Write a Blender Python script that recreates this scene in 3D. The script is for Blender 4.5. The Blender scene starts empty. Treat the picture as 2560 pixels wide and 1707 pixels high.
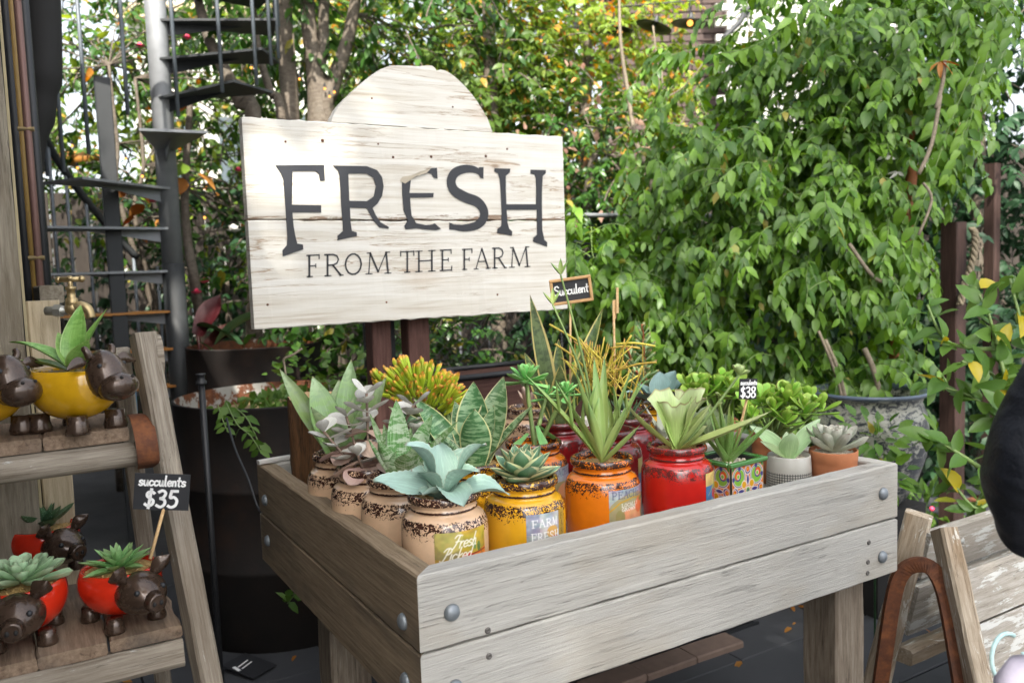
import bpy, math, random
import numpy as np
from mathutils import Vector, Matrix, Euler
random.seed(7); rng = np.random.default_rng(7)
sc = bpy.context.scene; COL = sc.collection
# ------------------------------------------------------------------ camera
YAW, PITCH, ROLL, FPX = .536428, -.0832456, -.0350786, 2086.94
CAM = Vector((-.591068, -1.360699, 1.3921))
_fw = Vector((math.sin(YAW)*math.cos(PITCH), math.cos(YAW)*math.cos(PITCH), math.sin(PITCH)))
_ri = Vector((math.cos(YAW), -math.sin(YAW), 0)); _up = _ri.cross(_fw)
_ri, _up = _ri*math.cos(ROLL)+_up*math.sin(ROLL), -_ri*math.sin(ROLL)+_up*math.cos(ROLL)
cd = bpy.data.cameras.new('camera'); cam = bpy.data.objects.new('camera', cd); COL.objects.link(cam)
cam.matrix_world = Matrix(((_ri.x,_up.x,-_fw.x,CAM.x),(_ri.y,_up.y,-_fw.y,CAM.y),(_ri.z,_up.z,-_fw.z,CAM.z),(0,0,0,1)))
cd.sensor_width = 36; cd.lens = 36*FPX/2560; cd.clip_start = .05; cd.clip_end = 400
cd.dof.use_dof = True; cd.dof.focus_distance = 1.95; cd.dof.aperture_fstop = 3.8
sc.camera = cam
# ------------------------------------------------------------------ sky, sun, exposure
SUN_EL, SUN_AZ = math.radians(50), math.radians(205)      # azimuth clockwise from +Y, where the sun stands
w = bpy.data.worlds.new('World'); sc.world = w; w.use_nodes = True
wn = w.node_tree; wn.nodes.clear()
sky = wn.nodes.new('ShaderNodeTexSky'); sky.sky_type = 'NISHITA'; sky.sun_disc = False
sky.sun_elevation = SUN_EL; sky.sun_rotation = SUN_AZ; sky.air_density = 1.0; sky.dust_density = 4.0; sky.ozone_density = 1.0
hs = wn.nodes.new('ShaderNodeHueSaturation'); hs.inputs['Saturation'].default_value = .35
bg = wn.nodes.new('ShaderNodeBackground'); bg.inputs['Strength'].default_value = .15
wo = wn.nodes.new('ShaderNodeOutputWorld')
wn.links.new(sky.outputs[0], hs.inputs['Color']); wn.links.new(hs.outputs[0], bg.inputs['Color']); wn.links.new(bg.outputs[0], wo.inputs[0])
SUN_DIR = Vector((math.sin(SUN_AZ)*math.cos(SUN_EL), math.cos(SUN_AZ)*math.cos(SUN_EL), math.sin(SUN_EL)))
sl = bpy.data.lights.new('sun', 'SUN'); sl.energy = 4.0; sl.angle = math.radians(.5); sl.color = (1, .94, .84)
so = bpy.data.objects.new('sun', sl); COL.objects.link(so)
so.rotation_euler = SUN_DIR.to_track_quat('Z', 'Y').to_euler(); so.location = SUN_DIR*20
vs = sc.view_settings; vs.view_transform = 'Standard'; vs.look = 'None'; vs.gamma = 1; vs.use_curve_mapping = False
vs.exposure = 1.7
sc.cycles.max_bounces = 6; sc.cycles.transparent_max_bounces = 6

# ------------------------------------------------------------------ helpers
K = 2560/2352.
def at(u, v, d):            # a point seen at (u, v) of the 2352-wide picture, at depth d
    u *= K; v *= K
    return CAM + (_fw + _ri*((u-1280)/FPX) - _up*((v-853.5)/FPX))*d
def ony(u, v, Y):
    u *= K; v *= K
    q = _fw + _ri*((u-1280)/FPX) - _up*((v-853.5)/FPX)
    return CAM + q*((Y-CAM.y)/q.y)
def onz(u, v, Z):
    u *= K; v *= K
    q = _fw + _ri*((u-1280)/FPX) - _up*((v-853.5)/FPX)
    return CAM + q*((Z-CAM.z)/q.z)
SCR = -YAW                  # world azimuth of the picture's right-hand direction
def scr(a): return math.radians(a) + SCR
R = math.radians
def U(a, b): return random.uniform(a, b)

def thing(name, label, cat, loc=(0,0,0), rz=0, group=None, kind=None):
    o = bpy.data.objects.new(name, None); COL.objects.link(o)
    o.location = loc; o.rotation_euler = (0,0,rz); o.empty_display_size = .1
    tag(o, label, cat, group, kind); return o
def tag(o, label=None, cat=None, group=None, kind=None):
    if label: o['label'] = label
    if cat: o['category'] = cat
    if group: o['group'] = group
    if kind: o['kind'] = kind
    return o
def mk(name, verts, faces, m=None, smooth=False):
    me = bpy.data.meshes.new(name); me.from_pydata([tuple(v) for v in verts], [], [tuple(f) for f in faces]); me.update()
    if smooth: me.shade_smooth()
    if m: me.materials.append(m)
    return me
def put(name, me, parent=None, loc=(0,0,0), rot=(0,0,0), scale=None, kind=None, label=None):
    o = bpy.data.objects.new(name, me); COL.objects.link(o)
    o.location = loc; o.rotation_euler = rot
    if scale is not None: o.scale = (scale,)*3 if not hasattr(scale, '__len__') else scale
    if parent: o.parent = parent
    if kind: o['kind'] = kind
    if label: o['label'] = label
    return o
def obj(name, vf, m, parent=None, loc=(0,0,0), rot=(0,0,0), smooth=False, kind=None, label=None):
    return put(name, mk(name, vf[0], vf[1], m, smooth), parent, loc, rot, kind=kind, label=label)
def merge(*vfs):
    V, F = [], []
    for v, f in vfs:
        n = len(V); V += [tuple(a) for a in v]; F += [tuple(i+n for i in q) for q in f]
    return V, F
def xf(vf, M):
    return [tuple(M @ Vector(v)) for v in vf[0]], vf[1]
def move(vf, d): return [(v[0]+d[0], v[1]+d[1], v[2]+d[2]) for v in vf[0]], vf[1]
def box(sx, sy, sz, c=(0,0,0), ch=0.0):
    """box with chamfered long edges (along x)"""
    x, y, z = sx/2, sy/2, sz/2
    if ch <= 0:
        V = [(a*x+c[0], b*y+c[1], d*z+c[2]) for a in (-1,1) for b in (-1,1) for d in (-1,1)]
        return V, [(0,1,3,2),(4,6,7,5),(0,4,5,1),(2,3,7,6),(0,2,6,4),(1,5,7,3)]
    ring = [(-y+ch,-z),(y-ch,-z),(y,-z+ch),(y,z-ch),(y-ch,z),(-y+ch,z),(-y,z-ch),(-y,-z+ch)]
    V = []
    for xx, s in ((-x, 1-ch*.6/max(y,z)), (-x+ch*.6, 1), (x-ch*.6, 1), (x, 1-ch*.6/max(y,z))):
        V += [(xx+c[0], p*s+c[1], q*s+c[2]) for p, q in ring]
    F = [tuple(range(7,-1,-1)), tuple(range(24,32))]
    for k in range(3):
        for i in range(8): F.append((k*8+i, k*8+(i+1)%8, k*8+8+(i+1)%8, k*8+8+i))
    return V, F
def rough_board(L, W, T, seg=24, jit=.0012, ch=.003, seed=0, miter=(0,0)):
    """weathered board: length on x, width on z, thickness on y; edges wander a little; miter shortens the +y face"""
    r = random.Random(seed); ring = []
    ys, zs = T/2, W/2
    prof = [(-ys+ch,-zs),(ys-ch,-zs),(ys,-zs+ch),(ys,zs-ch),(ys-ch,zs),(-ys+ch,zs),(-ys,zs-ch),(-ys,-zs+ch)]
    V = []
    wob = [[r.uniform(-1,1) for _ in range(seg+1)] for _ in range(2)]
    for k in range(seg+1):
        t = k/seg
        for (p, q) in prof:
            x0 = -L/2 + miter[0]*(p+ys)/T; x1 = L/2 - miter[1]*(p+ys)/T
            j = wob[0 if q > 0 else 1][k]*jit
            V.append((x0+(x1-x0)*t, p+r.uniform(-1,1)*jit*.35, q+j+r.uniform(-1,1)*jit*.5))
    F = [tuple(range(7,-1,-1)), tuple(range(seg*8, seg*8+8))]
    for k in range(seg):
        for i in range(8): F.append((k*8+i, k*8+(i+1)%8, k*8+8+(i+1)%8, k*8+8+i))
    return V, F
def lathe(prof, seg=36, cap=True):
    V, F = [], []; n = len(prof)
    for i in range(seg):
        a = 2*math.pi*i/seg; c, s = math.cos(a), math.sin(a)
        V += [(r*c, r*s, z) for r, z in prof]
    for i in range(seg):
        j = (i+1) % seg
        for k in range(n-1): F.append((i*n+k, j*n+k, j*n+k+1, i*n+k+1))
    if cap:
        F.append(tuple(i*n for i in range(seg))[::-1])
        if cap == 2: F.append(tuple(i*n+n-1 for i in range(seg)))
    return V, F
def tube(pts, rad, seg=7, caps=True):
    pts = [Vector(p) for p in pts]; n = len(pts)
    if not hasattr(rad, '__len__'): rad = [rad]*n
    V, F = [], []; ref = None
    for i, p in enumerate(pts):
        d = (pts[min(i+1,n-1)]-pts[max(i-1,0)]).normalized()
        if ref is None: ref = d.orthogonal().normalized()
        ref = (ref - d*ref.dot(d)); ref = ref.normalized() if ref.length > 1e-6 else d.orthogonal().normalized()
        b = d.cross(ref)
        for k in range(seg):
            a = 2*math.pi*k/seg; V.append(tuple(p + (ref*math.cos(a)+b*math.sin(a))*rad[i]))
    for i in range(n-1):
        for k in range(seg): F.append((i*seg+k, i*seg+(k+1)%seg, (i+1)*seg+(k+1)%seg, (i+1)*seg+k))
    if caps: F += [tuple(range(seg-1,-1,-1)), tuple(range((n-1)*seg, n*seg))]
    return V, F
def sphere(rx, ry=None, rz=None, nu=16, nv=10, c=(0,0,0), fn=None):
    ry = rx if ry is None else ry; rz = rx if rz is None else rz
    V, F = [], []
    for j in range(nv+1):
        th = math.pi*j/nv
        for i in range(nu):
            a = 2*math.pi*i/nu
            p = (math.sin(th)*math.cos(a), math.sin(th)*math.sin(a), math.cos(th))
            if fn: p = fn(*p)
            V.append((p[0]*rx+c[0], p[1]*ry+c[1], p[2]*rz+c[2]))
    for j in range(nv):
        for i in range(nu): F.append((j*nu+i, (j+1)*nu+i, (j+1)*nu+(i+1)%nu, j*nu+(i+1)%nu))
    return V, F
def prism(poly, T, holes=None):
    """flat polygon (x,z) made solid, thickness T along y (front at -T/2); triangulated by blender"""
    from mathutils.geometry import tessellate_polygon
    loops = [[Vector((p[0], p[1], 0)) for p in poly]] + [[Vector((p[0], p[1], 0)) for p in h] for h in (holes or [])]
    tri = tessellate_polygon(loops); flat = [p for l in loops for p in l]; n = len(flat)
    V = [(p.x, -T/2, p.y) for p in flat] + [(p.x, T/2, p.y) for p in flat]
    F = []
    for t in tri:
        a, b, c = (flat[i] for i in t)
        if (b-a).cross(c-a).z < 0: t = (t[0], t[2], t[1])
        F.append(tuple(t)); F.append((t[0]+n, t[2]+n, t[1]+n))
    o = 0
    for l in loops:
        m = len(l)
        for i in range(m): j = (i+1) % m; F.append((o+i, o+i+n, o+j+n, o+j))
        o += m
    return V, F
def smoothpts(P, n=6):
    """Catmull-Rom through points"""
    P = [Vector(p) for p in P]; out = []
    for i in range(len(P)-1):
        a, b, c, d = P[max(i-1,0)], P[i], P[i+1], P[min(i+2,len(P)-1)]
        for k in range(n):
            t = k/n
            out.append(.5*((2*b)+(c-a)*t+(2*a-5*b+4*c-d)*t*t+(3*b-a-3*c+d)*t**3))
    out.append(P[-1]); return out
# ------------------------------------------------------------------ materials
class NT:
    def __init__(s, name):
        s.m = bpy.data.materials.new(name); s.m.use_nodes = True; s.t = s.m.node_tree; s.t.nodes.clear()
        s.out = s.t.nodes.new('ShaderNodeOutputMaterial')
    def n(s, typ, ins=None, **props):
        nd = s.t.nodes.new('ShaderNode'+typ)
        for k, v in props.items(): setattr(nd, k, v)
        for k, v in (ins or {}).items(): s.set(nd.inputs[k], v)
        return nd
    def set(s, sock, v):
        if isinstance(v, bpy.types.NodeSocket): s.t.links.new(v, sock)
        elif isinstance(v, (tuple, list)) and len(v) == 3 and sock.type == 'RGBA': sock.default_value = (*v, 1)
        else: sock.default_value = v
    def math(s, op, a, b=0., c=None, clamp=False):
        nd = s.n('Math', operation=op, use_clamp=clamp); s.set(nd.inputs[0], a); s.set(nd.inputs[1], b)
        if c is not None: s.set(nd.inputs[2], c)
        return nd.outputs[0]
    def mix(s, f, a, b):
        nd = s.n('MixRGB'); s.set(nd.inputs[0], f); s.set(nd.inputs[1], a); s.set(nd.inputs[2], b); return nd.outputs[0]
    def ramp(s, f, stops, interp='LINEAR'):
        nd = s.n('ValToRGB', {0: f}); cr = nd.color_ramp; cr.interpolation = interp
        while len(cr.elements) < len(stops): cr.elements.new(.5)
        for e, (p, c) in zip(cr.elements, stops): e.position = p; e.color = (*c, 1) if len(c) == 3 else c
        return nd.outputs[0]
    def sstep(s, f, a, b):
        nd = s.n('MapRange', {0: f, 1: a, 2: b, 3: 0., 4: 1.}, interpolation_type='SMOOTHSTEP'); return nd.outputs[0]
    def coord(s, scale=(1,1,1), which='Object', rand=True):
        tc = s.n('TexCoord').outputs[which]; v = tc
        if rand:
            r = s.n('ObjectInfo').outputs['Random']
            off = s.n('CombineXYZ', {0: s.math('MULTIPLY', r, 37.), 1: s.math('MULTIPLY', r, 91.), 2: s.math('MULTIPLY', r, 53.)}).outputs[0]
            v = s.n('VectorMath', {0: tc, 1: off}, operation='ADD').outputs[0]
        return s.n('VectorMath', {0: v, 1: scale}, operation='MULTIPLY').outputs[0]
    def noise(s, vec, scale=5., detail=4., rough=.55, dist=0.):
        nd = s.n('TexNoise', {'Scale': scale, 'Detail': detail, 'Roughness': rough, 'Distortion': dist})
        if vec is not None: s.set(nd.inputs['Vector'], vec)
        return nd.outputs[0]
    def bump(s, h, strength=.3, dist=.01):
        return s.n('Bump', {'Strength': strength, 'Distance': dist, 'Height': h}).outputs[0]
    def bsdf(s, **ins):
        nd = s.n('BsdfPrincipled')
        for k, v in ins.items(): s.set(nd.inputs[k.replace('_', ' ')], v)
        s.t.links.new(nd.outputs[0], s.out.inputs[0]); return nd
M = {}
def plain(name, col, rough=.5, metal=0., var=.12, nscale=20., bump=.1, spec=.5, coat=0.):
    t = NT(name); n = t.noise(t.coord(), nscale, 5); f = t.math('MULTIPLY_ADD', n, var*2, 1-var)
    c = t.n('VectorMath', {0: col, 1: f}, operation='MULTIPLY'); 
    sc_ = t.n('VectorMath', {0: col}, operation='SCALE'); t.set(sc_.inputs['Scale'], f)
    t.bsdf(Base_Color=sc_.outputs[0], Roughness=t.math('MULTIPLY_ADD', n, .25, rough-.12), Metallic=metal, Normal=t.bump(n, bump, .004), Specular_IOR_Level=spec, Coat_Weight=coat)
    M[name] = t.m; return t.m
def wood(name, c1, c2, dark, stain=None, stainamt=.5, gx=1.6, gy=26., bump=.5, rough=.75, crack=.6, paint=None, paintamt=.5, knots=False):
    t = NT(name)
    v = t.coord((gx, gy, gy)); a = t.noise(v, 1.6, 6, .62, .6)
    v2 = t.coord((gx*3.2, gy*2.6, gy*2.6)); b = t.noise(v2, 1.6, 6, .72, .3)
    lo = t.noise(t.coord((1.2,3,3)), 2.2, 4, .6)
    g = t.math('MULTIPLY_ADD', b, .72, t.math('MULTIPLY', a, .34))
    col = t.ramp(g, [(.34, dark), (.46, c1), (.66, c2)])
    if stain: col = t.mix(t.math('MULTIPLY', t.sstep(lo, .46, .68), stainamt), col, stain)
    ck = t.noise(t.coord((gx*.7, gy*2.2, gy*2.2)), 1.5, 3, .5, .25)
    line = t.math('SUBTRACT', 1., t.sstep(t.math('ABSOLUTE', t.math('SUBTRACT', ck, .52)), .002, .009))
    brk = t.sstep(t.noise(t.coord((2.5,9,9)), 2., 2), .5, .6)
    line = t.math('MULTIPLY', t.math('MULTIPLY', line, brk), crack)
    col = t.mix(line, col, tuple(d*.35 for d in dark))
    if knots:
        kn = t.n('TexVoronoi', {'Vector': t.coord((3.2,9.,9.)), 'Scale': 1.0}).outputs['Distance']; km = t.math('SUBTRACT', 1., t.sstep(kn, .03, .10))
        sp = t.math('MULTIPLY', t.sstep(t.noise(t.coord((14,60,60)), 3., 2), .70, .76), .2)
        col = t.mix(t.math('MULTIPLY', t.math('MAXIMUM', t.math('MULTIPLY', km, t.noise(t.coord((40,90,90)), 3., 2)), sp), .8), col, tuple(d*.5 for d in dark))
    h = t.math('SUBTRACT', g, t.math('MULTIPLY', line, .6))
    if paint:
        pn = t.noise(t.coord((2.,9.,9.)), 3.5, 8, .72, .5)
        pm = t.sstep(t.math('MULTIPLY_ADD', b, .35, pn), .92-paintamt*.5, .98-paintamt*.5)
        col = t.mix(pm, col, paint); h = t.math('MULTIPLY_ADD', pm, .3, h)
    t.bsdf(Base_Color=col, Roughness=rough, Normal=t.bump(h, bump, .004), Specular_IOR_Level=.3)
    M[name] = t.m; return t.m
wood('tray_wood', (.365,.355,.325), (.46,.45,.415), (.22,.21,.19), (.35,.315,.255), .5, gx=1.3, gy=75., bump=.9, crack=.55, knots=True)
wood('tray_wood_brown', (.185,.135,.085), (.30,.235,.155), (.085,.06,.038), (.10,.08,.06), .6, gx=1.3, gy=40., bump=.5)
wood('slat_wood', (.16,.15,.14), (.26,.25,.23), (.05,.045,.04), bump=.5)
wood('leg_wood', (.14,.11,.08), (.26,.22,.17), (.06,.045,.03), (.09,.06,.04), .5)
wood('ladder_wood', (.20,.165,.125), (.34,.30,.24), (.07,.055,.04), (.12,.09,.06), .5, gx=1.4, gy=40., paint=(.55,.55,.51), paintamt=.22)
wood('plank_wood', (.17,.115,.075), (.29,.21,.145), (.05,.035,.025), (.07,.06,.05), .7)
wood('post_wood', (.20,.17,.125), (.33,.29,.22), (.06,.05,.035), (.13,.10,.06), .5)
wood('pale_wood', (.42,.34,.22), (.55,.46,.32), (.2,.15,.09), bump=.3)
wood('stick_wood', (.55,.36,.17), (.68,.48,.26), (.35,.2,.08), bump=.1, crack=.2)
wood('red_wood', (.075,.034,.026), (.125,.062,.05), (.03,.014,.011), bump=.3, crack=.3)
wood('dark_post', (.032,.017,.013), (.055,.03,.024), (.014,.008,.006), bump=.3, crack=.3)
wood('fence_wood', (.028,.022,.018), (.05,.04,.032), (.012,.01,.008), bump=.4)
wood('trestle_wood', (.30,.24,.17), (.48,.41,.32), (.12,.08,.05), (.22,.14,.07), .5, paint=(.60,.58,.52), paintamt=.35)
wood('cart_board', (.26,.235,.195), (.38,.355,.315), (.1,.08,.06), (.2,.15,.1), .4, paint=(.47,.47,.44), paintamt=.45)
wood('bark', (.085,.067,.05), (.16,.135,.105), (.03,.024,.018), (.11,.10,.08), .4, gx=6, gy=16, bump=.8)
wood('log_bark', (.085,.045,.022), (.2,.095,.04), (.02,.012,.008), gx=3, gy=40, bump=1.0)
wood('log_top', (.42,.27,.14), (.55,.38,.21), (.25,.14,.07), gx=5, gy=8, bump=.3)
wood('twig', (.17,.14,.10), (.26,.215,.155), (.09,.07,.045), gx=10, gy=30, bump=.3)
def signwood():
    """white-washed softwood board: long soft grain lines, knots, worn lower edge"""
    t = NT('sign_paint')
    lo = t.noise(t.coord((1.1,5,5)), 1.5, 3)
    v = t.coord((.9,1,16)); g = t.noise(v, 2.2, 5, .55, .8)
    fine = t.noise(t.coord((3.,1,110)), 1.6, 3, .6)
    col = t.ramp(t.math('MULTIPLY_ADD', fine, .4, t.math('MULTIPLY', g, .6)), [(.28,(.40,.33,.245)), (.43,(.59,.555,.48)), (.6,(.69,.67,.615))])
    line = t.math('SUBTRACT', 1., t.sstep(t.math('ABSOLUTE', t.math('SUBTRACT', g, .5)), .003, .02))
    line = t.math('MULTIPLY', line, t.sstep(lo, .45, .6))
    col = t.mix(t.math('MULTIPLY', line, .75), col, (.30,.19,.10))
    sep = t.n('SeparateXYZ', {0: t.n('TexCoord').outputs['Object']})
    wear = t.noise(t.coord((3.,1,26)), 2.4, 7, .7, .6)
    edge = t.math('POWER', t.n('Attribute', attribute_name='wear').outputs['Fac'], 8.)
    wm = t.sstep(t.math('ADD', wear, t.math('MULTIPLY', edge, .34)), .76, .81)
    col = t.mix(wm, col, (.27,.19,.13))
    kn = t.n('TexVoronoi', {'Vector': t.coord((2.6,1,6.5)), 'Scale': 1.0, 'Randomness': 1.}).outputs['Distance']
    km = t.math('SUBTRACT', 1., t.sstep(kn, .035, .075))
    col = t.mix(t.math('MULTIPLY', km, .85), col, (.12,.07,.035))
    halo = t.math('MULTIPLY', t.math('SUBTRACT', 1., t.sstep(kn, .05, .3)), .28)
    col = t.mix(halo, col, (.42,.26,.13))
    t.bsdf(Base_Color=col, Roughness=.6, Normal=t.bump(t.math('SUBTRACT', t.math('MULTIPLY_ADD', fine, .4, g), t.math('ADD', line, wm)), .35, .004))
    M['sign_paint'] = t.m
signwood()
def leafmat(name, c1, c2, tr=.3, rough=.38, third=None, thirdamt=.06, spec=.32):
    t = NT(name)
    r = t.math('FRACT', t.math('ADD', t.n('Attribute', attribute_name='rnd').outputs['Fac'], t.n('ObjectInfo').outputs['Random']))
    n = t.noise(t.coord((1,1,1), rand=False), 9., 2)
    col = t.mix(t.math('MULTIPLY_ADD', n, .3, t.math('MULTIPLY', t.math('POWER', r, 1.3), .85), clamp=True), c1, c2)
    if third: col = t.mix(t.sstep(r, 1-thirdamt*1.15, 1-thirdamt*.85), col, third)
    p = t.n('BsdfPrincipled', {'Base Color': col, 'Roughness': rough, 'Specular IOR Level': spec})
    br = t.n('HueSaturation', {'Color': col, 'Hue': .485, 'Saturation': 1.1, 'Value': 1.7})
    tl = t.n('BsdfTranslucent', {'Color': br.outputs[0]})
    mx = t.n('MixShader', {0: tr, 1: p.outputs[0], 2: tl.outputs[0]})
    t.t.links.new(mx.outputs[0], t.out.inputs[0]); M[name] = t.m; return t.m
leafmat('vine_leaf', (.02,.08,.008), (.17,.315,.034), .28, .40, (.30,.26,.04), .012, spec=.45)
leafmat('camellia_leaf', (.02,.065,.012), (.06,.14,.022), .28, .3, (.22,.2,.03), .05)
leafmat('tree_leaf', (.04,.085,.014), (.11,.18,.03), .38, .42, (.34,.22,.03), .07)
leafmat('lime_leaf', (.10,.18,.02), (.27,.36,.05), .4, .42, (.45,.2,.04), .09)
leafmat('autumn_leaf', (.32,.12,.02), (.45,.24,.06), .4, .5)
leafmat('pink_leaf', (.34,.20,.15), (.42,.27,.2), .35, .5)
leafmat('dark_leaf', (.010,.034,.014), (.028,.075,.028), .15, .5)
leafmat('lemon_leaf', (.07,.16,.03), (.14,.24,.05), .3, .32, (.42,.34,.02), .12)
leafmat('ivy_leaf', (.06,.14,.02), (.13,.23,.045), .3, .45)
leafmat('big_leaf', (.05,.13,.05), (.10,.19,.09), .2, .4)
def succ(name, base, tip, margin=None, mw=.82, rough=.42, tipstart=.55, under=None, bands=None, bandc=None, glauc=.0, speck=None):
    """succulent leaf coloured along (t) and across (s) the leaf"""
    t = NT(name)
    a = t.n('Attribute', attribute_name='luv').outputs['Vector']; sp = t.n('SeparateXYZ', {0: a})
    s_, t_ = t.math('ABSOLUTE', sp.outputs[0]), sp.outputs[1]
    r = t.n('ObjectInfo').outputs['Random']
    n = t.noise(t.coord((1,1,1)), 28., 3)
    col = t.mix(t.sstep(t_, tipstart, 1.02), base, tip)
    if bands:
        bn = t.noise(t.n('CombineXYZ', {0: t.math('MULTIPLY', sp.outputs[0], .8), 1: t.math('MULTIPLY', t_, bands*1.25), 2: t.math('MULTIPLY', r, 40.)}).outputs[0], 1.0, 3, .65, .35)
        col = t.mix(t.sstep(bn, .46, .56), col, bandc)
    if speck: 
        col = t.mix(t.sstep(t.noise(t.coord((1,1,1)), 260., 1), .62, .7), col, speck)
    stv = t.noise(t.n('CombineXYZ', {0: t.math('MULTIPLY', sp.outputs[0], 9.), 1: t.math('MULTIPLY', t_, 1.6), 2: t.math('MULTIPLY', r, 60.)}).outputs[0], 1.6, 3, .6)
    col = t.mix(t.math('MULTIPLY', t.sstep(stv, .48, .66), .28), col, tuple(min(1,c*1.7+.06) for c in base))
    blot = t.noise(t.coord((1,1,1)), 70., 4, .65)
    col = t.mix(t.math('MULTIPLY', t.sstep(blot, .66, .74), .35), col, (.22,.16,.07))
    col = t.mix(t.math('MULTIPLY', t.sstep(t_, .955, 1.), .7), col, (.20,.11,.05))
    if margin: col = t.mix(t.sstep(s_, mw, mw+.08), col, margin)
    hv = t.n('HueSaturation', {'Color': col, 'Hue': t.math('MULTIPLY_ADD', r, .03, .485), 'Value': t.math('MULTIPLY_ADD', r, .3, t.math('MULTIPLY_ADD', n, .25, .74))})
    p = t.n('BsdfPrincipled', {'Base Color': hv.outputs[0], 'Roughness': rough, 'Subsurface Weight': .0, 'Specular IOR Level': .4, 'Normal': t.bump(n, .06, .004)})
    tl = t.n('BsdfTranslucent', {'Color': hv.outputs[0]})
    mx = t.n('MixShader', {0: .13, 1: p.outputs[0], 2: tl.outputs[0]})
    t.t.links.new(mx.outputs[0], t.out.inputs[0]); M[name] = t.m; return t.m
succ('agave_blue', (.30,.45,.37), (.34,.48,.42), (.50,.56,.44), .93, .5)
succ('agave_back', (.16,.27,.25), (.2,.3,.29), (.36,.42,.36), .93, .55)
succ('rosette_variegated', (.12,.25,.13), (.2,.36,.23), (.72,.70,.40), .70, .42)
succ('moonshine', (.24,.38,.13), (.42,.53,.32), (.16,.26,.09), .92, .38, bands=9, bandc=(.27,.38,.20))
succ('zebra_leaf', (.42,.52,.36), (.22,.38,.16), None, .9, .4, bands=15, bandc=(.10,.25,.06))
succ('snake_leaf', (.05,.14,.045), (.09,.21,.08), (.62,.60,.30), .88, .36, bands=16, bandc=(.25,.38,.2))
succ('snake_yellow', (.10,.16,.06), (.16,.22,.07), (.62,.55,.18), .74, .38, bands=18, bandc=(.06,.1,.04))
succ('kalanchoe_silver', (.52,.51,.46), (.60,.60,.55), (.42,.27,.22), .93, .65)
succ('kalanchoe_pink', (.50,.35,.28), (.54,.40,.33), (.2,.09,.07), .93, .6)
succ('finger', (.38,.48,.03), (.85,.30,.06), None, .9, .35, .70)
succ('aeonium', (.16,.44,.12), (.25,.53,.17), (.35,.5,.2), .9, .35)
succ('pencil', (.55,.43,.07), (.66,.30,.12), None, .9, .4, .78)
succ('spiky_green', (.30,.42,.12), (.20,.38,.13), (.38,.48,.2), .9, .4)
succ('cabbage', (.36,.46,.15), (.46,.53,.28), (.56,.52,.32), .95, .45)
succ('aloe', (.15,.28,.06), (.24,.34,.07), (.3,.34,.14), .93, .42, speck=(.28,.36,.16))
succ('gasteria', (.25,.36,.17), (.33,.43,.26), (.45,.5,.33), .93, .45)
succ('echeveria_grey', (.42,.46,.36), (.46,.44,.38), None, .9, .6)
succ('jade', (.22,.42,.045), (.32,.50,.085), (.40,.36,.08), .9, .3)
succ('pig_echeveria', (.36,.52,.30), (.42,.58,.36), (.5,.6,.4), .9, .5)
succ('pig_agave', (.22,.42,.15), (.3,.48,.2), None, .9, .42)
succ('pig_dark', (.05,.11,.05), (.09,.16,.07), None, .9, .4, speck=(.22,.3,.22))
succ('bird_nest', (.22,.40,.09), (.3,.48,.13), (.36,.5,.18), .9, .33, bands=7, bandc=(.16,.32,.06))
succ('sedum', (.22,.33,.14), (.42,.25,.1), None, .9, .45, .75)
succ('red_leaf', (.06,.008,.008), (.09,.012,.012), (.08,.02,.01), .95, .35)
def glaze(name, col, dark=(.045,.018,.012), amt0=1.):
    """ceramic jar glaze with a brown speckled break over rim, neck ring and shoulder (local z in metres, jar .20 high)"""
    t = NT(name); tc = t.n('TexCoord').outputs['Object']; z = t.n('SeparateXYZ', {0: tc}).outputs[2]
    n = t.noise(t.coord((1,1,1)), 125., 2.5, .6, 1.6); lowf = t.noise(t.coord((1,1,1)), 40., 3)
    sh = t.math('MULTIPLY', t.sstep(z, .088, .144), t.math('SUBTRACT', 1., t.sstep(z, .150, .159)))
    ring = t.math('SUBTRACT', 1., t.sstep(t.math('ABSOLUTE', t.math('SUBTRACT', z, .1685)), .001, .005))
    rim = t.sstep(z, .178, .184)
    amt = t.math('MAXIMUM', t.math('MAXIMUM', t.math('MULTIPLY', sh, 1.02), t.math('MULTIPLY', ring, 1.35)), t.math('MULTIPLY', rim, 1.10))
    th = t.math('SUBTRACT', .80, t.math('MULTIPLY', amt, .33*amt0))
    f = t.sstep(t.math('SUBTRACT', t.math('MULTIPLY_ADD', lowf, .25, t.math('MULTIPLY', n, .75)), th), -.01, .02)
    c0 = t.n('HueSaturation', {'Color': col, 'Value': t.math('MULTIPLY_ADD', lowf, .3, .85)}).outputs[0]
    c = t.mix(f, c0, dark)
    t.bsdf(Base_Color=c, Roughness=.17, Specular_IOR_Level=.55, Coat_Weight=.35, Coat_Roughness=.08, Normal=t.bump(t.math('ADD', t.math('MULTIPLY', f, .5), lowf), .08, .003))
    M[name] = t.m
glaze('glaze_cream', (.66,.45,.29)); glaze('glaze_yellow', (.66,.34,.015)); glaze('glaze_orange', (.66,.17,.008))
glaze('glaze_red', (.46,.014,.01), (.10,.02,.018)); glaze('glaze_darkred', (.17,.008,.01), (.07,.02,.02)); glaze('glaze_brown', (.05,.03,.02), (.02,.012,.01))
plain('label_edge', (.50,.44,.34)); plain('gravel', (.44,.29,.11), .8, var=.35, nscale=120, bump=.4); plain('gravel_white', (.58,.52,.42), .8, var=.3, nscale=120, bump=.4)
plain('soil', (.06,.045,.03), .95, var=.4, nscale=60, bump=.6); plain('soil_litter', (.2,.15,.07), .95, var=.6, nscale=60, bump=.8)
plain('bolt_metal', (.22,.245,.265), .5, .6, .2, 60, .2); plain('screw_metal', (.14,.13,.12), .5, .7, .3)
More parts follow.
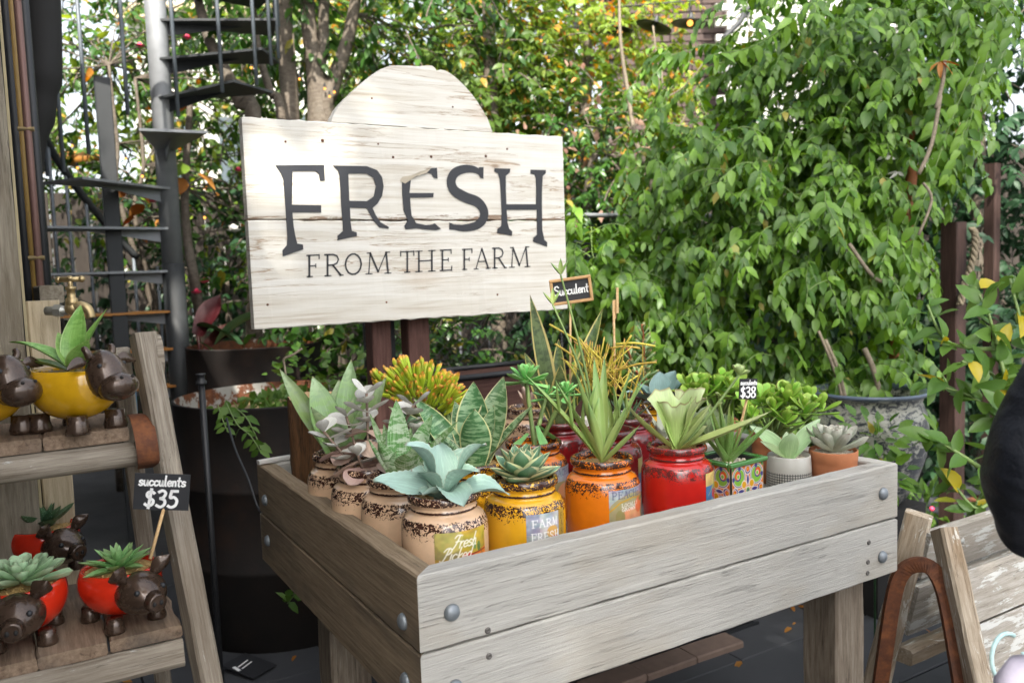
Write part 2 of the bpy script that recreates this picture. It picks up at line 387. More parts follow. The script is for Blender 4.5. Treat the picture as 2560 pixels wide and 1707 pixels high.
plain('terracotta', (.42,.155,.065), .8, var=.2, nscale=30, bump=.3); plain('terracotta_rim', (.50,.20,.085), .8, var=.2, nscale=30, bump=.2)
plain('grey_glaze', (.40,.39,.35), .3, var=.06, coat=.3); plain('green_glaze', (.05,.17,.035), .18, var=.25, nscale=50, coat=.4)
plain('pig_red', (.58,.026,.008), .14, var=.38, nscale=22, coat=.5, bump=.05); plain('cow_yellow', (.62,.34,.01), .16, var=.42, nscale=20, coat=.5, bump=.05)
plain('bronze', (.068,.042,.028), .27, .4, .6, 38, .14, coat=.5); plain('black_iron', (.025,.027,.03), .45, .3, .3, 40)
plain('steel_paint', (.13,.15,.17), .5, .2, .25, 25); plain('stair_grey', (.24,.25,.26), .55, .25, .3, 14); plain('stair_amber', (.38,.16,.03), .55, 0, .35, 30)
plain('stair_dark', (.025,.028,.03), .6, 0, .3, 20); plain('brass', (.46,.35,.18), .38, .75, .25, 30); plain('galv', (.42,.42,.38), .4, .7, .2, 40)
plain('chalkboard', (.018,.019,.022), .6, 0, .4, 12); plain('chalk', (.86,.86,.84), .9, 0, .1, 80); plain('vinyl', (.021,.022,.027), .38, 0, .2, 30, .05)
plain('frame_wood', (.50,.29,.12), .5, 0, .25, 40); plain('blackplastic', (.02,.021,.023), .45, 0, .2); plain('copper_pipe', (.20,.11,.09), .5, .3, .2); plain('yellow_pipe', (.35,.21,.05), .5, 0, .2)
plain('dark_wall', (.012,.011,.010), .8, 0, .3, 6); plain('awning', (.03,.032,.036), .7, 0, .3, 8); plain('blue_paint', (.05,.13,.2), .5, 0, .3); plain('warm_lit_edge', (.42,.35,.2), .6, 0, .3)
plain('white_wall', (.55,.54,.50), .8, 0, .12, 3); plain('white_brick', (.55,.54,.51), .8, 0, .2, 25, .3); plain('brick', (.075,.052,.046), .85, 0, .45, 18, .5); plain('mortar', (.10,.09,.085), .9, 0, .25, 40, .4)
plain('glass_dark', (.06,.08,.09), .1, 0, .2); plain('lamp_shade', (.03,.032,.035), .5, .2, .2); plain('rope', (.2,.165,.11), .9, 0, .4, 90, .6)
plain('trousers', (.30,.28,.35), .8, 0, .15, 60, .3); plain('skin', (.50,.32,.24), .5, 0, .1, 40, .1); plain('hair', (.04,.025,.015), .5, 0, .4, 90, .5); plain('shoe', (.05,.05,.05), .6)
plain('flower_pink', (.75,.06,.14), .5, 0, .2, 60); plain('flower_white', (.82,.80,.76), .5, 0, .1, 60); plain('stem_green', (.16,.24,.07), .5, 0, .25, 60); plain('stem_brown', (.22,.15,.11), .6, 0, .3, 60)
plain('stem_orange', (.30,.10,.035), .7, 0, .35, 40, .4); plain('joint_fill', (.03,.03,.03), .95, 0, .4, 40); plain('paver', (.045,.047,.052), .7, 0, .3, 22, .3); plain('kerb_brick', (.16,.11,.085), .85, 0, .35, 30, .4)
plain('opp_wall', (.17,.14,.12), .85, 0, .2, 4); plain('apple_white', (.8,.8,.78), .7); plain('chalk_blue', (.42,.60,.60), .9, 0, .25, 60)
def rust(name, paint=None, amt=.5):
    t = NT(name); n = t.noise(t.coord((1,1,1)), 7., 8, .7); b = t.noise(t.coord((1,1,1)), 40., 5, .6)
    col = t.ramp(t.math('MULTIPLY_ADD', b, .5, t.math('MULTIPLY', n, .5)), [(.3,(.035,.016,.010)), (.5,(.12,.04,.015)), (.7,(.26,.09,.025))])
    if paint: col = t.mix(t.sstep(n, .62-amt*.3, .66-amt*.3), col, paint)
    t.bsdf(Base_Color=col, Roughness=.8, Normal=t.bump(b, .4, .004), Metallic=.1); M[name] = t.m
rust('rust'); rust('rust_dark'); rust('rust_paint', (.36,.355,.33), .30)
def rustdark():
    t = NT('barrel_side'); n = t.noise(t.coord((1,1,1)), 4., 8, .7)
    col = t.ramp(n, [(.35,(.006,.005,.0045)), (.55,(.014,.009,.007)), (.75,(.035,.016,.009))])
    t.bsdf(Base_Color=col, Roughness=.75, Normal=t.bump(n, .3, .01)); M['barrel_side'] = t.m
rustdark()
def vcol(name, rough=.4, coat=.2):
    t = NT(name); c = t.n('Attribute', attribute_name='pc').outputs['Color']
    t.bsdf(Base_Color=c, Roughness=rough, Coat_Weight=coat); M[name] = t.m
vcol('print', .3, .3); vcol('tile_glaze', .14, .5)
def jacketmat():
    t = NT('jacket'); n = t.noise(t.coord((1,1,1.5)), 5., 3, .5, .4); f = t.noise(t.coord((1,1,1)), 220., 2)
    t.bsdf(Base_Color=t.mix(n, (.003,.004,.006), (.008,.010,.016)), Roughness=.6, Specular_IOR_Level=.25, Normal=t.bump(t.math('MULTIPLY_ADD', f, .03, n), .8, .06)); M['jacket'] = t.m
jacketmat()
def bigpotmat():
    t = NT('crackle_glaze'); n = t.noise(t.coord((1,1,1.6)), 26., 6, .75, 1.); lo = t.noise(t.coord((1,1,1)), 5., 3)
    z = t.n('SeparateXYZ', {0: t.n('TexCoord').outputs['Object']}).outputs[2]
    f = t.sstep(t.math('MULTIPLY_ADD', lo, .35, n), .62, .72)
    col = t.mix(f, (.34,.34,.29), (.03,.035,.045)); col = t.mix(t.sstep(z, .43, .45), col, (.09,.12,.17))
    t.bsdf(Base_Color=col, Roughness=.3, Coat_Weight=.3, Normal=t.bump(f, .2, .004)); M['crackle_glaze'] = t.m
bigpotmat()
def gridpot():
    t = NT('grid_glaze'); tc = t.n('SeparateXYZ', {0: t.n('TexCoord').outputs['Object']})
    ang = t.math('ARCTAN2', tc.outputs[1], tc.outputs[0])
    def ln(x, per, w): return t.math('SUBTRACT', 1., t.sstep(t.math('ABSOLUTE', t.math('SUBTRACT', t.math('FRACT', t.math('DIVIDE', x, per)), .5)), w, w+.08))
    g = t.math('MAXIMUM', ln(ang, 2*math.pi/54, .1), ln(tc.outputs[2], .0068, .1))
    g = t.math('MULTIPLY', g, t.math('SUBTRACT', 1., t.sstep(tc.outputs[2], .0885, .0895)))
    n = t.noise(t.coord(), 30., 3)
    col = t.mix(g, t.mix(n, (.36,.35,.31), (.46,.45,.41)), (.035,.04,.04))
    t.bsdf(Base_Color=col, Roughness=.35, Coat_Weight=.2, Normal=t.bump(t.math('SUBTRACT', 1., g), .3, .002)); M['grid_glaze'] = t.m
gridpot()
def emis(name, col, st):
    t = NT(name); e = t.n('Emission', {'Color': col, 'Strength': st}); t.t.links.new(e.outputs[0], t.out.inputs[0]); M[name] = t.m
emis('bulb_glow', (1, .42, .08), .9)
def groundmat():
    t = NT('ground'); n = t.noise(t.coord((1,1,1), rand=False), 3., 8, .65); b = t.noise(t.coord((1,1,1), rand=False), 90., 4)
    col = t.ramp(t.math('MULTIPLY_ADD', b, .35, t.math('MULTIPLY', n, .65)), [(.3,(.025,.025,.027)), (.6,(.06,.06,.062))])
    t.bsdf(Base_Color=col, Roughness=.8, Normal=t.bump(b, .3, .004)); M['ground'] = t.m
groundmat()
# ------------------------------------------------------------------ leaves
def attr(me, name, data, typ='FLOAT', dom='POINT'):
    a = me.attributes.new(name, typ, dom)
    if typ == 'FLOAT': a.data.foreach_set('value', np.asarray(data, 'f').ravel())
    elif typ == 'FLOAT_VECTOR': a.data.foreach_set('vector', np.asarray(data, 'f').ravel())
    elif typ == 'FLOAT_COLOR': a.data.foreach_set('color', np.asarray(data, 'f').ravel())
PROF = {
 'sword': lambda t: max(.02, (.55+.45*math.sin(min(t/.5,1)*math.pi/2))*(1-max(0,(t-.45)/.55)**2.0)),
 'lance': lambda t: max(.015, math.sin(math.pi*t**.75)**.9),
 'agave': lambda t: max(.02, (.5+.5*math.sin(min(t/.6,1)*math.pi/2))*(1-max(0,(t-.55)/.45)**1.7)),
 'spoon': lambda t: max(.06, (.30+.70*t**1.1)*(1-max(0,(t-.62)/.38)**2.6)**.6),
 'round': lambda t: max(.08, (.22+.78*math.sin(min(t/.7,1)*math.pi/2)**1.5)*(max(0,1-max(0,(t-.6)/.4)**2))**.5),
 'taper': lambda t: max(.03, (1-t)**.8*(1-.15*math.exp(-t*9))),
 'fan': lambda t: .16+.84*t**1.25,
 'finger': lambda t: max(.02, .75+.25*t if t < .93 else 1-.5*((t-.93)/.07)**2),
}
def leaf_mesh(name, m, L, W, prof='lance', bend=0., cup=.25, th=.1, nt=11, ns=5, wave=0., wk=2., ruf=0., teeth=0., nteeth=9, bp=1.4, seed=0):
    r = random.Random(seed); f = PROF[prof]
    V, F, uv = [], [], []
    pos = Vector((0,0,0)); dl = L/nt; ph = r.uniform(0,6.28); spine = []
    for i in range(nt+1):
        t = i/nt; a = bend*t**bp
        spine.append((pos.copy(), a)); pos = pos + Vector((math.cos(a),0,math.sin(a)))*dl
    S = [-1+2*k/(ns-1) for k in range(ns)]
    for side in (1, -1):
        for i in range(nt+1):
            t = i/nt; p, a = spine[i]; w = W/2*f(t)
            if teeth: w *= 1+teeth*((t*nteeth) % 1 - .5)*(1 if t > .12 else 0)
            up = Vector((-math.sin(a),0,math.cos(a)))
            for s in S:
                h = cup*w*s*s + wave*W*math.sin(wk*6.283*t+ph+(1.3 if s > 0 else 0))*abs(s)**1.5
                tk = th*W*(f(t)**.6)*(1-s*s)*(.35 if side > 0 else .65)*(1 if t < .9 else .5)
                if ruf: h += ruf*W*t**3*(math.sin(7.*s+ph)+.5*math.sin(13*s+2*ph)); p = spine[i][0]+Vector((math.cos(a),0,math.sin(a)))*L*.12*t**4*(math.sin(5.3*s+ph*2)*.6+.4*math.sin(11*s)-.8*s*s)
                q = p + Vector((0,1,0))*w*s + up*(h + (tk if side > 0 else -tk))
                V.append(tuple(q)); uv.append((s, t, side))
    n1 = (nt+1)*ns
    for i in range(nt):
        for k in range(ns-1):
            a = i*ns+k
            F.append((a, a+ns, a+ns+1, a+1)); F.append((n1+a, n1+a+1, n1+a+ns+1, n1+a+ns))
    me = mk(name, V, F, m, True); attr(me, 'luv', uv, 'FLOAT_VECTOR'); return me
def leaf(parent, me, az, el, base=(0,0,0), roll=0., s=1., name='leaf', face=0.):
    """az: 0 = picture right, 90 = away, 180 = left, 270 = towards the camera; el: elevation of the leaf root"""
    rot = Euler((roll, -R(el), scr(az)))
    if face:        # blades that turn their flat side to the front of the table
        m_ = rot.to_matrix(); X = m_.col[0].copy(); Z = m_.col[2].copy(); c = Vector((-_fw.x,-_fw.y,.1)); c = c if c.dot(Z) >= -.05 else -c
        Z = Z*(1-face)+c*face+Vector((U(-.2,.2),U(-.2,.2),0)); Z = (Z-X*Z.dot(X)).normalized(); Y = Z.cross(X)
        rot = Matrix((X,Y,Z)).transposed().to_euler()
    return put(name, me, parent, base, rot, s)
def leaftemplate(L=1., W=.5, droop=.3, fold=.12, st=(.3,.68)):
    V = [(0,0,0)]
    for t in st:
        w = W/2*math.sin(math.pi*t**.8)**.8; z = -droop*t*t*L
        V += [(t*L, w, z+fold*w*2), (t*L, 0, z), (t*L, -w, z+fold*w*2)]
    V.append((L, 0, -droop*L)); n = len(st)
    F = [(0,2,1),(0,3,2)]
    for k in range(n-1):
        a = 1+3*k; F += [(a,a+1,a+4,a+3),(a+1,a+2,a+5,a+4)]
    a = 1+3*(n-1); e = len(V)-1; F += [(a,a+1,e),(a+1,a+2,e)]
    return np.array(V, 'f'), F
TPL = leaftemplate(); TPL_R = leaftemplate(W=.72, droop=.18); TPL_N = leaftemplate(W=.34, droop=.4)
def frames(ax, nr):
    X = ax/np.linalg.norm(ax, axis=1, keepdims=True); Z = nr - X*np.sum(nr*X, axis=1, keepdims=True)
    Z /= np.linalg.norm(Z, axis=1, keepdims=True)+1e-9; Y = np.cross(Z, X); return np.stack([X,Y,Z], axis=2)
def cloud(name, tpl, pos, ax, nr, size, m, parent=None, kind='stuff', rnd=None):
    V0, F0 = tpl; n = len(pos); nv = len(V0)
    Rm = frames(ax, nr); P = np.einsum('nij,vj->nvi', Rm, V0)*size[:,None,None] + pos[:,None,:]
    fl = np.array([i for f in F0 for i in f]); ls = np.array([len(f) for f in F0]); nf = len(F0); nl = len(fl)
    me = bpy.data.meshes.new(name); me.vertices.add(n*nv); me.vertices.foreach_set('co', P.astype('f').ravel())
    me.loops.add(n*nl); me.loops.foreach_set('vertex_index', (fl[None,:]+np.arange(n)[:,None]*nv).astype('i').ravel())
    me.polygons.add(n*nf); st = np.concatenate([[0], np.cumsum(ls)[:-1]])
    me.polygons.foreach_set('loop_start', (st[None,:]+np.arange(n)[:,None]*nl).astype('i').ravel())
    me.update(calc_edges=True); me.validate(); me.shade_smooth(); me.materials.append(m)
    attr(me, 'rnd', np.repeat(rng.random(n) if rnd is None else rnd, nv))
    return put(name, me, parent, kind=kind)
def leafobjs(tpls, pos, ax, nr, size, m, parent, name='leaf'):
    mes = []
    for V0, F0 in tpls:
        mes.append(mk(name, V0, F0, m, True))
    Rm = frames(ax, nr)
    for i in range(len(pos)):
        o = bpy.data.objects.new(name, mes[i % len(mes)]); COL.objects.link(o); o.parent = parent
        q = Matrix([list(Rm[i][k]) for k in range(3)]).to_quaternion()
        o.rotation_mode = 'QUATERNION'; o.rotation_quaternion = q; o.location = pos[i]; o.scale = (float(size[i]),)*3
def shoots(starts, dirs, nl=8, step=.035, sag=.25, spread=.9, size=.06, jitter=.35, leafdroop=.4):
    """leaf pairs along sagging shoots; returns pos, axis, normal, size and the shoot lines"""
    P, A, Nn, S, lines = [], [], [], [], []
    for s, d in zip(starts, dirs):
        p = np.array(s, float); d = np.array(d, float); d /= np.linalg.norm(d)+1e-9; ln = [p.copy()]
        n_ = max(3, int(nl*random.uniform(.6,1.4)))
        for k in range(n_):
            d = d + np.array([random.gauss(0,.12), random.gauss(0,.12), -sag*random.uniform(.3,1.)/n_*2.2]); d /= np.linalg.norm(d)
            p = p + d*step; ln.append(p.copy())
            side = np.cross(d, (0,0,1)); side /= np.linalg.norm(side)+1e-6
            for sg in (1,-1):
                a = d*.55 + side*sg*spread + np.array([random.gauss(0,jitter) for _ in range(3)])*.6 + np.array([0,0,-leafdroop])
                nrm = np.array([0,0,1.]) + np.array([random.gauss(0,jitter) for _ in range(3)]) + .35*d
                P.append(p.copy()); A.append(a); Nn.append(nrm); S.append(size*random.uniform(.65,1.25)*(1-.35*k/n_))
        lines.append(ln)
    return np.array(P), np.array(A), np.array(Nn), np.array(S), lines
def shell(ells, n, inner=.72, outer=1.04, lump=.16, front=None):
    """points on lumpy ellipsoid shells -> position and outward direction; skips points deep inside another ellipsoid"""
    out, dr = [], []; wts = [max(e[1])**2 for e in ells]; ph = [[U(0,6.28) for _ in range(6)] for _ in ells]
    while len(out) < n:
        i = random.choices(range(len(ells)), wts)[0]; c, r = ells[i]
        d = np.array([random.gauss(0,1) for _ in range(3)]); d /= np.linalg.norm(d)
        if front is not None and np.dot(d, front) < random.uniform(-.9,.25): continue
        q = ph[i]; f = 1+lump*(math.sin(d[0]*5+q[0])*math.sin(d[1]*5+q[1])+.6*math.sin(d[2]*8+q[2])*math.sin(d[0]*9+q[3]))
        p = np.array(c)+d*np.array(r)*f*(outer-(outer-inner)*random.random()**1.7)
        if p[2] < .02: continue
        if any(j != i and np.sum(((p-np.array(cc))/np.array(rr))**2) < .45 for j, (cc, rr) in enumerate(ells)): continue
        out.append(p); dr.append(d/np.array(r)*min(r))
    return np.array(out), np.array(dr)
def stems(name, lines, r, m, parent, seg=3, kind='stuff'):
    return obj(name, merge(*[tube(l, [r]*len(l), seg, False) for l in lines]), m, parent, kind=kind, smooth=True)
CAMV = np.array(CAM)
def split_near(P, A, Nn, S, n=300):
    """the n leaves that show largest come first"""
    d = P-CAMV; dep = d@np.array(_fw); x = d@np.array(_ri)/dep*FPX+1280; y = 853.5-d@np.array(_up)/dep*FPX
    vis = (x > 0)&(x < 2560)&(y > 0)&(y < 1707)
    key = np.where(vis, S/dep, 0); o = np.argsort(-key); return o[:n], o[n:]
# ------------------------------------------------------------------ lettering
def ell(cx, cy, rx, ry, a0=0, a1=360, n=14):
    return [(cx+rx*math.cos(R(a0+(a1-a0)*i/n)), cy+ry*math.sin(R(a0+(a1-a0)*i/n))) for i in range(n+1)]
HAND = {
 's': (.42, [[(.35,.42),(.2,.5),(.06,.4),(.14,.28),(.32,.2),(.34,.08),(.18,0),(.02,.08)]]),
 'u': (.48, [[(.04,.5),(.05,.15),(.15,0),(.28,.08),(.34,.5)], [(.34,.5),(.36,.06),(.42,0)]]),
 'c': (.43, [[(.36,.42),(.2,.5),(.05,.35),(.05,.12),(.2,0),(.38,.1)]]),
 'l': (.25, [[(.08,1),(.08,.1),(.18,0)]]), 'e': (.43, [[(.05,.25),(.36,.28),(.32,.45),(.18,.5),(.05,.35),(.06,.12),(.2,0),(.38,.08)]]),
 'n': (.44, [[(.05,.5),(.06,0)], [(.06,.3),(.18,.48),(.3,.42),(.34,0)]]), 't': (.38, [[(.16,.85),(.15,.1),(.25,0)], [(0,.55),(.34,.55)]]),
 'S': (.56, [[(.48,.85),(.3,1),(.08,.9),(.08,.68),(.3,.52),(.5,.36),(.46,.1),(.22,0),(.02,.12)]]),
 '$': (.56, [[(.46,.82),(.3,.92),(.1,.84),(.1,.64),(.3,.5),(.48,.36),(.44,.14),(.22,.06),(.04,.16)], [(.27,1.06),(.27,-.08)]]),
 '3': (.56, [[(.06,.9),(.25,1),(.44,.85),(.36,.6),(.2,.52)], [(.2,.52),(.44,.42),(.48,.18),(.28,0),(.04,.1)]]),
 '5': (.56, [[(.44,.98),(.1,.98)], [(.1,.98),(.08,.58),(.28,.62),(.48,.42),(.44,.12),(.22,0),(.04,.08)]]),
 '8': (.56, [[(.25,.52),(.08,.72),(.12,.94),(.28,1),(.44,.9),(.42,.7),(.25,.52),(.06,.3),(.1,.06),(.28,0),(.46,.1),(.46,.32),(.25,.52)]]),
 'F': (.6, [[(.05,.8),(.2,1),(.6,.95)], [(.42,.96),(.3,.4),(.1,-.05),(-.1,.05)], [(.2,.5),(.48,.53)]]), 'r': (.34, [[(.04,.5),(.06,0)], [(.06,.3),(.18,.48),(.3,.46)]]),
 'h': (.44, [[(.14,1),(.05,0)], [(.06,.3),(.2,.48),(.3,.4),(.32,.05),(.42,0)]]), 'P': (.62, [[(.36,.95),(.2,.2),(.02,-.08),(-.1,.02)], [(.02,.75),(.2,.98),(.5,.98),(.6,.78),(.45,.55),(.26,.5)]]),
 'i': (.2, [[(.08,.5),(.06,.08),(.16,0)]]), 'k': (.42, [[(.14,1),(.05,0)], [(.34,.48),(.1,.24),(.34,0)]]), 'd': (.46, [[(.34,.42),(.2,.5),(.05,.35),(.05,.12),(.18,0),(.34,.15)], [(.42,1),(.34,.1),(.42,0)]]), ' ': (.3, []),
}
def srf(*pts): return [[(x-.17,y),(x+.17,y)] for x, y in pts]
CAP = {   # serif capitals in a unit box, drawn as (stroke, weight)
 'F': [([(.2,0),(.2,1)],1),([(.02,1),(.9,1)],.6),([(.9,1.02),(.9,.82)],.6),([(.2,.5),(.66,.5)],.55),([(.66,.58),(.66,.42)],.5),([(.03,0),(.42,0)],.55)],
 'R': [([(.17,0),(.17,1)],1),([(.02,1),(.48,1),(.68,.93),(.76,.75),(.68,.58),(.48,.5),(.17,.5)],.75),([(.45,.5),(.9,0)],.9),([(.02,0),(.36,0)],.55),([(.84,0),(1.02,0)],.55)],
 'O': [(ell(.5,.5,.44,.49),.85)], 'M': [([(.12,0),(.18,1)],.6),([(.18,1),(.5,.08)],1),([(.5,.08),(.82,1)],.55),([(.82,1),(.9,0)],1),([(0,0),(.26,0)],.5),([(.76,0),(1.02,0)],.5),([(.05,1),(.2,1)],.5),([(.82,1),(.97,1)],.5)],
 'T': [([(.5,0),(.5,1)],1),([(.02,1),(.98,1)],.6),([(.03,1.02),(.03,.8)],.6),([(.97,1.02),(.97,.8)],.6),([(.3,0),(.7,0)],.55)],
 'H': [([(.18,0),(.18,1)],1),([(.82,0),(.82,1)],1),([(.18,.52),(.82,.52)],.6)]+[([(x-.17,y),(x+.17,y)],.5) for x in (.18,.82) for y in (0,1)],
 'E': [([(.2,0),(.2,1)],1),([(.02,1),(.88,1)],.6),([(.88,1.02),(.88,.82)],.6),([(.2,.52),(.66,.52)],.55),([(.66,.6),(.66,.44)],.5),([(.02,0),(.9,0)],.6),([(.91,-.02),(.93,.2)],.6)],
 'A': [([(.12,0),(.48,1)],.6),([(.48,1),(.88,0)],1),([(.27,.36),(.72,.36)],.55),([(0,0),(.26,0)],.5),([(.74,0),(1.02,0)],.5)],
 'P': [([(.17,0),(.17,1)],1),([(.02,1),(.5,1),(.74,.92),(.82,.73),(.74,.55),(.5,.46),(.17,.46)],.8),([(.02,0),(.38,0)],.55)],
 'C': [(ell(.52,.5,.44,.49,40,320),.85),([(.86,1),(.88,.74)],.55)], 'G': [(ell(.52,.5,.44,.49,40,330),.85),([(.62,.42),(.98,.42)],.5),([(.86,.42),(.86,.1)],.9)],
 'S': [([(.8,.76),(.8,.9),(.6,.99),(.36,.98),(.18,.84),(.22,.66),(.5,.52),(.78,.36),(.84,.16),(.64,.02),(.36,.0),(.16,.1),(.14,.26)],.85)],
 'L': [([(.2,0),(.2,1)],1),([(.02,1),(.4,1)],.5),([(.02,0),(.86,0)],.6),([(.88,-.02),(.9,.22)],.6)], 'Y': [([(.5,0),(.5,.46)],1),([(.1,1),(.5,.46)],1),([(.9,1),(.5,.46)],.6),([(.32,0),(.68,0)],.5)],
 'N': [([(.16,0),(.16,1)],.6),([(.16,1),(.84,0)],1),([(.84,0),(.84,1)],.6),([(0,1),(.2,1)],.5),([(.02,0),(.32,0)],.5),([(.68,1),(1,1)],.5)],
 'W': [([(.06,1),(.28,0)],1),([(.28,0),(.5,.9)],.6),([(.5,.9),(.72,0)],1),([(.72,0),(.94,1)],.6),([(-.04,1),(.18,1)],.5),([(.84,1),(1.04,1)],.5)], 'I': [([(.5,0),(.5,1)],1),([(.3,0),(.7,0)],.5),([(.3,1),(.7,1)],.5)],
}
def hand(text, h, x=0, y=0, slant=0., sp=.04):
    out = []
    for ch in text:
        wd, sts = HAND[ch]
        for s in sts:
            pts = smoothpts([Vector((p[0], p[1], 0)) for p in s], 4) if len(s) > 2 else [Vector((*s[0],0)), Vector((*s[1],0))]
            out.append([(x+(p.x+slant*p.y)*h, y+p.y*h) for p in pts])
        x += (wd+sp)*h
    return out, x
def ribbon(pts, wd, y=0., squeeze=1.):
    """flat stroke in the x-z plane"""
    V, F = [], []; n = len(pts)
    for i, p in enumerate(pts):
        a, b = pts[max(i-1,0)], pts[min(i+1,n-1)]; dx, dz = b[0]-a[0], b[1]-a[1]; l = math.hypot(dx, dz) or 1
        e = wd/2; ex = 0
        if i in (0, n-1): ex = wd*.35*(1 if i else -1)
        V += [(p[0]-dz/l*e+dx/l*ex, y, p[1]+dx/l*e+dz/l*ex), (p[0]+dz/l*e+dx/l*ex, y, p[1]-dx/l*e+dz/l*ex)]
    for i in range(n-1): F.append((2*i, 2*i+1, 2*i+3, 2*i+2))
    return V, F
class Raster:
    """a small flat print: colours on a fine grid of vertices"""
    def __init__(s, w, h, nx, ny, base):
        s.w, s.h, s.nx, s.ny = w, h, nx, ny
        s.X, s.Y = np.meshgrid(np.linspace(0,w,nx), np.linspace(0,h,ny)); s.C = np.zeros((ny,nx,3)); s.C[:] = base
        s.r = np.random.default_rng(int(w*1e5)+nx)
    def fill(s, mask, col, a=1.):
        m = np.clip(np.asarray(mask, float), 0, 1)[...,None]*a; s.C = s.C*(1-m)+np.array(col)*m
    def noise(s, amt, sc=6):
        g = s.r.random((sc+1, sc+1, 3)); yi = s.Y/s.h*sc; xi = s.X/s.w*sc
        y0, x0 = np.minimum(yi.astype(int), sc-1), np.minimum(xi.astype(int), sc-1); fy, fx = (yi-y0)[...,None], (xi-x0)[...,None]
        n = (g[y0,x0]*(1-fx)+g[y0,x0+1]*fx)*(1-fy)+(g[y0+1,x0]*(1-fx)+g[y0+1,x0+1]*fx)*fy
        n = n*.25+n.mean(axis=2,keepdims=True)*.75; s.C = np.clip(s.C*(1+amt*(n-.5)*2.6), 0, 1)
    def oval(s, cx, cy, rx, ry, col, a=1., soft=.08):
        d = np.sqrt(((s.X-cx)/rx)**2+((s.Y-cy)/ry)**2); s.fill(np.clip((1-d)/soft, 0, 1), col, a)
    def stroke(s, pts, wd, col, a=1.):
        d = np.full(s.X.shape, 1e9)
        for p, q in zip(pts[:-1], pts[1:]):
            vx, vy = q[0]-p[0], q[1]-p[1]; L = vx*vx+vy*vy+1e-12
            t = np.clip(((s.X-p[0])*vx+(s.Y-p[1])*vy)/L, 0, 1)
            d = np.minimum(d, np.hypot(s.X-p[0]-t*vx, s.Y-p[1]-t*vy))
        s.fill(np.clip((wd/2-d)/(s.w/s.nx)+.5, 0, 1), col, a)
    def caps(s, text, x, y, cw, h, wd, col, sp=.15, a=1.):
        for ch in text:
            if ch != ' ':
                for st, k in CAP[ch]: s.stroke([(x+p[0]*cw, y+p[1]*h) for p in st], wd*k, col, a)
            x += cw*(1+sp)
    def mesh(s, name, fn, m):
        V = [fn(s.X[j,i]/s.w, s.Y[j,i]/s.h) for j in range(s.ny) for i in range(s.nx)]
        F = [(j*s.nx+i, j*s.nx+i+1, (j+1)*s.nx+i+1, (j+1)*s.nx+i) for j in range(s.ny-1) for i in range(s.nx-1)]
        me = mk(name, V, F, m, True); attr(me, 'pc', np.concatenate([s.C.reshape(-1,3), np.ones((s.nx*s.ny,1))], axis=1), 'FLOAT_COLOR'); return me

# ------------------------------------------------------------------ the ground
def build_ground():
    g = obj('ground', ([(-60,-60,0),(60,-60,0),(60,60,0),(-60,60,0)], [(0,1,2,3)]), M['ground']); g['kind'] = 'structure'
    pv = mk('paver', *box(.594,.394,.03,ch=.004), M['paver'])
    for i in range(-3, 8):
        for j in range(-5, 9):
            put('paver', pv, g, (i*.6+.3*(j % 2)+U(-.002,.002), j*.4+.06, .003+U(-.002,.002)), (U(-.004,.004), U(-.004,.004), 0))
    # drain grate below the table
    dr = thing('drain_grate', 'narrow slotted metal drain grate let into the dark paving under the table', 'drain', (1.02,.9,.019))
    fr = merge(box(1.5,.012,.014,(0,-.06,0)), box(1.5,.012,.014,(0,.06,0)))
    obj('frame', fr, M['black_iron'], dr)
    bar = mk('bar', *box(1.48,.010,.012), M['black_iron'])
    for k in range(-2,3): put('bar', bar, dr, (0,k*.021,.0))
    kb = mk('brick', *box(.22,.10,.04,ch=.005), M['kerb_brick'])
    be = thing('brick_edging', 'row of worn reddish bricks laid beside the drain under the table', 'bricks', (1.02,.78,.02))
    for k in range(0,3): put('brick', kb, be, (k*.225+U(-.004,.004), 0, U(-.003,.003)), (0,0,U(-.02,.02)))
    fl = obj('leaf_litter', ([],[]), None) if False else None
    n = 260; P = np.stack([rng.uniform(-.5,2.6,n), rng.uniform(.2,3.2,n), np.full(n,.026)], 1)
    A = np.stack([rng.normal(0,1,n), rng.normal(0,1,n), rng.normal(0,.05,n)], 1); Nn = np.stack([rng.normal(0,.3,n), rng.normal(0,.3,n), np.ones(n)], 1)
    o = cloud('fallen_leaves', TPL, P, A, Nn, rng.uniform(.015,.05,n), M['autumn_leaf']); tag(o, 'small dry leaves scattered on the dark paving below the table', 'leaves')
build_ground()
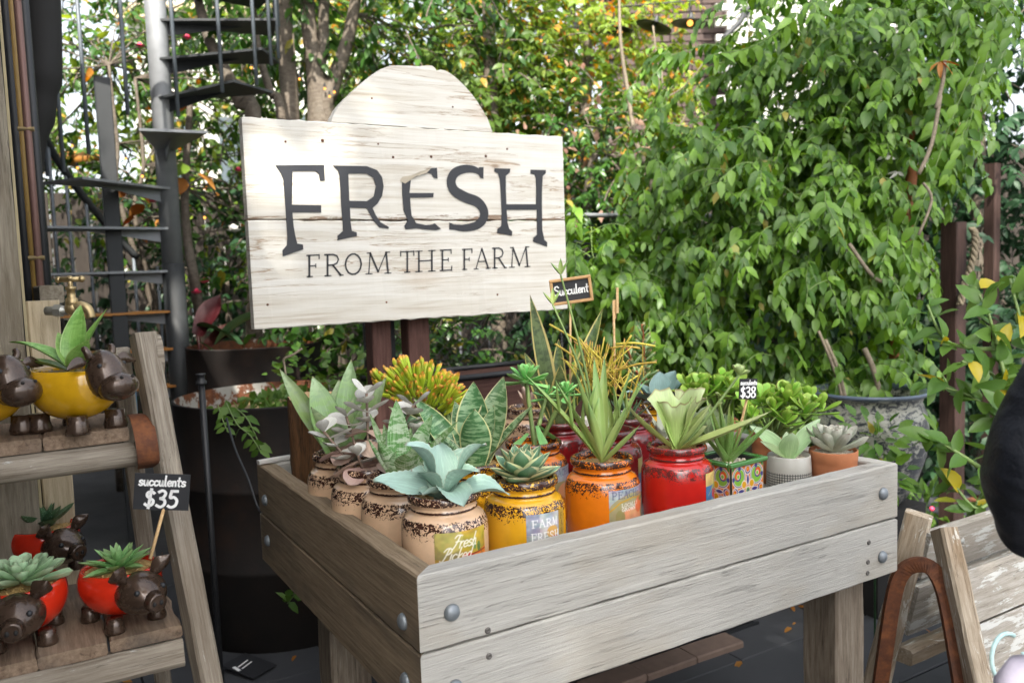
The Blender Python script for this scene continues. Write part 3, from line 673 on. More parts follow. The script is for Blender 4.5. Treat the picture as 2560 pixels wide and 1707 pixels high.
# ------------------------------------------------------------------ table
TZ, TW, TD, FLR = .85, 1.399, 1.151, .745
def build_table():
    t = thing('planter_table', 'weathered grey timber display table with a deep bolted tray of potted succulents', 'table', (0,0,0))
    th, bw = .049, .15
    def bd(L, loc, rz, mat, seed, mit=(0,0), lab=None):
        return obj('board', rough_board(L, bw-.0035, th, 30, .0011, .004, seed, mit), M[mat], t, loc, (0,0,rz), True if False else False, label=lab)
    for k in range(2):
        z = TZ-bw/2-k*bw
        bd(TW, (TW/2, th/2, z), 0, 'tray_wood', 3+k, (th,th))
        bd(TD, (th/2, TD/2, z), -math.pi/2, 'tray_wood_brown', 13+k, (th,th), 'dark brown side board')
        bd(TD, (TW-th/2, TD/2, z), math.pi/2, 'tray_wood', 23+k, (th,th))
        bd(TW, (TW/2, TD-th/2, z), math.pi, 'tray_wood', 33+k, (th,th))
    n = 12; wsl = (TD-2*th)/n
    for k in range(n):
        obj('slat', rough_board(TW-2*th-.004, wsl-.012, .022, 6, .001, .003, 50+k), M['slat_wood'], t, (TW/2, th+wsl*(k+.5), FLR-.011), (math.pi/2,0,0))
    for x, y in ((.13,.19),(TW-.115,.115),(.14,TD-.3),(TW-.2,TD-.16)):
        obj('leg', rough_board(FLR-.03, .115, .115, 10, .002, .006, int(x*90+y*7)), M['leg_wood'], t, (x, y, (FLR-.03)/2), (0,math.pi/2,0))
    for y in (.30, TD-.17):
        obj('rail', rough_board(TW-.40-.104, .08, .045, 8, .001, .004, 71), M['leg_wood'], t, (TW/2-.02, y, .62))
    dome = mk('bolt', *lathe([(.0,.0),(.0162,.0),(.0165,.002),(.0145,.0065),(.0105,.0098),(.005,.0116),(.0008,.012)], 20), M['bolt_metal'], True)
    k2 = K
    for u, v in ((1037,1405),(2027,1133),(2025,1278)):
        p = ony(u, v, 0.0); put('bolt', dome, t, (p.x, -.0005, p.z), (math.pi/2,0,0))
    put('bolt', dome, t, (ony(1037,1405,0).x, -.0005, .62), (math.pi/2,0,0))
    def onx(u, v, X):
        q = _fw + _ri*((u*K-1280)/FPX) - _up*((v*K-853.5)/FPX); return CAM + q*((X-CAM.x)/q.x)
    for u, v in ((611,1148),(617,1241),(928,1426),(934,1562)):
        p = onx(u, v, 0.); put('bolt', dome, t, (-.0005, p.y, p.z), (math.pi/2,0,-math.pi/2))
    scw = mk('screw', *lathe([(.0,.0012),(.002,.0012),(.0026,.0022),(.0058,.0022),(.0066,.0)], 12, 0), M['screw_metal'], True)
    for u, v in ((1120,1447),(1123,1506),(1995,1245),(1993,1290),(1992,1315)):
        p = ony(u, v, 0.); put('screw', scw, t, (p.x, -.0006, p.z), (math.pi/2,0,0))
    # a whitened strip of timber lying on the far corner of the rim
    s = obj('wood_strip', rough_board(.21,.022,.012,5,.001,.002,9), M['pale_wood'], None, (.10,TD-.02,TZ+.0075), (math.pi/2,0,.12)); s.data.materials[0] = M['white_brick']
    tag(s, 'short whitened timber strip lying on the far rim corner of the table beside the log', 'wood strip')
build_table()
# ------------------------------------------------------------------ the big sign
SY = 1.25
def build_sign():
    t = thing('farm_sign', 'large white-washed timber sign lettered FRESH FROM THE FARM on red-brown posts', 'sign', (.62,SY+.05,0))
    ox, oy = .62, SY+.05
    def rel(x, y, z): return (x-ox, y-oy, z)
    seamL, seamR = ony(576,510,SY).z, ony(1297,503,SY).z; zs = (seamL+seamR)/2
    z0, z1, x0, x1 = 1.243, 1.886, .041, 1.211
    T = .042
    for (a, b, seed, bot) in ((z0, zs-.002, 5, False), (zs+.002, z1, 8, True)):
        v, f = rough_board(x1-x0, b-a, T, 40, .0018, .003, seed)
        o = obj('board', (v, f), M['sign_paint'], t, rel((x0+x1)/2, SY+T/2, (a+b)/2), (0,0,0))
        h = (b-a)/2; attr(o.data, 'wear', [max(0, (-p[2]/h if bot else 0)) if p[2] < 0 or not bot else 0. for p in v])
    arc = [(762,276),(764,270),(775,250),(786,236),(800,222),(815,207),(830,194),(845,181),(860,169),(875,159),(890,153),(900,151),(915,150),(940,151),(965,152),(985,150),(994,151),(1000,156),(1004,162),(1012,160),(1020,161),(1030,165),(1042,173),(1055,184),(1070,199),(1085,216),(1099,235),(1110,253),(1121,272),(1132,293)]
    poly = [(ony(u,v,SY).x, ony(u,v,SY).z) for u, v in arc][::-1]; cx = (poly[0][0]+poly[-1][0])/2
    poly = [(x-cx, z-1.9) for x, z in poly]; poly[0] = (poly[0][0], z1+.002-1.9); poly[-1] = (poly[-1][0], z1+.002-1.9)
    o = obj('board', prism(poly, T), M['sign_paint'], t, rel(cx, SY+T/2+.004, 1.9), label='rounded top board'); attr(o.data, 'wear', [0.]*len(o.data.vertices))
    def zp(p): q = ony((560+p[0]*940/1939)/K, (100+p[1]*760/1568)/K, SY); return (q.x-ox, q.z)
    L = {
     'F': ([(263,647),(515,645),(519,726),(493,726),(488,692),(470,676),(352,678),(349,850),(500,853),(500,890),(352,890),(358,960),(367,1010),(377,1050),(406,1055),(408,1080),(302,1117),(300,1085),(322,1060),(326,1020),(318,900),(304,720),(292,690),(278,668)], []),
     'R': ([(560,648),(735,652),(788,672),(814,708),(822,755),(814,805),(790,845),(765,868),(782,905),(805,940),(850,966),(846,974),(800,968),(765,925),(735,868),(648,866),(652,940),(658,985),(683,992),(684,1012),(584,1034),(584,1010),(612,986),(610,940),(603,860),(598,760),(593,700),(585,672)], [[(640,690),(735,690),(768,712),(782,755),(770,808),(735,832),(645,830)]]),
     'E': ([(916,726),(960,706),(1010,684),(1055,663),(1097,660),(1100,716),(1080,712),(1068,692),(1050,688),(1005,700),(962,722),(955,790),(1080,790),(1078,812),(958,815),(962,870),(966,905),(990,945),(1040,955),(1072,952),(1085,946),(1118,975),(1090,982),(1040,978),(990,972),(935,978),(928,960),(946,930),(924,880),(918,800)], []),
     'H': ([(1393,662),(1475,665),(1472,685),(1452,702),(1452,780),(1455,848),(1607,848),(1608,760),(1606,712),(1600,695),(1578,690),(1580,670),(1658,672),(1658,688),(1642,703),(1638,780),(1638,880),(1640,980),(1650,1030),(1666,1045),(1664,1067),(1592,1040),(1594,1020),(1612,1005),(1612,940),(1610,876),(1456,876),(1460,940),(1468,972),(1485,988),(1483,1010),(1407,996),(1408,976),(1428,960),(1430,900),(1426,800),(1420,720),(1412,690),(1393,680)], []),
    }
    for ch, (p, hl) in L.items():
        obj('letter', prism([zp(q) for q in p][::-1], .0012, [[zp(q) for q in h] for h in hl]), M['vinyl'], t, (0,SY-oy-.0022,0), label='vinyl letter '+ch)
    Sc = smoothpts([Vector((*zp(q),0)) for q in [(1326,706),(1316,684),(1288,669),(1240,666),(1190,686),(1170,730),(1188,778),(1248,814),(1305,836),(1338,880),(1334,925),(1300,957),(1240,970),(1190,966),(1166,958)]], 5)
    wdt = [.006+.0125*math.sin(math.pi*min(1,max(0,(i/len(Sc)-.02)/.96)))**.8 for i in range(len(Sc))]
    V, F = [], []
    for i, p in enumerate(Sc):
        a, b = Sc[max(i-1,0)], Sc[min(i+1,len(Sc)-1)]; d = (b-a).normalized(); e = wdt[i]*1.0
        V += [(p.x-d.y*e, 0, p.y+d.x*e), (p.x+d.y*e, 0, p.y-d.x*e)]
    for i in range(len(Sc)-1): F.append((2*i,2*i+1,2*i+3,2*i+2))
    s1 = prism([zp(q) for q in [(1312,658),(1337,656),(1336,716),(1318,712)]][::-1], .001); s2 = prism([zp(q) for q in [(1160,942),(1176,948),(1200,962),(1185,980),(1160,978)]][::-1], .001)
    obj('letter', merge((V,F), s1, s2), M['vinyl'], t, (0,SY-oy-.0024,0), label='vinyl letter S')
    nl = mk('nail', *lathe([(.0,.0012),(.0026,.0012),(.0034,.0)], 10, 0), M['rust_dark'], True)
    for q in ((317,525),(508,520),(795,537),(1460,563),(872,605),(1068,603),(765,300),(1182,345),(838,1352),(1410,1313),(225,1365),(1350,600)):
        x_, z_ = zp(q); put('nail', nl, t, (x_, SY-oy-.0004+(.004 if q[1] < 420 else 0), z_), (math.pi/2,0,0), U(.8,1.6))
    # curled-back vinyl corner of the E
    cur = [zp(q) for q in [(905,728),(916,708),(960,700),(1010,680),(1062,664),(1040,688),(985,706),(932,742)]]
    v = [(p[0], -.0035-.006*math.sin(math.pi*i/7), p[1]) for i, p in enumerate(cur)]
    obj('vinyl_peel', (v, [tuple(range(8))]), M['label_edge'], t, (0,SY-oy,0))
    ext = [('F',425,497),('R',517,612),('O',620,712),('M',730,858),('T',908,980),('H',985,1090),('E',1112,1178),('F',1227,1283),('A',1288,1372),('R',1382,1455),('M',1470,1575)]
    for ch, xa, xb in ext:
        yb = 1221-(xa-430)*.0463; yt = 1112-(xa-425)*.0388; rb = []
        for st, k in CAP[ch]:
            pts = [zp((xa+p[0]*(xb-xa), yb+(yt-yb)*p[1]-p[0]*(xb-xa)*.045)) for p in st]; rb.append(ribbon(pts, .0068*k))
        obj('letter', merge(*rb), M['vinyl'], t, (0,SY-oy-.0018,0), label='small vinyl letter '+ch)
    for xa, xb, dy in ((.455,.525,.03),(.585,.665,.02)):
        obj('post', rough_board(1.75, xb-xa, .07, 10, .001, .003, int(xa*100)), M['red_wood'], t, rel((xa+xb)/2, SY+T+.045+dy, .875), (0,math.pi/2,0))
    obj('bracket', box(.5,.012,.05), M['black_iron'], t, rel(.56, SY+T+.009, 1.45))
    obj('post', box(.035,.03,1.6), M['black_iron'], t, rel(.551, SY+.17, .8), label='thin black metal post')
build_sign()
# ------------------------------------------------------------------ pots
JAR = [(.0,.0),(.076,.0),(.085,.005),(.0895,.02),(.0905,.05),(.0908,.09),(.0908,.124),(.0898,.136),(.0866,.1465),(.081,.154),(.0735,.159),(.0688,.1618),(.0674,.1645),(.0698,.1664),(.0700,.1706),(.0674,.1732),(.0676,.1785),(.0706,.1808),(.0748,.1842),(.0760,.1900),(.0752,.1955),(.0725,.1990),(.0690,.2000),(.0660,.1985),(.0638,.1930),(.0630,.1750)]
JARM = {}
def jar_mesh(g):
    if g not in JARM: JARM[g] = mk('jar', *lathe(JAR, 44), M[g], True)
    return JARM[g]
PEB = None
def gravel(parent, r, z, mat='gravel', n=150, s=.0034):
    V, F = [], []; N = 18
    V.append((0,0,z+.002)); V += [(r*math.cos(2*math.pi*i/N), r*math.sin(2*math.pi*i/N), z) for i in range(N)]
    F += [(0,1+i,1+(i+1)%N) for i in range(N)]
    for _ in range(n):
        a, q = U(0,6.283), r*math.sqrt(random.random())*.97; e = s*U(.6,1.3); c = (q*math.cos(a), q*math.sin(a), z+e*.45)
        b = len(V); h = U(0,3)
        V += [(c[0]+e*math.cos(h+k*2.094), c[1]+e*math.sin(h+k*2.094), c[2]-e*.3) for k in range(3)] + [(c[0]+e*.75*math.cos(h+1+k*2.094), c[1]+e*.75*math.sin(h+1+k*2.094), c[2]+e*.5) for k in range(3)]
        F += [(b+3,b+4,b+5)] + [(b+k,b+(k+1)%3,b+3+k) for k in range(3)] + [(b+(k+1)%3,b+3+(k+1)%3,b+3+k) for k in range(3)]
    return obj('gravel', (V,F), M[mat], parent, kind='stuff')
def jarpot(name, label, glz, x, y, z=FLR, group=None, cat='potted plant', fill=.184, rz=None):
    t = thing(name, label, cat, (x,y,z), 0, group)
    j = put('jar', jar_mesh(glz), t, rot=(0,0,U(0,6.28) if rz is None else rz)); gravel(t, .0640, fill); return t
def label_on(t, ras, a0, a1, z0, z1, r=.0912):
    """printed label wrapped on the jar, angles measured from the direction that faces the camera (right positive)"""
    def fn(u, v):
        a = scr(270+a0+(a1-a0)*u); return (r*math.cos(a), r*math.sin(a), z0+(z1-z0)*v)
    return put('label', ras.mesh('label', fn, M['print']), t)
GA = 137.508
def rosette(t, mes, n, z, el0=80, el1=2, s0=.45, s1=1., r0=0., pw=1., base=(0,0), az0=0, lift=.0, jit=4):
    for i in range(n):
        f = i/(n-1)
        el = el0+(el1-el0)*f**pw
        leaf(t, mes[i % len(mes)], az0+i*GA+U(-jit,jit), el+U(-jit,jit), (base[0], base[1], z+lift*(1-f)), 0, (s0+(s1-s0)*f**.8)*U(.93,1.06))
TW_ = .9
def PZ(u, v, z):
    p = onz(u, v, z); return p.x, p.y
JT = FLR+.200                 # rim height of a jar on the tray
GZ = .182
# --- row of cream jars along the side board
def row_cream():
    # agave in the front cream jar
    t = jarpot('potted_agave', 'blue-grey toothed agave in a cream speckled jar with a Fresh Picked label', 'glaze_cream', .148, .183)
    spec = [(184,30,.155,.074,-.75,-.5),(150,74,.145,.085,-.75,.5),(100,76,.12,.08,-.5,0),(36,64,.150,.088,-.75,-.4),(354,24,.145,.062,-.95,.3),(296,36,.12,.074,-1.3,0),(238,40,.085,.06,-.9,.2),(332,58,.115,.075,-.8,.1),(205,62,.10,.064,-.6,0)]
    for i, (az, el, L, W, b, ro) in enumerate(spec):
        leaf(t, leaf_mesh('leaf', M['agave_blue'], L, W, 'agave', b, .42, .08, 42, 7, .10, 1.4, 0, .13, 14, 1.3, i), az, el, (0,0,GZ), ro)
    ra = Raster(.12,.085,84,62,(.42,.30,.04)); ra.noise(.5,5); ra.fill((ra.X < .05)&(ra.Y > .03), (.20,.22,.12), .55); ra.oval(.03,.07,.03,.03,(.5,.45,.12),.7); ra.noise(.25,14)
    ra.fill(ra.Y < .018+.0022*(ra.X*100-1)**.9*1.2, (.70,.20,.03)); ra.stroke([(.0,.012),(.03,.026),(.07,.033),(.12,.036)],.003,(.25,.03,.02)); ra.oval(.068,.022,.019,.017,(.55,.025,.015)); ra.oval(.062,.028,.006,.004,(.8,.3,.2),.6)
    ra.oval(.098,.046,.005,.011,(.12,.2,.06)); ra.oval(.087,.05,.004,.009,(.15,.25,.07)); ra.stroke([(.094,.05),(.105,.035),(.112,.02)],.0015,(.08,.12,.04))
    for s in hand('Fresh', .026, .034, .052, .35, -.02)[0]: ra.stroke(s, .0024, (.85,.82,.7))
    for s in hand('Picked', .026, .012, .027, .35, -.02)[0]: ra.stroke(s, .0024, (.85,.82,.7))
    label_on(t, ra, -9, 66, .054, .137)
    # zebra sansevieria
    t = jarpot('potted_snake_plant', 'pale zebra-banded small snake plant in a cream jar behind the agave', 'glaze_cream', .132, .373)
    for i, (az, el, L, W, b, c) in enumerate([(100,82,.165,.050,.1,.3),(160,66,.150,.020,.3,.9),(25,62,.145,.048,.15,.4),(2,46,.165,.022,.1,.9),(205,74,.095,.044,-.3,.4),(300,72,.075,.046,-.5,.3),(195,55,.105,.017,.4,.9),(265,80,.07,.042,-.2,.4),(60,70,.11,.04,.1,.4),(340,68,.09,.04,-.2,.4),(130,70,.12,.03,.1,.5)]):
        leaf(t, leaf_mesh('leaf', M['zebra_leaf'], L*1.12, W*1.05, 'sword', b, c, .12, 11, 5, .02, 1, 0, 0, 9, 1.3, 40+i), az, el, (.012*math.cos(scr(az)),.012*math.sin(scr(az)),GZ), face=.6)
    # silver kalanchoe
    t = jarpot('potted_kalanchoe', 'silver and pink scalloped kalanchoe branching from a cream speckled jar', 'glaze_cream', .111, .516)
    ms = [leaf_mesh('leaf', M['kalanchoe_silver'], .066, .050, 'round', .15, .18, .1, 9, 5, .03, 1, 0, .09, 8, 1.2, s) for s in (1,2,3)]; mp = [leaf_mesh('leaf', M['kalanchoe_pink'], .070, .058, 'round', -.4, .25, .1, 9, 5, .03, 1, 0, .09, 8, 1.2, s) for s in (4,5)]
    for az, el, L in ((176,50,.13),(95,78,.185),(12,58,.18),(255,58,.06),(345,40,.14),(135,64,.14)):
        a = scr(az); d = Vector((math.cos(a)*math.cos(R(el)), math.sin(a)*math.cos(R(el)), math.sin(R(el))))
        b0 = Vector((.02*math.cos(a), .02*math.sin(a), GZ)); pts = [b0, b0+d*L*.5+Vector((0,0,-.004)), b0+d*L]
        obj('stem', tube(smoothpts(pts,3), .0034, 6), M['stem_brown'], t, smooth=True)
        nn = int(L/.026)+1
        for k in range(nn):
            q = b0+d*L*(k+1)/nn
            for s in (0,180):
                pk = k < nn*.5 and random.random() < .7
                leaf(t, random.choice(mp if pk else ms), az+90*(k % 2)+s+U(-18,18), (38 if k == nn-1 else 18 if not pk else -12)+U(-10,10), tuple(q), U(-.4,.4), U(.75,1.1)*(.75 if k == nn-1 else 1))
    # moonshine sansevieria
    t = jarpot('potted_snake_plant', 'tall pale green snake plant in the cream jar beside the cut log', 'glaze_cream', .112, .703)
    for i, (az, el, L, W, b, c) in enumerate([(172,76,.205,.060,-.05,.35),(62,80,.235,.050,.05,.45),(166,56,.255,.036,.25,.6),(100,74,.19,.055,.0,.4),(30,72,.18,.055,-.1,.4),(12,60,.215,.042,.15,.5),(285,80,.10,.045,.0,.4),(85,65,.20,.05,-.1,.4),(200,66,.14,.045,.1,.4)]):
        leaf(t, leaf_mesh('leaf', M['moonshine'], L*1.08, W*1.35, 'sword', b, c, .1, 12, 5, .015, 1, 0, 0, 9, 1.3, 60+i), az, el, (.014*math.cos(scr(az)),.014*math.sin(scr(az)),GZ), face=.75)
    ra = Raster(.08,.085,20,20,(.25,.14,.03)); ra.noise(.6,6); label_on(t, ra, 25, 80, .054, .137)
row_cream()
# --- yellow jars
def row_yellow():
    t = jarpot('potted_echeveria', 'green rosette with cream leaf margins in a yellow jar with a Farm Fresh label', 'glaze_yellow', .345, .185)
    ms = [leaf_mesh('leaf', M['rosette_variegated'], .088, .056, 'agave', .35, .30, .14, 10, 7, 0, 1, 0, .05, 7, 1.3, s) for s in range(4)]
    rosette(t, ms, 30, GZ+.006, 82, 6, .55, 1.1, pw=1.25, lift=.02)
    ra = Raster(.105,.085,80,64,(.42,.42,.44)); ra.noise(.35,7); ra.fill((ra.X < .03)&(ra.Y > .04), (.12,.16,.34), .45); ra.fill(ra.Y < .02, (.36,.34,.22), .6); ra.noise(.25,16)
    ra.fill(ra.X > .082, (.42,.26,.04)); ra.fill((ra.X > .0815)&(ra.X < .0835), (.2,.12,.03))
    ra.oval(.062,.042,.016,.014,(.62,.36,.1)); ra.oval(.03,.014,.024,.014,(.42,.40,.06)); ra.oval(.067,.018,.018,.015,(.52,.03,.03)); ra.oval(.062,.023,.005,.004,(.8,.4,.35),.5)
    ra.caps('FARM', .012, .056, .0145, .016, .0022, (.86,.86,.86)); ra.caps('FRESH', .01, .026, .0125, .017, .0022, (.86,.86,.86))
    for i, ch in enumerate('FARM'): ra.caps(ch, .089, .064-.017*i, .010, .012, .0016, (.12,.07,.02))
    label_on(t, ra, 1, 66, .054, .137)
    t = jarpot('potted_snake_plant', 'broad dark-banded snake plant with yellow edges in a yellow jar', 'glaze_yellow', .333, .39)
    for i, (az, el, L, W, b, c, ro) in enumerate([(88,80,.205,.088,-.05,.25,0),(32,70,.225,.075,.0,.3,.3),(160,48,.215,.062,.15,.5,-.2),(170,36,.245,.046,.1,.6,0),(280,80,.150,.078,.0,.3,0),(8,44,.20,.03,.15,.8,0),(120,60,.17,.06,.1,.4,0),(186,62,.12,.02,-.9,.6,0),(330,72,.16,.05,.1,.4,0)]):
        leaf(t, leaf_mesh('leaf', M['snake_leaf'], L, W, 'sword', b, c, .06, 13, 7, .025, 1.2, 0, 0, 9, 1.3, 80+i), az, el, (.014*math.cos(scr(az)),.014*math.sin(scr(az)),GZ), ro, face=.4)
    x, y = PZ(1507,925,JT)
    t = jarpot('potted_agave', 'blue-grey agave in a yellow jar standing behind the wavy-leaved plant', 'glaze_yellow', x+.02, y)
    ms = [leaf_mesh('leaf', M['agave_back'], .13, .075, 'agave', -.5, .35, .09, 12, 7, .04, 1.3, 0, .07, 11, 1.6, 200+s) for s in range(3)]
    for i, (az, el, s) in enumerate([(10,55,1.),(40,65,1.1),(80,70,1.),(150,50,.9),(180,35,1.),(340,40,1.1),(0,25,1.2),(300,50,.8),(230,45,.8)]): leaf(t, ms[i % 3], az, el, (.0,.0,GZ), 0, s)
row_yellow()
# --- finger-leaved crassula
def gollum():
    x, y = .435, .70
    t = jarpot('potted_crassula', 'finger-leaved succulent with red-tipped green fingers in a dark brown jar', 'glaze_brown', x, y)
    c = at(965,900,2.36); c = Vector((c.x-x, c.y-y, c.z-FLR))
    ms = [leaf_mesh('leaf', M['finger'], .066, .0135, 'finger', .35, -.0, .95, 7, 5, 0, 1, 0, 0, 9, 1.2, 300+s) for s in range(3)]
    rt = Vector((math.cos(SCR), math.sin(SCR), 0)); bk = Vector((math.cos(scr(90)), math.sin(scr(90)), 0))
    for k in range(8):
        a = scr(k*45+20); e = c+Vector((math.cos(a)*.07, math.sin(a)*.05, -.03)); b = Vector((.012*math.cos(a), .012*math.sin(a), GZ))
        obj('stem', tube(smoothpts([b, (b+e)/2+Vector((0,0,.01)), e],4), [.0085]*4+[.007]*4+[.005], 7), M['stem_green'], t, smooth=True)
    n = 0
    while n < 240:
        px, py, pz = U(-1,1), U(-1,1), U(-.55,1)
        if px*px+py*py+pz*pz*.9 > 1 or px*px+py*py+pz*pz < .22: continue
        base = c + rt*(px*.112-.0) + bk*(py*.085) + Vector((0,0,pz*.055-px*.034-.008))
        az = math.degrees(math.atan2(py, px))+U(-25,25); el = 80-48*math.hypot(px,py)+U(-12,12)+(-20 if pz < -.2 else 0)
        leaf(t, random.choice(ms), az, el, tuple(base), U(0,6.28), U(.6,1.0)); n += 1
    cd_ = at(1028,862,2.55)
    k = obj('price_card', box(.03,.002,.04), M['chalkboard'], None, tuple(cd_), (0,.2,SCR+.9)); tag(k, 'small dark price card tucked behind the finger-leaved succulent', 'price card')
gollum()
# --- orange jars
def row_orange():
    x, y = .594, .231
    t = jarpot('potted_senecio', 'branching narrow-leaved green succulent in an orange jar with a PEACHES label', 'glaze_orange', x, y, fill=.180)
    g = GZ-.004
    spec = [(176,52,.285,.024,-.05,.8),(168,60,.235,.022,.1,.8),(140,72,.22,.028,0,.6),(100,80,.255,.034,0,.5),(70,78,.26,.034,-.05,.5),(30,66,.235,.024,.0,.6),(15,58,.235,.024,.15,.7),(355,42,.13,.055,.1,.3),(330,64,.16,.03,0,.5),(205,74,.24,.034,0,.5),(235,70,.17,.03,.0,.5),(40,54,.25,.018,-.3,.8),(185,66,.16,.04,-.1,.4)]
    for i, (az, el, L, W, b, c) in enumerate(spec):
        l = leaf(t, leaf_mesh('leaf', M['spiky_green'], L, W*.85, 'lance', b, c, .16, 11, 5, 0, 1, 0, 0, 9, 1.4, 400+i), az, el, (0,0,g+.004), face=.12)
        if i in (0,1,5,6,9):       # side lobes
            a, e = scr(az), R(el); d = Vector((math.cos(a)*math.cos(e), math.sin(a)*math.cos(e), math.sin(e)))
            for f, s in ((.38,.34),(.55,.3)):
                leaf(t, leaf_mesh('leaf', M['spiky_green'], L*s, W*.62, 'lance', .3, .6, .16, 7, 5, 0, 1, 0, 0, 9, 1.4, 430+i), az+U(-30,30), el+28, tuple(Vector((0,0,g))+d*L*f))
    for (u, v), (mu, mv) in (((1288,632),(1345,850)),((1270,700),(1340,870))):
        e, m_ = at(u, v, 2.02), at(mu, mv, 2.03); o_ = Vector((x,y,FLR))
        p = smoothpts([Vector((0,0,g)), m_-o_, e-o_], 7)
        obj('flower_stalk', tube(p, [.0042-.0018*i/len(p) for i in range(len(p))], 6), M['stem_green'], t, smooth=True)
        lm = leaf_mesh('leaf', M['spiky_green'], .042, .012, 'lance', .3, .6, .2, 6, 5, seed=u)
        for az, el in ((150,45),(20,55),(80,75)): leaf(t, lm, az, el, tuple(e-o_))
    ra = Raster(.13,.09,90,64,(.34,.37,.42)); ra.noise(.4,7); ra.noise(.2,18)
    ra.fill(ra.Y < .028+.05*np.sqrt(np.clip(1-((ra.X-.075)/.08)**2,0,1)), (.34,.30,.16)); ra.stroke([(.0,.036),(.03,.058),(.07,.066),(.11,.06),(.13,.045)],.004,(.5,.28,.03))
    ra.oval(.07,.012,.042,.03,(.70,.32,.16)); ra.oval(.1,.042,.022,.02,(.62,.16,.06)); ra.oval(.115,.055,.014,.006,(.14,.2,.06)); ra.oval(.03,.02,.014,.02,(.3,.26,.1)); ra.noise(.2,10)
    ra.caps('PEACHES', .008, .068, .0150, .018, .0022, (.05,.06,.16), .08); ra.caps('LOCALLY', .034, .046, .0075, .008, .0013, (.85,.82,.78)); ra.caps('GROWN', .034, .035, .0085, .008, .0013, (.85,.82,.78))
    label_on(t, ra, 3, 78, .054, .137)
    # tree aeonium
    x, y = .57, .50
    t = jarpot('potted_aeonium', 'bright green rosettes on bare stalks in an orange jar behind the yellow one', 'glaze_orange', x, y, fill=.176)
    ms = [leaf_mesh('leaf', M['aeonium'], .066, .033, 'spoon', .2, .35, .22, 9, 5, 0, 1, 0, 0, 9, 1.3, 500+s) for s in range(3)]
    o_ = Vector((x,y,FLR))
    for (u, v, d), s, n in (((1208,868,2.24),1.15,20),((1300,898,2.2),.8,16),((1255,905,2.3),.75,14)):
        e = at(u, v, d)-o_; b = Vector((U(-.02,.02),U(-.02,.02),.17)); b.x += e.x*.25; b.y += e.y*.25
        obj('stem', tube(smoothpts([b, (b+e)/2, e],4), .0062, 7), M['stem_green'], t, smooth=True)
        for i in range(n):
            f = i/(n-1); leaf(t, ms[i % 3], i*GA, 78-95*f, tuple(e+Vector((0,0,-.012*f))), 0, s*(.5+.55*f))
    for az, el, z in ((230,-30,.22),(150,-50,.215),(300,-60,.24),(30,-45,.235)): leaf(t, ms[0], az, el, (.02*math.cos(scr(az)),.02*math.sin(scr(az)),z), 0, 1.)
    ra = Raster(.11,.09,70,60,(.36,.38,.42)); ra.noise(.4,7); ra.fill(ra.Y < .05, (.36,.30,.14)); ra.oval(.06,.02,.03,.025,(.68,.3,.14)); ra.caps('PEACHES', .006, .066, .0132, .018, .002, (.05,.06,.16), .08); ra.oval(.09,.04,.014,.012,(.5,.05,.04))
    label_on(t, ra, 20, 88, .054, .137)
    x, y = PZ(1236,938,JT); t = jarpot('potted_sedum', 'small cream speckled jar of pale pointed leaves behind the aeonium stalks', 'glaze_cream', x, y+.06)
    ms = [leaf_mesh('leaf', M['kalanchoe_pink'], .10, .03, 'lance', .1, .5, .12, 8, 5, seed=540+s) for s in range(2)]
    for i in range(9): leaf(t, ms[i % 2], 150+i*40, 62+U(-14,10), (0,0,GZ), 0, U(.6,.95))
row_orange()
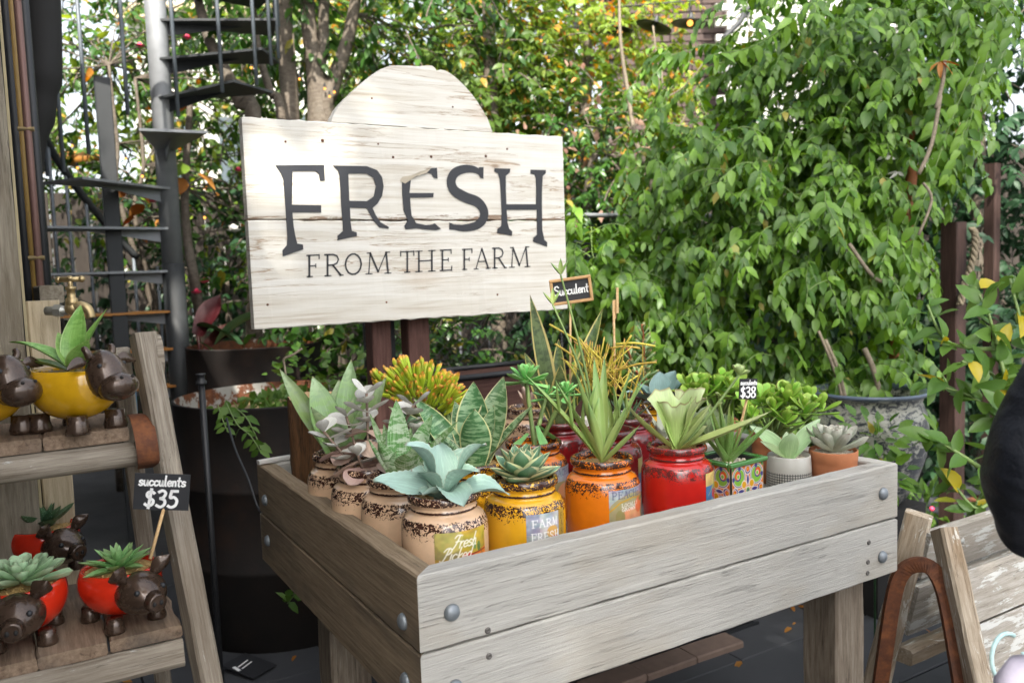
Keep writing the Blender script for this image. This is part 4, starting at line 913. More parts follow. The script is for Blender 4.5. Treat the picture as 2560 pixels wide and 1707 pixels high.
# --- red jars
def row_red():
    x, y = .824, .222
    t = jarpot('potted_wavy_succulent', 'broad pale wavy-leaved succulent in a bright red jar with a strawberry label', 'glaze_red', x, y, fill=.182)
    fan = leaf_mesh('leaf', M['cabbage'], .150, .150, 'fan', -.25, .75, .04, 16, 13, .03, 1.6, .075, .03, 6, 2.0, 600)
    leaf(t, fan, 85, 80, (0,0,GZ)); leaf(t, leaf_mesh('leaf', M['cabbage'], .145, .115, 'fan', -.35, .6, .05, 14, 13, .03, 1.5, .08, .03, 6, 1.8, 601), 15, 70, (0,0,GZ)); leaf(t, leaf_mesh('leaf', M['cabbage'], .125, .125, 'fan', -.2, .7, .05, 14, 13, .03, 1.5, .07, .03, 6, 1.8, 602), 262, 84, (0,0,GZ))
    for i, (az, el, L, W, b) in enumerate([(172,34,.185,.036,.55),(352,18,.255,.034,.25),(6,34,.10,.07,.1),(120,60,.12,.07,.2),(345,50,.15,.05,.2)]): leaf(t, leaf_mesh('leaf', M['cabbage'], L, W, 'lance', b, .6, .1, 12, 5, 0, 1, 0, 0, 9, 1.5, 610+i), az, el, (0,0,GZ), .2)
    o_ = Vector((x,y,FLR)); e = at(1697,862,2.13)-o_; p = smoothpts([Vector((.005,0,GZ)), Vector((e.x*.42,e.y*.42,GZ+(e.z-GZ)*.36)), e], 6)
    obj('flower_stalk', tube(p, [.0055-.0025*i/len(p) for i in range(len(p))], 6), M['stem_green'], t, smooth=True)
    bl = leaf_mesh('leaf', M['cabbage'], .032, .026, 'round', .5, .6, .1, 7, 5, seed=620)
    for az, el in ((150,50),(30,40),(270,45),(90,60),(0,10)): leaf(t, bl, az, el, tuple(e))
    for f, az in ((.5,160),(.62,340),(.75,170)): leaf(t, bl, az, 25, tuple(p[int(f*len(p))]), 0, .7)
    ra = Raster(.075,.09,60,66,(.60,.45,.16)); ra.noise(.25,7); ra.fill(ra.Y < .055, (.06,.16,.34)); ra.noise(.3,9); ra.oval(.048,.026,.022,.03,(.55,.04,.04)); ra.oval(.042,.048,.012,.008,(.25,.34,.08)); ra.stroke([(.01,.03),(.03,.05),(.045,.055)],.002,(.5,.45,.1))
    ra.caps('ST', .018, .066, .013, .015, .0018, (.45,.25,.05)); ra.oval(.03,.01,.01,.012,(.12,.28,.45)); label_on(t, ra, 38, 88, .054, .137)
    # dark red jar with pencil sticks
    x, y = .818, .494
    t = jarpot('potted_pencil_cactus', 'orange and yellow pencil-stick succulent in a dark red jar', 'glaze_darkred', x, y, fill=.172)
    o_ = Vector((x,y,FLR)); ms = [leaf_mesh('stick', M['pencil'], L, .0052, 'finger', b, 0, .95, 8, 5, seed=640+i) for i, (L, b) in enumerate(((.11,.35),(.085,-.3),(.06,.5),(.13,.15)))]
    c = at(1385,870,2.42)-o_
    obj('stem', tube(smoothpts([Vector((0,0,.165)), c*.5+Vector((0,0,.1)), c+Vector((0,0,-.03))],4), [.008]*5+[.006]*4, 7), M['stem_green'], t, smooth=True)
    for i in range(120):
        b = c+Vector((random.gauss(0,.042), random.gauss(0,.035), random.gauss(0,.035)-.01)); leaf(t, random.choice(ms), U(0,360), 66+U(-42,22), tuple(b), U(0,6), U(.45,1.), 'stick')
    for (u,v),(u2,v2) in (((1420,850),(1508,832)),((1375,820),(1262,745)),((1400,800),(1470,800)),((1415,790),(1505,795)),((1400,860),(1450,770)),((1350,850),(1275,790)),((1440,960),(1475,840)),((1345,900),(1300,830))):
        a, e = at(u,v,2.42)-o_, at(u2,v2,2.38)-o_; obj('stick', tube(smoothpts([a,(a+e)/2+Vector((0,0,.006)),e],3), .003, 6), M['pencil'], t, smooth=True)
    ra = Raster(.09,.09,50,40,(.42,.34,.12)); ra.noise(.3,7); ra.fill(ra.Y < .05, (.05,.13,.26)); ra.oval(.06,.02,.03,.03,(.45,.04,.04)); label_on(t, ra, 52, 110, .03, .124)
    # tall yellow-edged snake plant
    x, y = .809, .70
    t = jarpot('potted_snake_plant', 'tall snake plant with broad yellow leaf edges in a dark red jar', 'glaze_darkred', x-.02, y)
    for i, (az, el, L, W, b, c) in enumerate([(160,80,.40,.062,.02,.35),(172,68,.24,.055,.1,.4),(25,66,.375,.05,.05,.4),(80,82,.26,.05,0,.4),(200,74,.20,.03,-.9,.5),(330,60,.18,.03,-.6,.5),(10,72,.22,.04,.0,.5),(280,82,.19,.06,0,.3)]):
        leaf(t, leaf_mesh('leaf', M['snake_yellow'], L, W, 'sword', b, c, .08, 13, 7, .02, 1, 0, 0, 9, 1.2, 660+i), az, el, (.012*math.cos(scr(az)),.012*math.sin(scr(az)),GZ), face=.7)
    # stalked sedum far behind
    x, y = PZ(1482,897,JT)
    t = jarpot('potted_sedum', 'tall red-edged stalks of plump leaves in the rearmost dark red jar', 'glaze_darkred', x-.04, y-.06)
    o_ = Vector((x-.04,y-.06,FLR)); ms = [leaf_mesh('leaf', M['sedum'], .046, .020, 'spoon', .15, .2, .5, 7, 5, seed=680+s) for s in range(2)]
    for (u,v,d),n in (((1475,745,2.78),26),((1440,800,2.75),14),((1462,852,2.72),16)):
        e = at(u,v,d)-o_; b = Vector((0,0,.17)); p = smoothpts([b, b*.45+e*.55, e],5); obj('stem', tube(p, .0045, 6), M['stem_orange'], t, smooth=True)
        for i in range(n):
            f = .35+.65*i/n; q = b+(e-b)*f; leaf(t, ms[i % 2], i*GA, 20+50*(f-.35), tuple(q), 0, 1.1-.6*max(0,f-.7)/.3)
    t = jarpot('potted_cactus', 'small white-striped zebra plant in a low dark red pot behind the orange jar', 'glaze_darkred', .985, .62)
    ms = [leaf_mesh('leaf', M['pig_dark'], .10, .022, 'taper', .2, .3, .4, 9, 5, seed=690)]; rosette(t, ms, 16, GZ, 82, 25, .6, 1.)
row_red()
# --- small pots at the far end of the tray
def lathepot(name, label, prof, mat, x, y, gr, gz, gmat='gravel', cat='potted plant'):
    t = thing(name, label, cat, (x,y,FLR)); obj('pot', lathe(prof, 40), M[mat], t, smooth=True); gravel(t, gr, gz, gmat, 90); return t
def tile_raster(dark=1.):
    s = .125; ra = Raster(s, s, 96, 96, (.62,.13,.015)); X, Y = (ra.X/s-.5)*2, (ra.Y/s-.5)*2; ax, ay = np.abs(X), np.abs(Y); p, q = np.maximum(ax,ay), np.minimum(ax,ay); rr = np.hypot(X,Y)
    W, B, G, Yl, Rd = (.75,.72,.62), (.06,.055,.22), (.20,.42,.05), (.66,.33,.02), (.62,.10,.015)
    def circ(cx, cy, r): return np.clip((r-np.hypot(p-cx,q-cy))/.03+.5,0,1)
    def circ2(cx, cy, r): return np.clip((r-np.hypot(ax-cx,ay-cy))/.03+.5,0,1)
    for r, c in ((.42,W),(.39,B),(.35,W),(.33,G)): ra.fill(circ2(.56,.56,r), c)
    ra.fill(circ2(.62,.62,.20), B); ra.fill(circ2(.645,.645,.165), Rd); ra.fill(circ2(.60,.60,.10), W); ra.fill(circ2(.60,.60,.08), G); ra.fill(circ2(.90,.52,.09), B); ra.fill(circ2(.52,.90,.09), B)
    for c0, r, c in ((.80,.20,W),(.80,.17,B),(.83,.13,W),(.83,.105,Rd),(.85,.05,Yl)): ra.fill(circ(c0,0,r), c)
    ra.fill(np.clip((.12-q-(p-.42)**2*1.6)/.03,0,1)*(p < .66), W); ra.fill(np.clip((.085-q-(p-.42)**2*1.6)/.03,0,1)*(p < .64), B)
    ra.fill(circ2(.24,.24,.17), W); ra.fill(circ2(.24,.24,.14), Yl); ra.fill(np.clip((.17-rr)/.03,0,1), W); ra.fill(np.clip((.13-rr)/.03,0,1), G); ra.fill(np.clip((.06-rr)/.02,0,1), B)
    ra.fill(circ2(.97,.97,.14), (.05,.22,.05)); ra.fill(np.maximum(ax,ay) > .975, (.35,.28,.15))
    return ra
def small_pots():
    # painted square tile pot
    cx, cy = .985, .205; hs_ = .0655; h = .142
    t = thing('potted_aloe', 'speckled green aloe in a square pot of colourful painted floral tiles', 'potted plant', (cx,cy,FLR), 0)
    rz = R(4)
    bx = merge(box(hs_*2-.006,.006,h,(0,-hs_+.006,h/2)), box(hs_*2-.006,.006,h,(0,hs_-.006,h/2)), box(.006,hs_*2-.018,h,(-hs_+.006,0,h/2)), box(.006,hs_*2-.018,h,(hs_-.006,0,h/2)), box(hs_*2-.02,hs_*2-.02,.006,(0,0,.004)))
    obj('pot', bx, M['black_iron'], t, rot=(0,0,rz))
    ra = tile_raster()
    for k in range(4):
        def fn(u, v): return ((u-.5)*.122, -hs_+.0012, .004+v*.132)
        put('tile', ra.mesh('tile', fn, M['tile_glaze']), t, rot=(0,0,rz+k*math.pi/2))
    rim = merge(box(hs_*2+.012,.014,.012,(0,-hs_,h),.003), box(hs_*2+.012,.014,.012,(0,hs_,h),.003), xf(box(hs_*2-.015,.014,.0118,(0,hs_,0),.003), Matrix.Translation((0,0,h)) @ Matrix.Rotation(math.pi/2,4,'Z')), xf(box(hs_*2-.015,.014,.0118,(0,-hs_,0),.003), Matrix.Translation((0,0,h)) @ Matrix.Rotation(math.pi/2,4,'Z')))
    obj('rim', rim, M['green_glaze'], t, rot=(0,0,rz)); gravel(t, .055, h-.012, 'gravel_white', 60, .005)
    ms = [leaf_mesh('leaf', M['aloe'], .17, .034, 'taper', b, .45, .3, 11, 5, 0, 1, 0, .08, 12, 1.4, 700+i) for i, b in enumerate((.25,.1,.35))]
    for i in range(14): leaf(t, ms[i % 3], i*GA+15, 80-40*i/13+U(-4,4), (0,0,h-.012), 0, .75+.35*math.sin(i*1.3)**2)
    # grey pot with grid
    gp = [(.0,.0),(.054,.0),(.0575,.004),(.0595,.05),(.0585,.09),(.0562,.128),(.0545,.131),(.052,.129),(.051,.11)]
    p = onz(1812,1045,FLR+.128)
    t = lathepot('potted_gasteria', 'three-leaved gasteria in a grey pot with a black grid, beside the terracotta pot', gp, 'grid_glaze', p.x, p.y, .052, .117, 'gravel_white')
    for i, (az, el, L, W, b, c) in enumerate([(265,72,.085,.058,-.1,.3),(165,45,.135,.05,-.2,.5),(28,38,.155,.046,.1,.6),(195,30,.11,.03,.2,.5),(80,60,.08,.04,0,.4)]): leaf(t, leaf_mesh('leaf', M['gasteria'], L, W, 'sword', b, c, .1, 12, 5, 0, 1, 0, 0, 9, 1.3, 720+i), az, el, (0,0,.116), face=.5)
    p = onz(1520,1000,FLR+.128)
    t = lathepot('potted_aloe', 'white-flecked aloe in a grey pot with a black grid, behind the red jar', gp, 'grid_glaze', p.x, p.y, .052, .117, 'gravel_white')
    ms = [leaf_mesh('leaf', M['echeveria_grey'], .12, .034, 'taper', .1, .5, .2, 9, 5, seed=735+i) for i in range(2)]
    for i, (az, el) in enumerate([(175,14),(150,60),(100,72),(60,65),(200,35),(20,40),(300,50),(250,30)]): leaf(t, ms[i % 2], az, el, (0,0,.118))
    # white pot
    p = onz(1640,1016,FLR+.115); wp = [(.0,.0),(.048,.0),(.056,.01),(.062,.10),(.062,.115),(.058,.115),(.056,.1)]
    t = lathepot('potted_kalanchoe', 'grey-green round-leaved plant in a plain pale pot between the red jar and the tile pot', wp, 'grey_glaze', p.x+.02, p.y+.05, .056, .1, 'gravel_white')
    ms = [leaf_mesh('leaf', M['gasteria'], .12, .075, 'round', .1, .4, .08, 10, 5, seed=745+i) for i in range(2)]
    for az, el in ((200,60),(60,70),(320,55),(130,50),(20,40)): leaf(t, ms[az % 2], az, el, (0,0,.1))
    # terracotta with grey echeveria
    tp = [(.0,.0),(.052,.0),(.0545,.004),(.0605,.10),(.061,.110),(.0622,.112),(.0632,.136),(.0625,.139),(.0595,.139),(.0585,.12)]
    p = onz(1914,1033,FLR+.137)
    t = lathepot('potted_echeveria', 'powdery grey-white echeveria rosette in a plain terracotta pot', tp, 'terracotta', p.x, p.y, .059, .128, 'gravel_white')
    ms = [leaf_mesh('leaf', M['echeveria_grey'], .092, .044, 'spoon', .45, .35, .3, 10, 7, 0, 1, 0, 0, 9, 1.3, 750+i) for i in range(3)]
    rosette(t, ms, 28, .134, 82, 16, .4, 1.12, pw=.9, lift=.016)
    # jade plants
    def jade(name, label, u, v, d, pu, pv, ncl, spread, seed):
        pz = onz(pu, pv, FLR+.135); x, y = pz.x, pz.y
        t = lathepot(name, label, tp, 'terracotta', x, y, .059, .128)
        ms = [leaf_mesh('leaf', M['jade'], .064, .038, 'round', .12, .12, .22, 9, 5, 0, 1, 0, 0, 9, 1.3, seed+i) for i in range(3)]
        c = at(u, v, d)-Vector((x,y,FLR)); rt = Vector((math.cos(SCR), math.sin(SCR), 0)); bk = Vector((math.cos(scr(90)), math.sin(scr(90)), 0))
        for k in range(ncl):
            a = k*GA; f = math.sqrt((k+.5)/ncl)
            e = c + rt*math.cos(R(a))*spread*f + bk*math.sin(R(a))*spread*.7*f + Vector((0,0,.035*(1-f)+U(-.02,.02)))
            b = Vector((U(-.02,.02),U(-.02,.02),.128)); obj('stem', tube(smoothpts([b,(b+e)/2+Vector((0,0,-.012)),e],3), [.006,.0055,.005,.0045,.004,.0035,.003], 6), M['stem_green'], t, smooth=True)
            for j in range(8): leaf(t, ms[j % 3], 90*j+45*(j//2)+k*20+U(-15,15), 66-19*(j//2)+U(-8,8), tuple(e+Vector((0,0,-.008*(j//2)))), 0, U(.7,1.05)*(.7 if j < 2 else 1))
    jade('potted_jade_plant', 'large glossy jade plant in a terracotta pot behind the grey grid pot', 1795,935,2.45, 1775,1000, 17, .13, 760)
    jade('potted_jade_plant', 'jade plant with upright leaves behind the aloe price card', 1640,900,2.62, 1650,965, 13, .10, 770)
small_pots()
# --- log standing in the tray
def build_log():
    p = onz(730,905,1.052); x, y = .155, 1.0
    t = thing('cut_log', 'short upright cut log with dark bark standing in the back corner of the table', 'log', (x,y,FLR))
    n = 30; prof = []
    V, F = [], []; H = .305; rr = [.093*(1+.05*math.sin(i*1.7)+.03*math.sin(i*4.1)) for i in range(n)]
    for k in range(9):
        for i in range(n):
            a = 2*math.pi*i/n; r = rr[i]*(1+.02*math.sin(k*2+i*3)); V.append((r*math.cos(a), r*math.sin(a), H*k/8))
    for k in range(8):
        for i in range(n): F.append((k*n+i, k*n+(i+1)%n, k*n+n+(i+1)%n, k*n+n+i))
    # bark grain runs along local x, so build lying and stand it up
    v2 = [(z, yy, -xx) for xx, yy, z in V]; obj('bark', (v2, F), M['log_bark'], t, rot=(0,-math.pi/2,0), smooth=True)
    tv = [(rr[i]*.97*math.cos(2*math.pi*i/n), rr[i]*.97*math.sin(2*math.pi*i/n), H+.003+.002*math.sin(i)) for i in range(n)]+[(0,0,H+.006)]
    obj('cut_face', (tv, [(i,(i+1)%n,n) for i in range(n)]), M['log_top'], t)
    tw = smoothpts([at(657,890,2.42), at(655,850,2.43), at(652,825,2.43), at(672,815,2.43), at(694,800,2.44)], 4); o = obj('twig', tube(tw, .0035, 6), M['twig'], None, smooth=True); tag(o, 'thin bent bare twig standing up behind the cut log', 'twig')
build_log()
# --- chalk cards
def card(name, label, c, wd, hh, lines, stick_to, framed=False, roll=0., yawo=0., backd=.0025):
    t = thing(name, label, 'price card' if not framed else 'sign', tuple(c), SCR+yawo)
    rot = (0,roll,0)
    obj('board', box(wd,.003,hh), M['chalkboard'], t, rot=rot)
    if framed:
        fw = .009
        for sx, sz, L, vert in ((0,hh/2,wd+fw,0),(0,-hh/2,wd+fw,0),(wd/2,0,hh-fw,1),(-wd/2,0,hh-fw,1)):
            b = box(L,.011,fw,ch=.002); b = xf(b, Matrix.Rotation(roll,4,'Y') @ Matrix.Translation((sx,-.003,sz)) @ (Matrix.Rotation(math.pi/2,4,'Y') if vert else Matrix.Identity(4)))
            obj('frame', b, M['frame_wood'], t)
    rb = []
    for text, h, y, sp, wdt, sl in lines:
        st, x = hand(text, h, 0, 0, sl, sp)
        for s in st: rb.append(ribbon([(p[0]-x/2+.02*h, p[1]+y) for p in s], wdt, -.0022))
    obj('lettering', merge(*rb), M['chalk'], t, rot=rot)
    a = Matrix.Rotation(-(SCR+yawo),4,'Z') @ (Vector(stick_to)-Vector(c))
    obj('stick', tube([(0 if not roll else -math.sin(roll)*-hh*.4,.004,-hh*.35), (a.x,a.y,a.z)], .0032, 8), M['stick_wood'], t, smooth=True)
    return t
def cards():
    card('chalkboard_sign', 'little wood-framed chalkboard reading Succulent on a stick among the plants', at(1312,667,2.42), .112, .067, [('Succulent',.0265,-.010,-.01,.0036,.06)], (.80,.66,FLR+.17), True, R(-6), .0)
    card('price_card', 'small black card reading succulents $38 above the tile-pot aloe', at(1718,893,2.12), .052, .052, [('succulents',.012,.011,.0,.0022,.05),('$38',.026,-.021,.04,.0042,0)], (.985+.02,.205+.005,FLR+.13), False, R(4), .35)
    card('price_card', 'black card reading succulents $35 on a stick in the red pig pot', at(372,1129,1.60), .100, .070, [('succulents',.0195,.012,.02,.0034,.08),('$35',.032,-.029,.1,.0055,.12)], tuple(at(345,1283,1.58)), False, R(7), .2)
    # clip on a stick
    t = thing('clip_stick', 'bare wooden clothes-peg clip on a thin stick beside the chalkboard sign', 'stick', tuple(at(1412,860,2.45)))
    a, b = at(1409,690,2.45)-at(1412,860,2.45), Vector((0,0,-.13))
    obj('stick', tube([b,a], .0034, 8), M['stick_wood'], t, smooth=True)
    obj('clip', box(.007,.009,.075,ch=0), M['stick_wood'], t, tuple(at(1418,690,2.445)-at(1412,860,2.45)), (0,.02,SCR))
    obj('clip', box(.006,.008,.055,ch=0), M['stick_wood'], t, tuple(at(1412,710,2.46)-at(1412,860,2.45)), (0,0,SCR))
cards()
# ------------------------------------------------------------------ left side: step ladder with animal pots
LX = -.318                    # inner face of the right-hand rail
LZ0, LZ1 = .70, 1.10          # shelf tops
def ly(z): return .417+.28*(z-.7)
def build_ladder():
    t = thing('step_ladder', 'old paint-spattered timber step ladder used as a plant shelf', 'ladder', (-.6,.45,0))
    o = Vector((-.6,.45,0)); lean = math.atan(.28)
    def rail(a, b, w, d, seed, mat='ladder_wood'):
        a, b = Vector(a), Vector(b); q = (b-a).to_track_quat('X','Z').to_euler()
        obj('rail', rough_board((b-a).length, d, w, 18, .0024, .006, seed), M[mat], t, tuple((a+b)/2-o), q)
    for s, xo in ((1,0.),(-1,-1.235)):          # the rails draw together towards the top
        def X(z): return (-.262-.075*z) if s > 0 else (-.975+.075*z)
        rail((X(0),ly(0)-.02,0), (X(1.285),ly(1.285),1.285), .044, .05, 3+s)
        rail((X(0)-s*.03,1.10,0), (X(1.25)-s*.045,ly(1.25)+.05,1.25), .038, .04, 9+s)
    # round rung and its plank shelf
    obj('rung', tube([(-.345-o.x, ly(LZ1)-.018-o.y, LZ1-.056), (-.1-o.x, ly(LZ1)-.018-o.y, LZ1-.050)][:1]+[(-.92-o.x, ly(LZ1)-.018-o.y, LZ1-.056)], .026, 14), M['ladder_wood'], t, smooth=True)
    for xa, xb, s in ((-.56,-.405,1),(-.70,-.563,2),(-.86,-.703,3)):
        obj('shelf_plank', rough_board(.26, xb-xa, .027, 8, .0022, .004, 70+s), M['plank_wood'], t, ((xa+xb)/2-o.x, ly(LZ1)+.11-o.y, LZ1-.0135+U(-.001,.001)), (math.pi/2,0,math.pi/2+U(-.02,.02)))
    obj('cross_bar', rough_board(.6,.04,.03,8,.001,.004,81), M['ladder_wood'], t, (-.62-o.x, ly(LZ1)+.215-o.y, LZ1-.05))
    # iron strap round the rung end
    pts = smoothpts([(LX-.063-o.x, ly(LZ1)+.03-o.y, LZ1+.020), (LX-.061-o.x, ly(LZ1)-.01-o.y, LZ1+.015), (LX-.059-o.x, ly(LZ1)-.05-o.y, LZ1-.025), (LX-.057-o.x, ly(LZ1)-.05-o.y, LZ1-.07), (LX-.055-o.x, ly(LZ1)-.02-o.y, LZ1-.088)], 5)
    V, F = [], []
    for p in pts: V += [(p.x-.021,p.y,p.z),(p.x+.021,p.y,p.z),(p.x+.021,p.y+.004,p.z-.002),(p.x-.021,p.y+.004,p.z-.002)]
    for i in range(len(pts)-1):
        for k in range(4): F.append((4*i+k,4*i+(k+1)%4,4*i+4+(k+1)%4,4*i+4+k))
    obj('iron_strap', (V,F), M['rust_dark'], t)
    hb = lathe([(.0,.007),(.006,.0065),(.007,.0),(.0,.0)],10); obj('bolt', hb, M['bronze'], t, (LX-.034-o.x, ly(LZ1)-.018-o.y, LZ1+.025))
    # wooden wheel-like end cap at the rail top
    obj('top_plate', tube([(-.335-o.x, ly(1.25)+.02-o.y, 1.235),(-.322-o.x, ly(1.25)+.02-o.y, 1.235)], .048, 20), M['ladder_wood'], t, smooth=False)
    # lower shelf
    for xa, xb, s in ((-.475,-.342,4),(-.60,-.478,5),(-.735,-.603,6),(-.87,-.738,7)):
        obj('shelf_plank', rough_board(.40, xb-xa, .026, 10, .0025, .004, 80+s), M['plank_wood'], t, ((xa+xb)/2-o.x, ly(LZ0)+.195-o.y, LZ0-.013+U(-.001,.001)), (math.pi/2,0,math.pi/2+U(-.015,.015)))
    obj('rung', rough_board(.60,.055,.05,10,.002,.008,91), M['ladder_wood'], t, (-.645-o.x, ly(LZ0)+.0-o.y, LZ0-.056), (R(-12),0,0))
    obj('cross_bar', rough_board(.6,.045,.03,8,.001,.004,93), M['ladder_wood'], t, (-.63-o.x, ly(LZ0)+.36-o.y, LZ0-.05))
build_ladder()
# --- animal pots
def bowlbody(rx, ry, h, z0, zt, nu=28, open_=.62):
    """egg-shaped bowl, open at the top, x long"""
    V, F = [], []; rows = []
    n = 14
    for j in range(n+1):
        ph = math.pi*.5*( -1 + (1+.27)*j/n )      # from the bottom to above the belly
        rows.append((math.cos(ph), math.sin(ph)))
    for c, s in rows:
        for i in range(nu): a = 2*math.pi*i/nu; V.append((rx*c*math.cos(a), ry*c*math.sin(a), z0+h*(s+1)/2))
    top = rows[-1]; zt = z0+h*(top[1]+1)/2
    for f, dz in ((.93,.001),(.90,-.006),(.88,-.02)):
        for i in range(nu): a = 2*math.pi*i/nu; V.append((rx*top[0]*f*math.cos(a), ry*top[0]*f*math.sin(a), zt+dz))
    m = len(V)//nu
    for j in range(m-1):
        for i in range(nu): F.append((j*nu+i, j*nu+(i+1)%nu, (j+1)*nu+(i+1)%nu, (j+1)*nu+i))
    return (V, F), rx*top[0], ry*top[0], zt
def oval_gravel(t, rx, ry, z, mat='gravel', n=130):
    g = gravel(t, 1., 0, mat, 0); me = g.data
    bpy.data.objects.remove(g); V, F = [], []; N = 20
    V.append((0,0,z+.003)); V += [(rx*math.cos(2*math.pi*i/N), ry*math.sin(2*math.pi*i/N), z) for i in range(N)]; F += [(0,1+i,1+(i+1)%N) for i in range(N)]
    for _ in range(n):
        a, q = U(0,6.283), math.sqrt(random.random())*.96; e = U(.002,.004); c = (rx*q*math.cos(a), ry*q*math.sin(a), z+.002); b = len(V); h = U(0,3)
        V += [(c[0]+e*math.cos(h+k*2.094), c[1]+e*math.sin(h+k*2.094), c[2]) for k in range(3)]+[(c[0],c[1],c[2]+e)]
        F += [(b,b+1,b+3),(b+1,b+2,b+3),(b+2,b,b+3)]
    return obj('gravel', (V,F), M[mat], t, kind='stuff')
def foot(r, h):
    return lathe([(.0,.0),(r*1.08,.0),(r*1.12,h*.2),(r*.95,h*.55),(r*.9,h),(.0,h)], 16)
def earshape(L, W, m_, fold=.5):
    return leaf_mesh('ear', m_, L, W, 'agave', .5, .55, .14, 8, 5, seed=1)
def pig(label, loc, face, s=1., gm='gravel'):
    """pig-shaped bowl; face = picture azimuth the snout points to"""
    t = thing('pig_planter', label, 'pig planter', loc, scr(face), 'bronze-headed pig planters on the ladder shelf')
    body, rx, ry, zt = bowlbody(.086*s, .080*s, .140*s, .014*s, 0); obj('body', body, M['pig_red'], t, smooth=True); oval_gravel(t, rx*.9, ry*.9, zt-.008*s, gm)
    fm = mk('foot', *foot(.0175*s,.030*s), M['bronze'], True)
    for x, y in ((.055,.044),(.055,-.044),(-.05,.044),(-.05,-.044)): put('foot', fm, t, (x*s,y*s,0))
    def hf(x,y,z):
        k = 1+.0*x; fr = max(0,x); return (x*(1+.06*fr), y*(1-.30*fr**2), z*(1-.34*fr**2)-(.10*fr))
    hd = obj('head', sphere(.054*s,.050*s,.042*s,24,16,(0,0,0),hf), M['bronze'], t, (.083*s,0,.074*s), smooth=True)
    sn = tube([(.036*s,0,-.006*s),(.058*s,0,-.009*s),(.062*s,0,-.010*s),(.063*s,0,-.010*s)], [.024*s,.0185*s,.019*s,.014*s], 20); obj('snout', sn, M['bronze'], hd, smooth=True)
    nm = mk('nostril', *sphere(.0042*s,.0042*s,.0055*s,8,6), M['dark_wall'], True)
    for y in (-.008,.008): put('nostril', nm, hd, (.0625*s,y*.9*s,-.009*s))
    em = mk('eye', *sphere(.0058*s,nu=10,nv=8), M['black_iron'], True)
    for y in (-.027,.027): put('eye', em, hd, (.036*s,y*s,.014*s))
    er = leaf_mesh('ear', M['bronze'], .050*s, .040*s, 'agave', .55, .7, .16, 8, 5, seed=1)
    for sg in (1,-1): put('ear', er, hd, (.000*s, sg*.030*s, .028*s), (sg*-.9, R(-42), sg*R(48)))
    tl = smoothpts([(-.084*s,0,.08*s),(-.098*s,.004*s,.09*s),(-.100*s,-.008*s,.10*s),(-.092*s,0,.104*s)],4); obj('tail', tube(tl,.005*s,6), M['bronze'], t, smooth=True)
    return t, zt
def cow(label, loc, face, s=1.):
    t = thing('cow_planter', label, 'cow planter', loc, scr(face), 'bronze-headed cow planters on the ladder shelf')
    body, rx, ry, zt = bowlbody(.108*s, .086*s, .160*s, .022*s, 0); obj('body', body, M['cow_yellow'], t, smooth=True); oval_gravel(t, rx*.88, ry*.88, zt-.008*s, 'soil_litter', 60)
    fm = mk('foot', *foot(.023*s,.04*s), M['bronze'], True)
    for x, y in ((.066,.046),(.062,-.046),(-.066,.044),(-.060,-.046)): put('foot', fm, t, (x*s,y*s,0))
    def hf(x,y,z): fr = max(0,-z); return (x*(1+.25*fr), y*(1+.08*fr-.12*max(0,z)), z)
    hd = obj('head', sphere(.040*s,.044*s,.056*s,24,16,(0,0,0),hf), M['bronze'], t, (.106*s,0,.124*s), (0,R(-22),0), smooth=True)
    obj('muzzle', sphere(.038*s,.043*s,.030*s,20,12), M['bronze'], hd, (.022*s,0,-.036*s), smooth=True)
    nm = mk('nostril', *sphere(.0038*s,nu=8,nv=6), M['dark_wall'], True)
    for y in (-.014,.014): put('nostril', nm, hd, (.056*s,y*s,-.026*s))
    em = mk('eye', *sphere(.0055*s,nu=10,nv=8), M['black_iron'], True)
    for y in (-.030,.030): put('eye', em, hd, (.024*s,y*s,.014*s))
    er = leaf_mesh('ear', M['bronze'], .052*s, .03*s, 'lance', -.2, .8, .2, 8, 5, seed=1)
    for sg in (1,-1): put('ear', er, hd, (.0,sg*.036*s,.030*s), (sg*-.6,R(6),sg*R(95)))
    hn = tube(smoothpts([(0,0,0),(.004*s,.006*s,.012*s),(0,.008*s,.024*s)],3), [.0095*s,.009*s,.0085*s,.008*s,.0075*s,.007*s,.005*s], 8)
    for sg in (1,-1): o = obj('horn', hn, M['bronze'], hd, (0,sg*.026*s,.042*s), smooth=True); o.scale = (1,sg,1)
    obj('tail', sphere(.016*s,.012*s,.022*s,12,8), M['bronze'], t, (-.104*s,-.012*s,.096*s), smooth=True)
    return t, zt
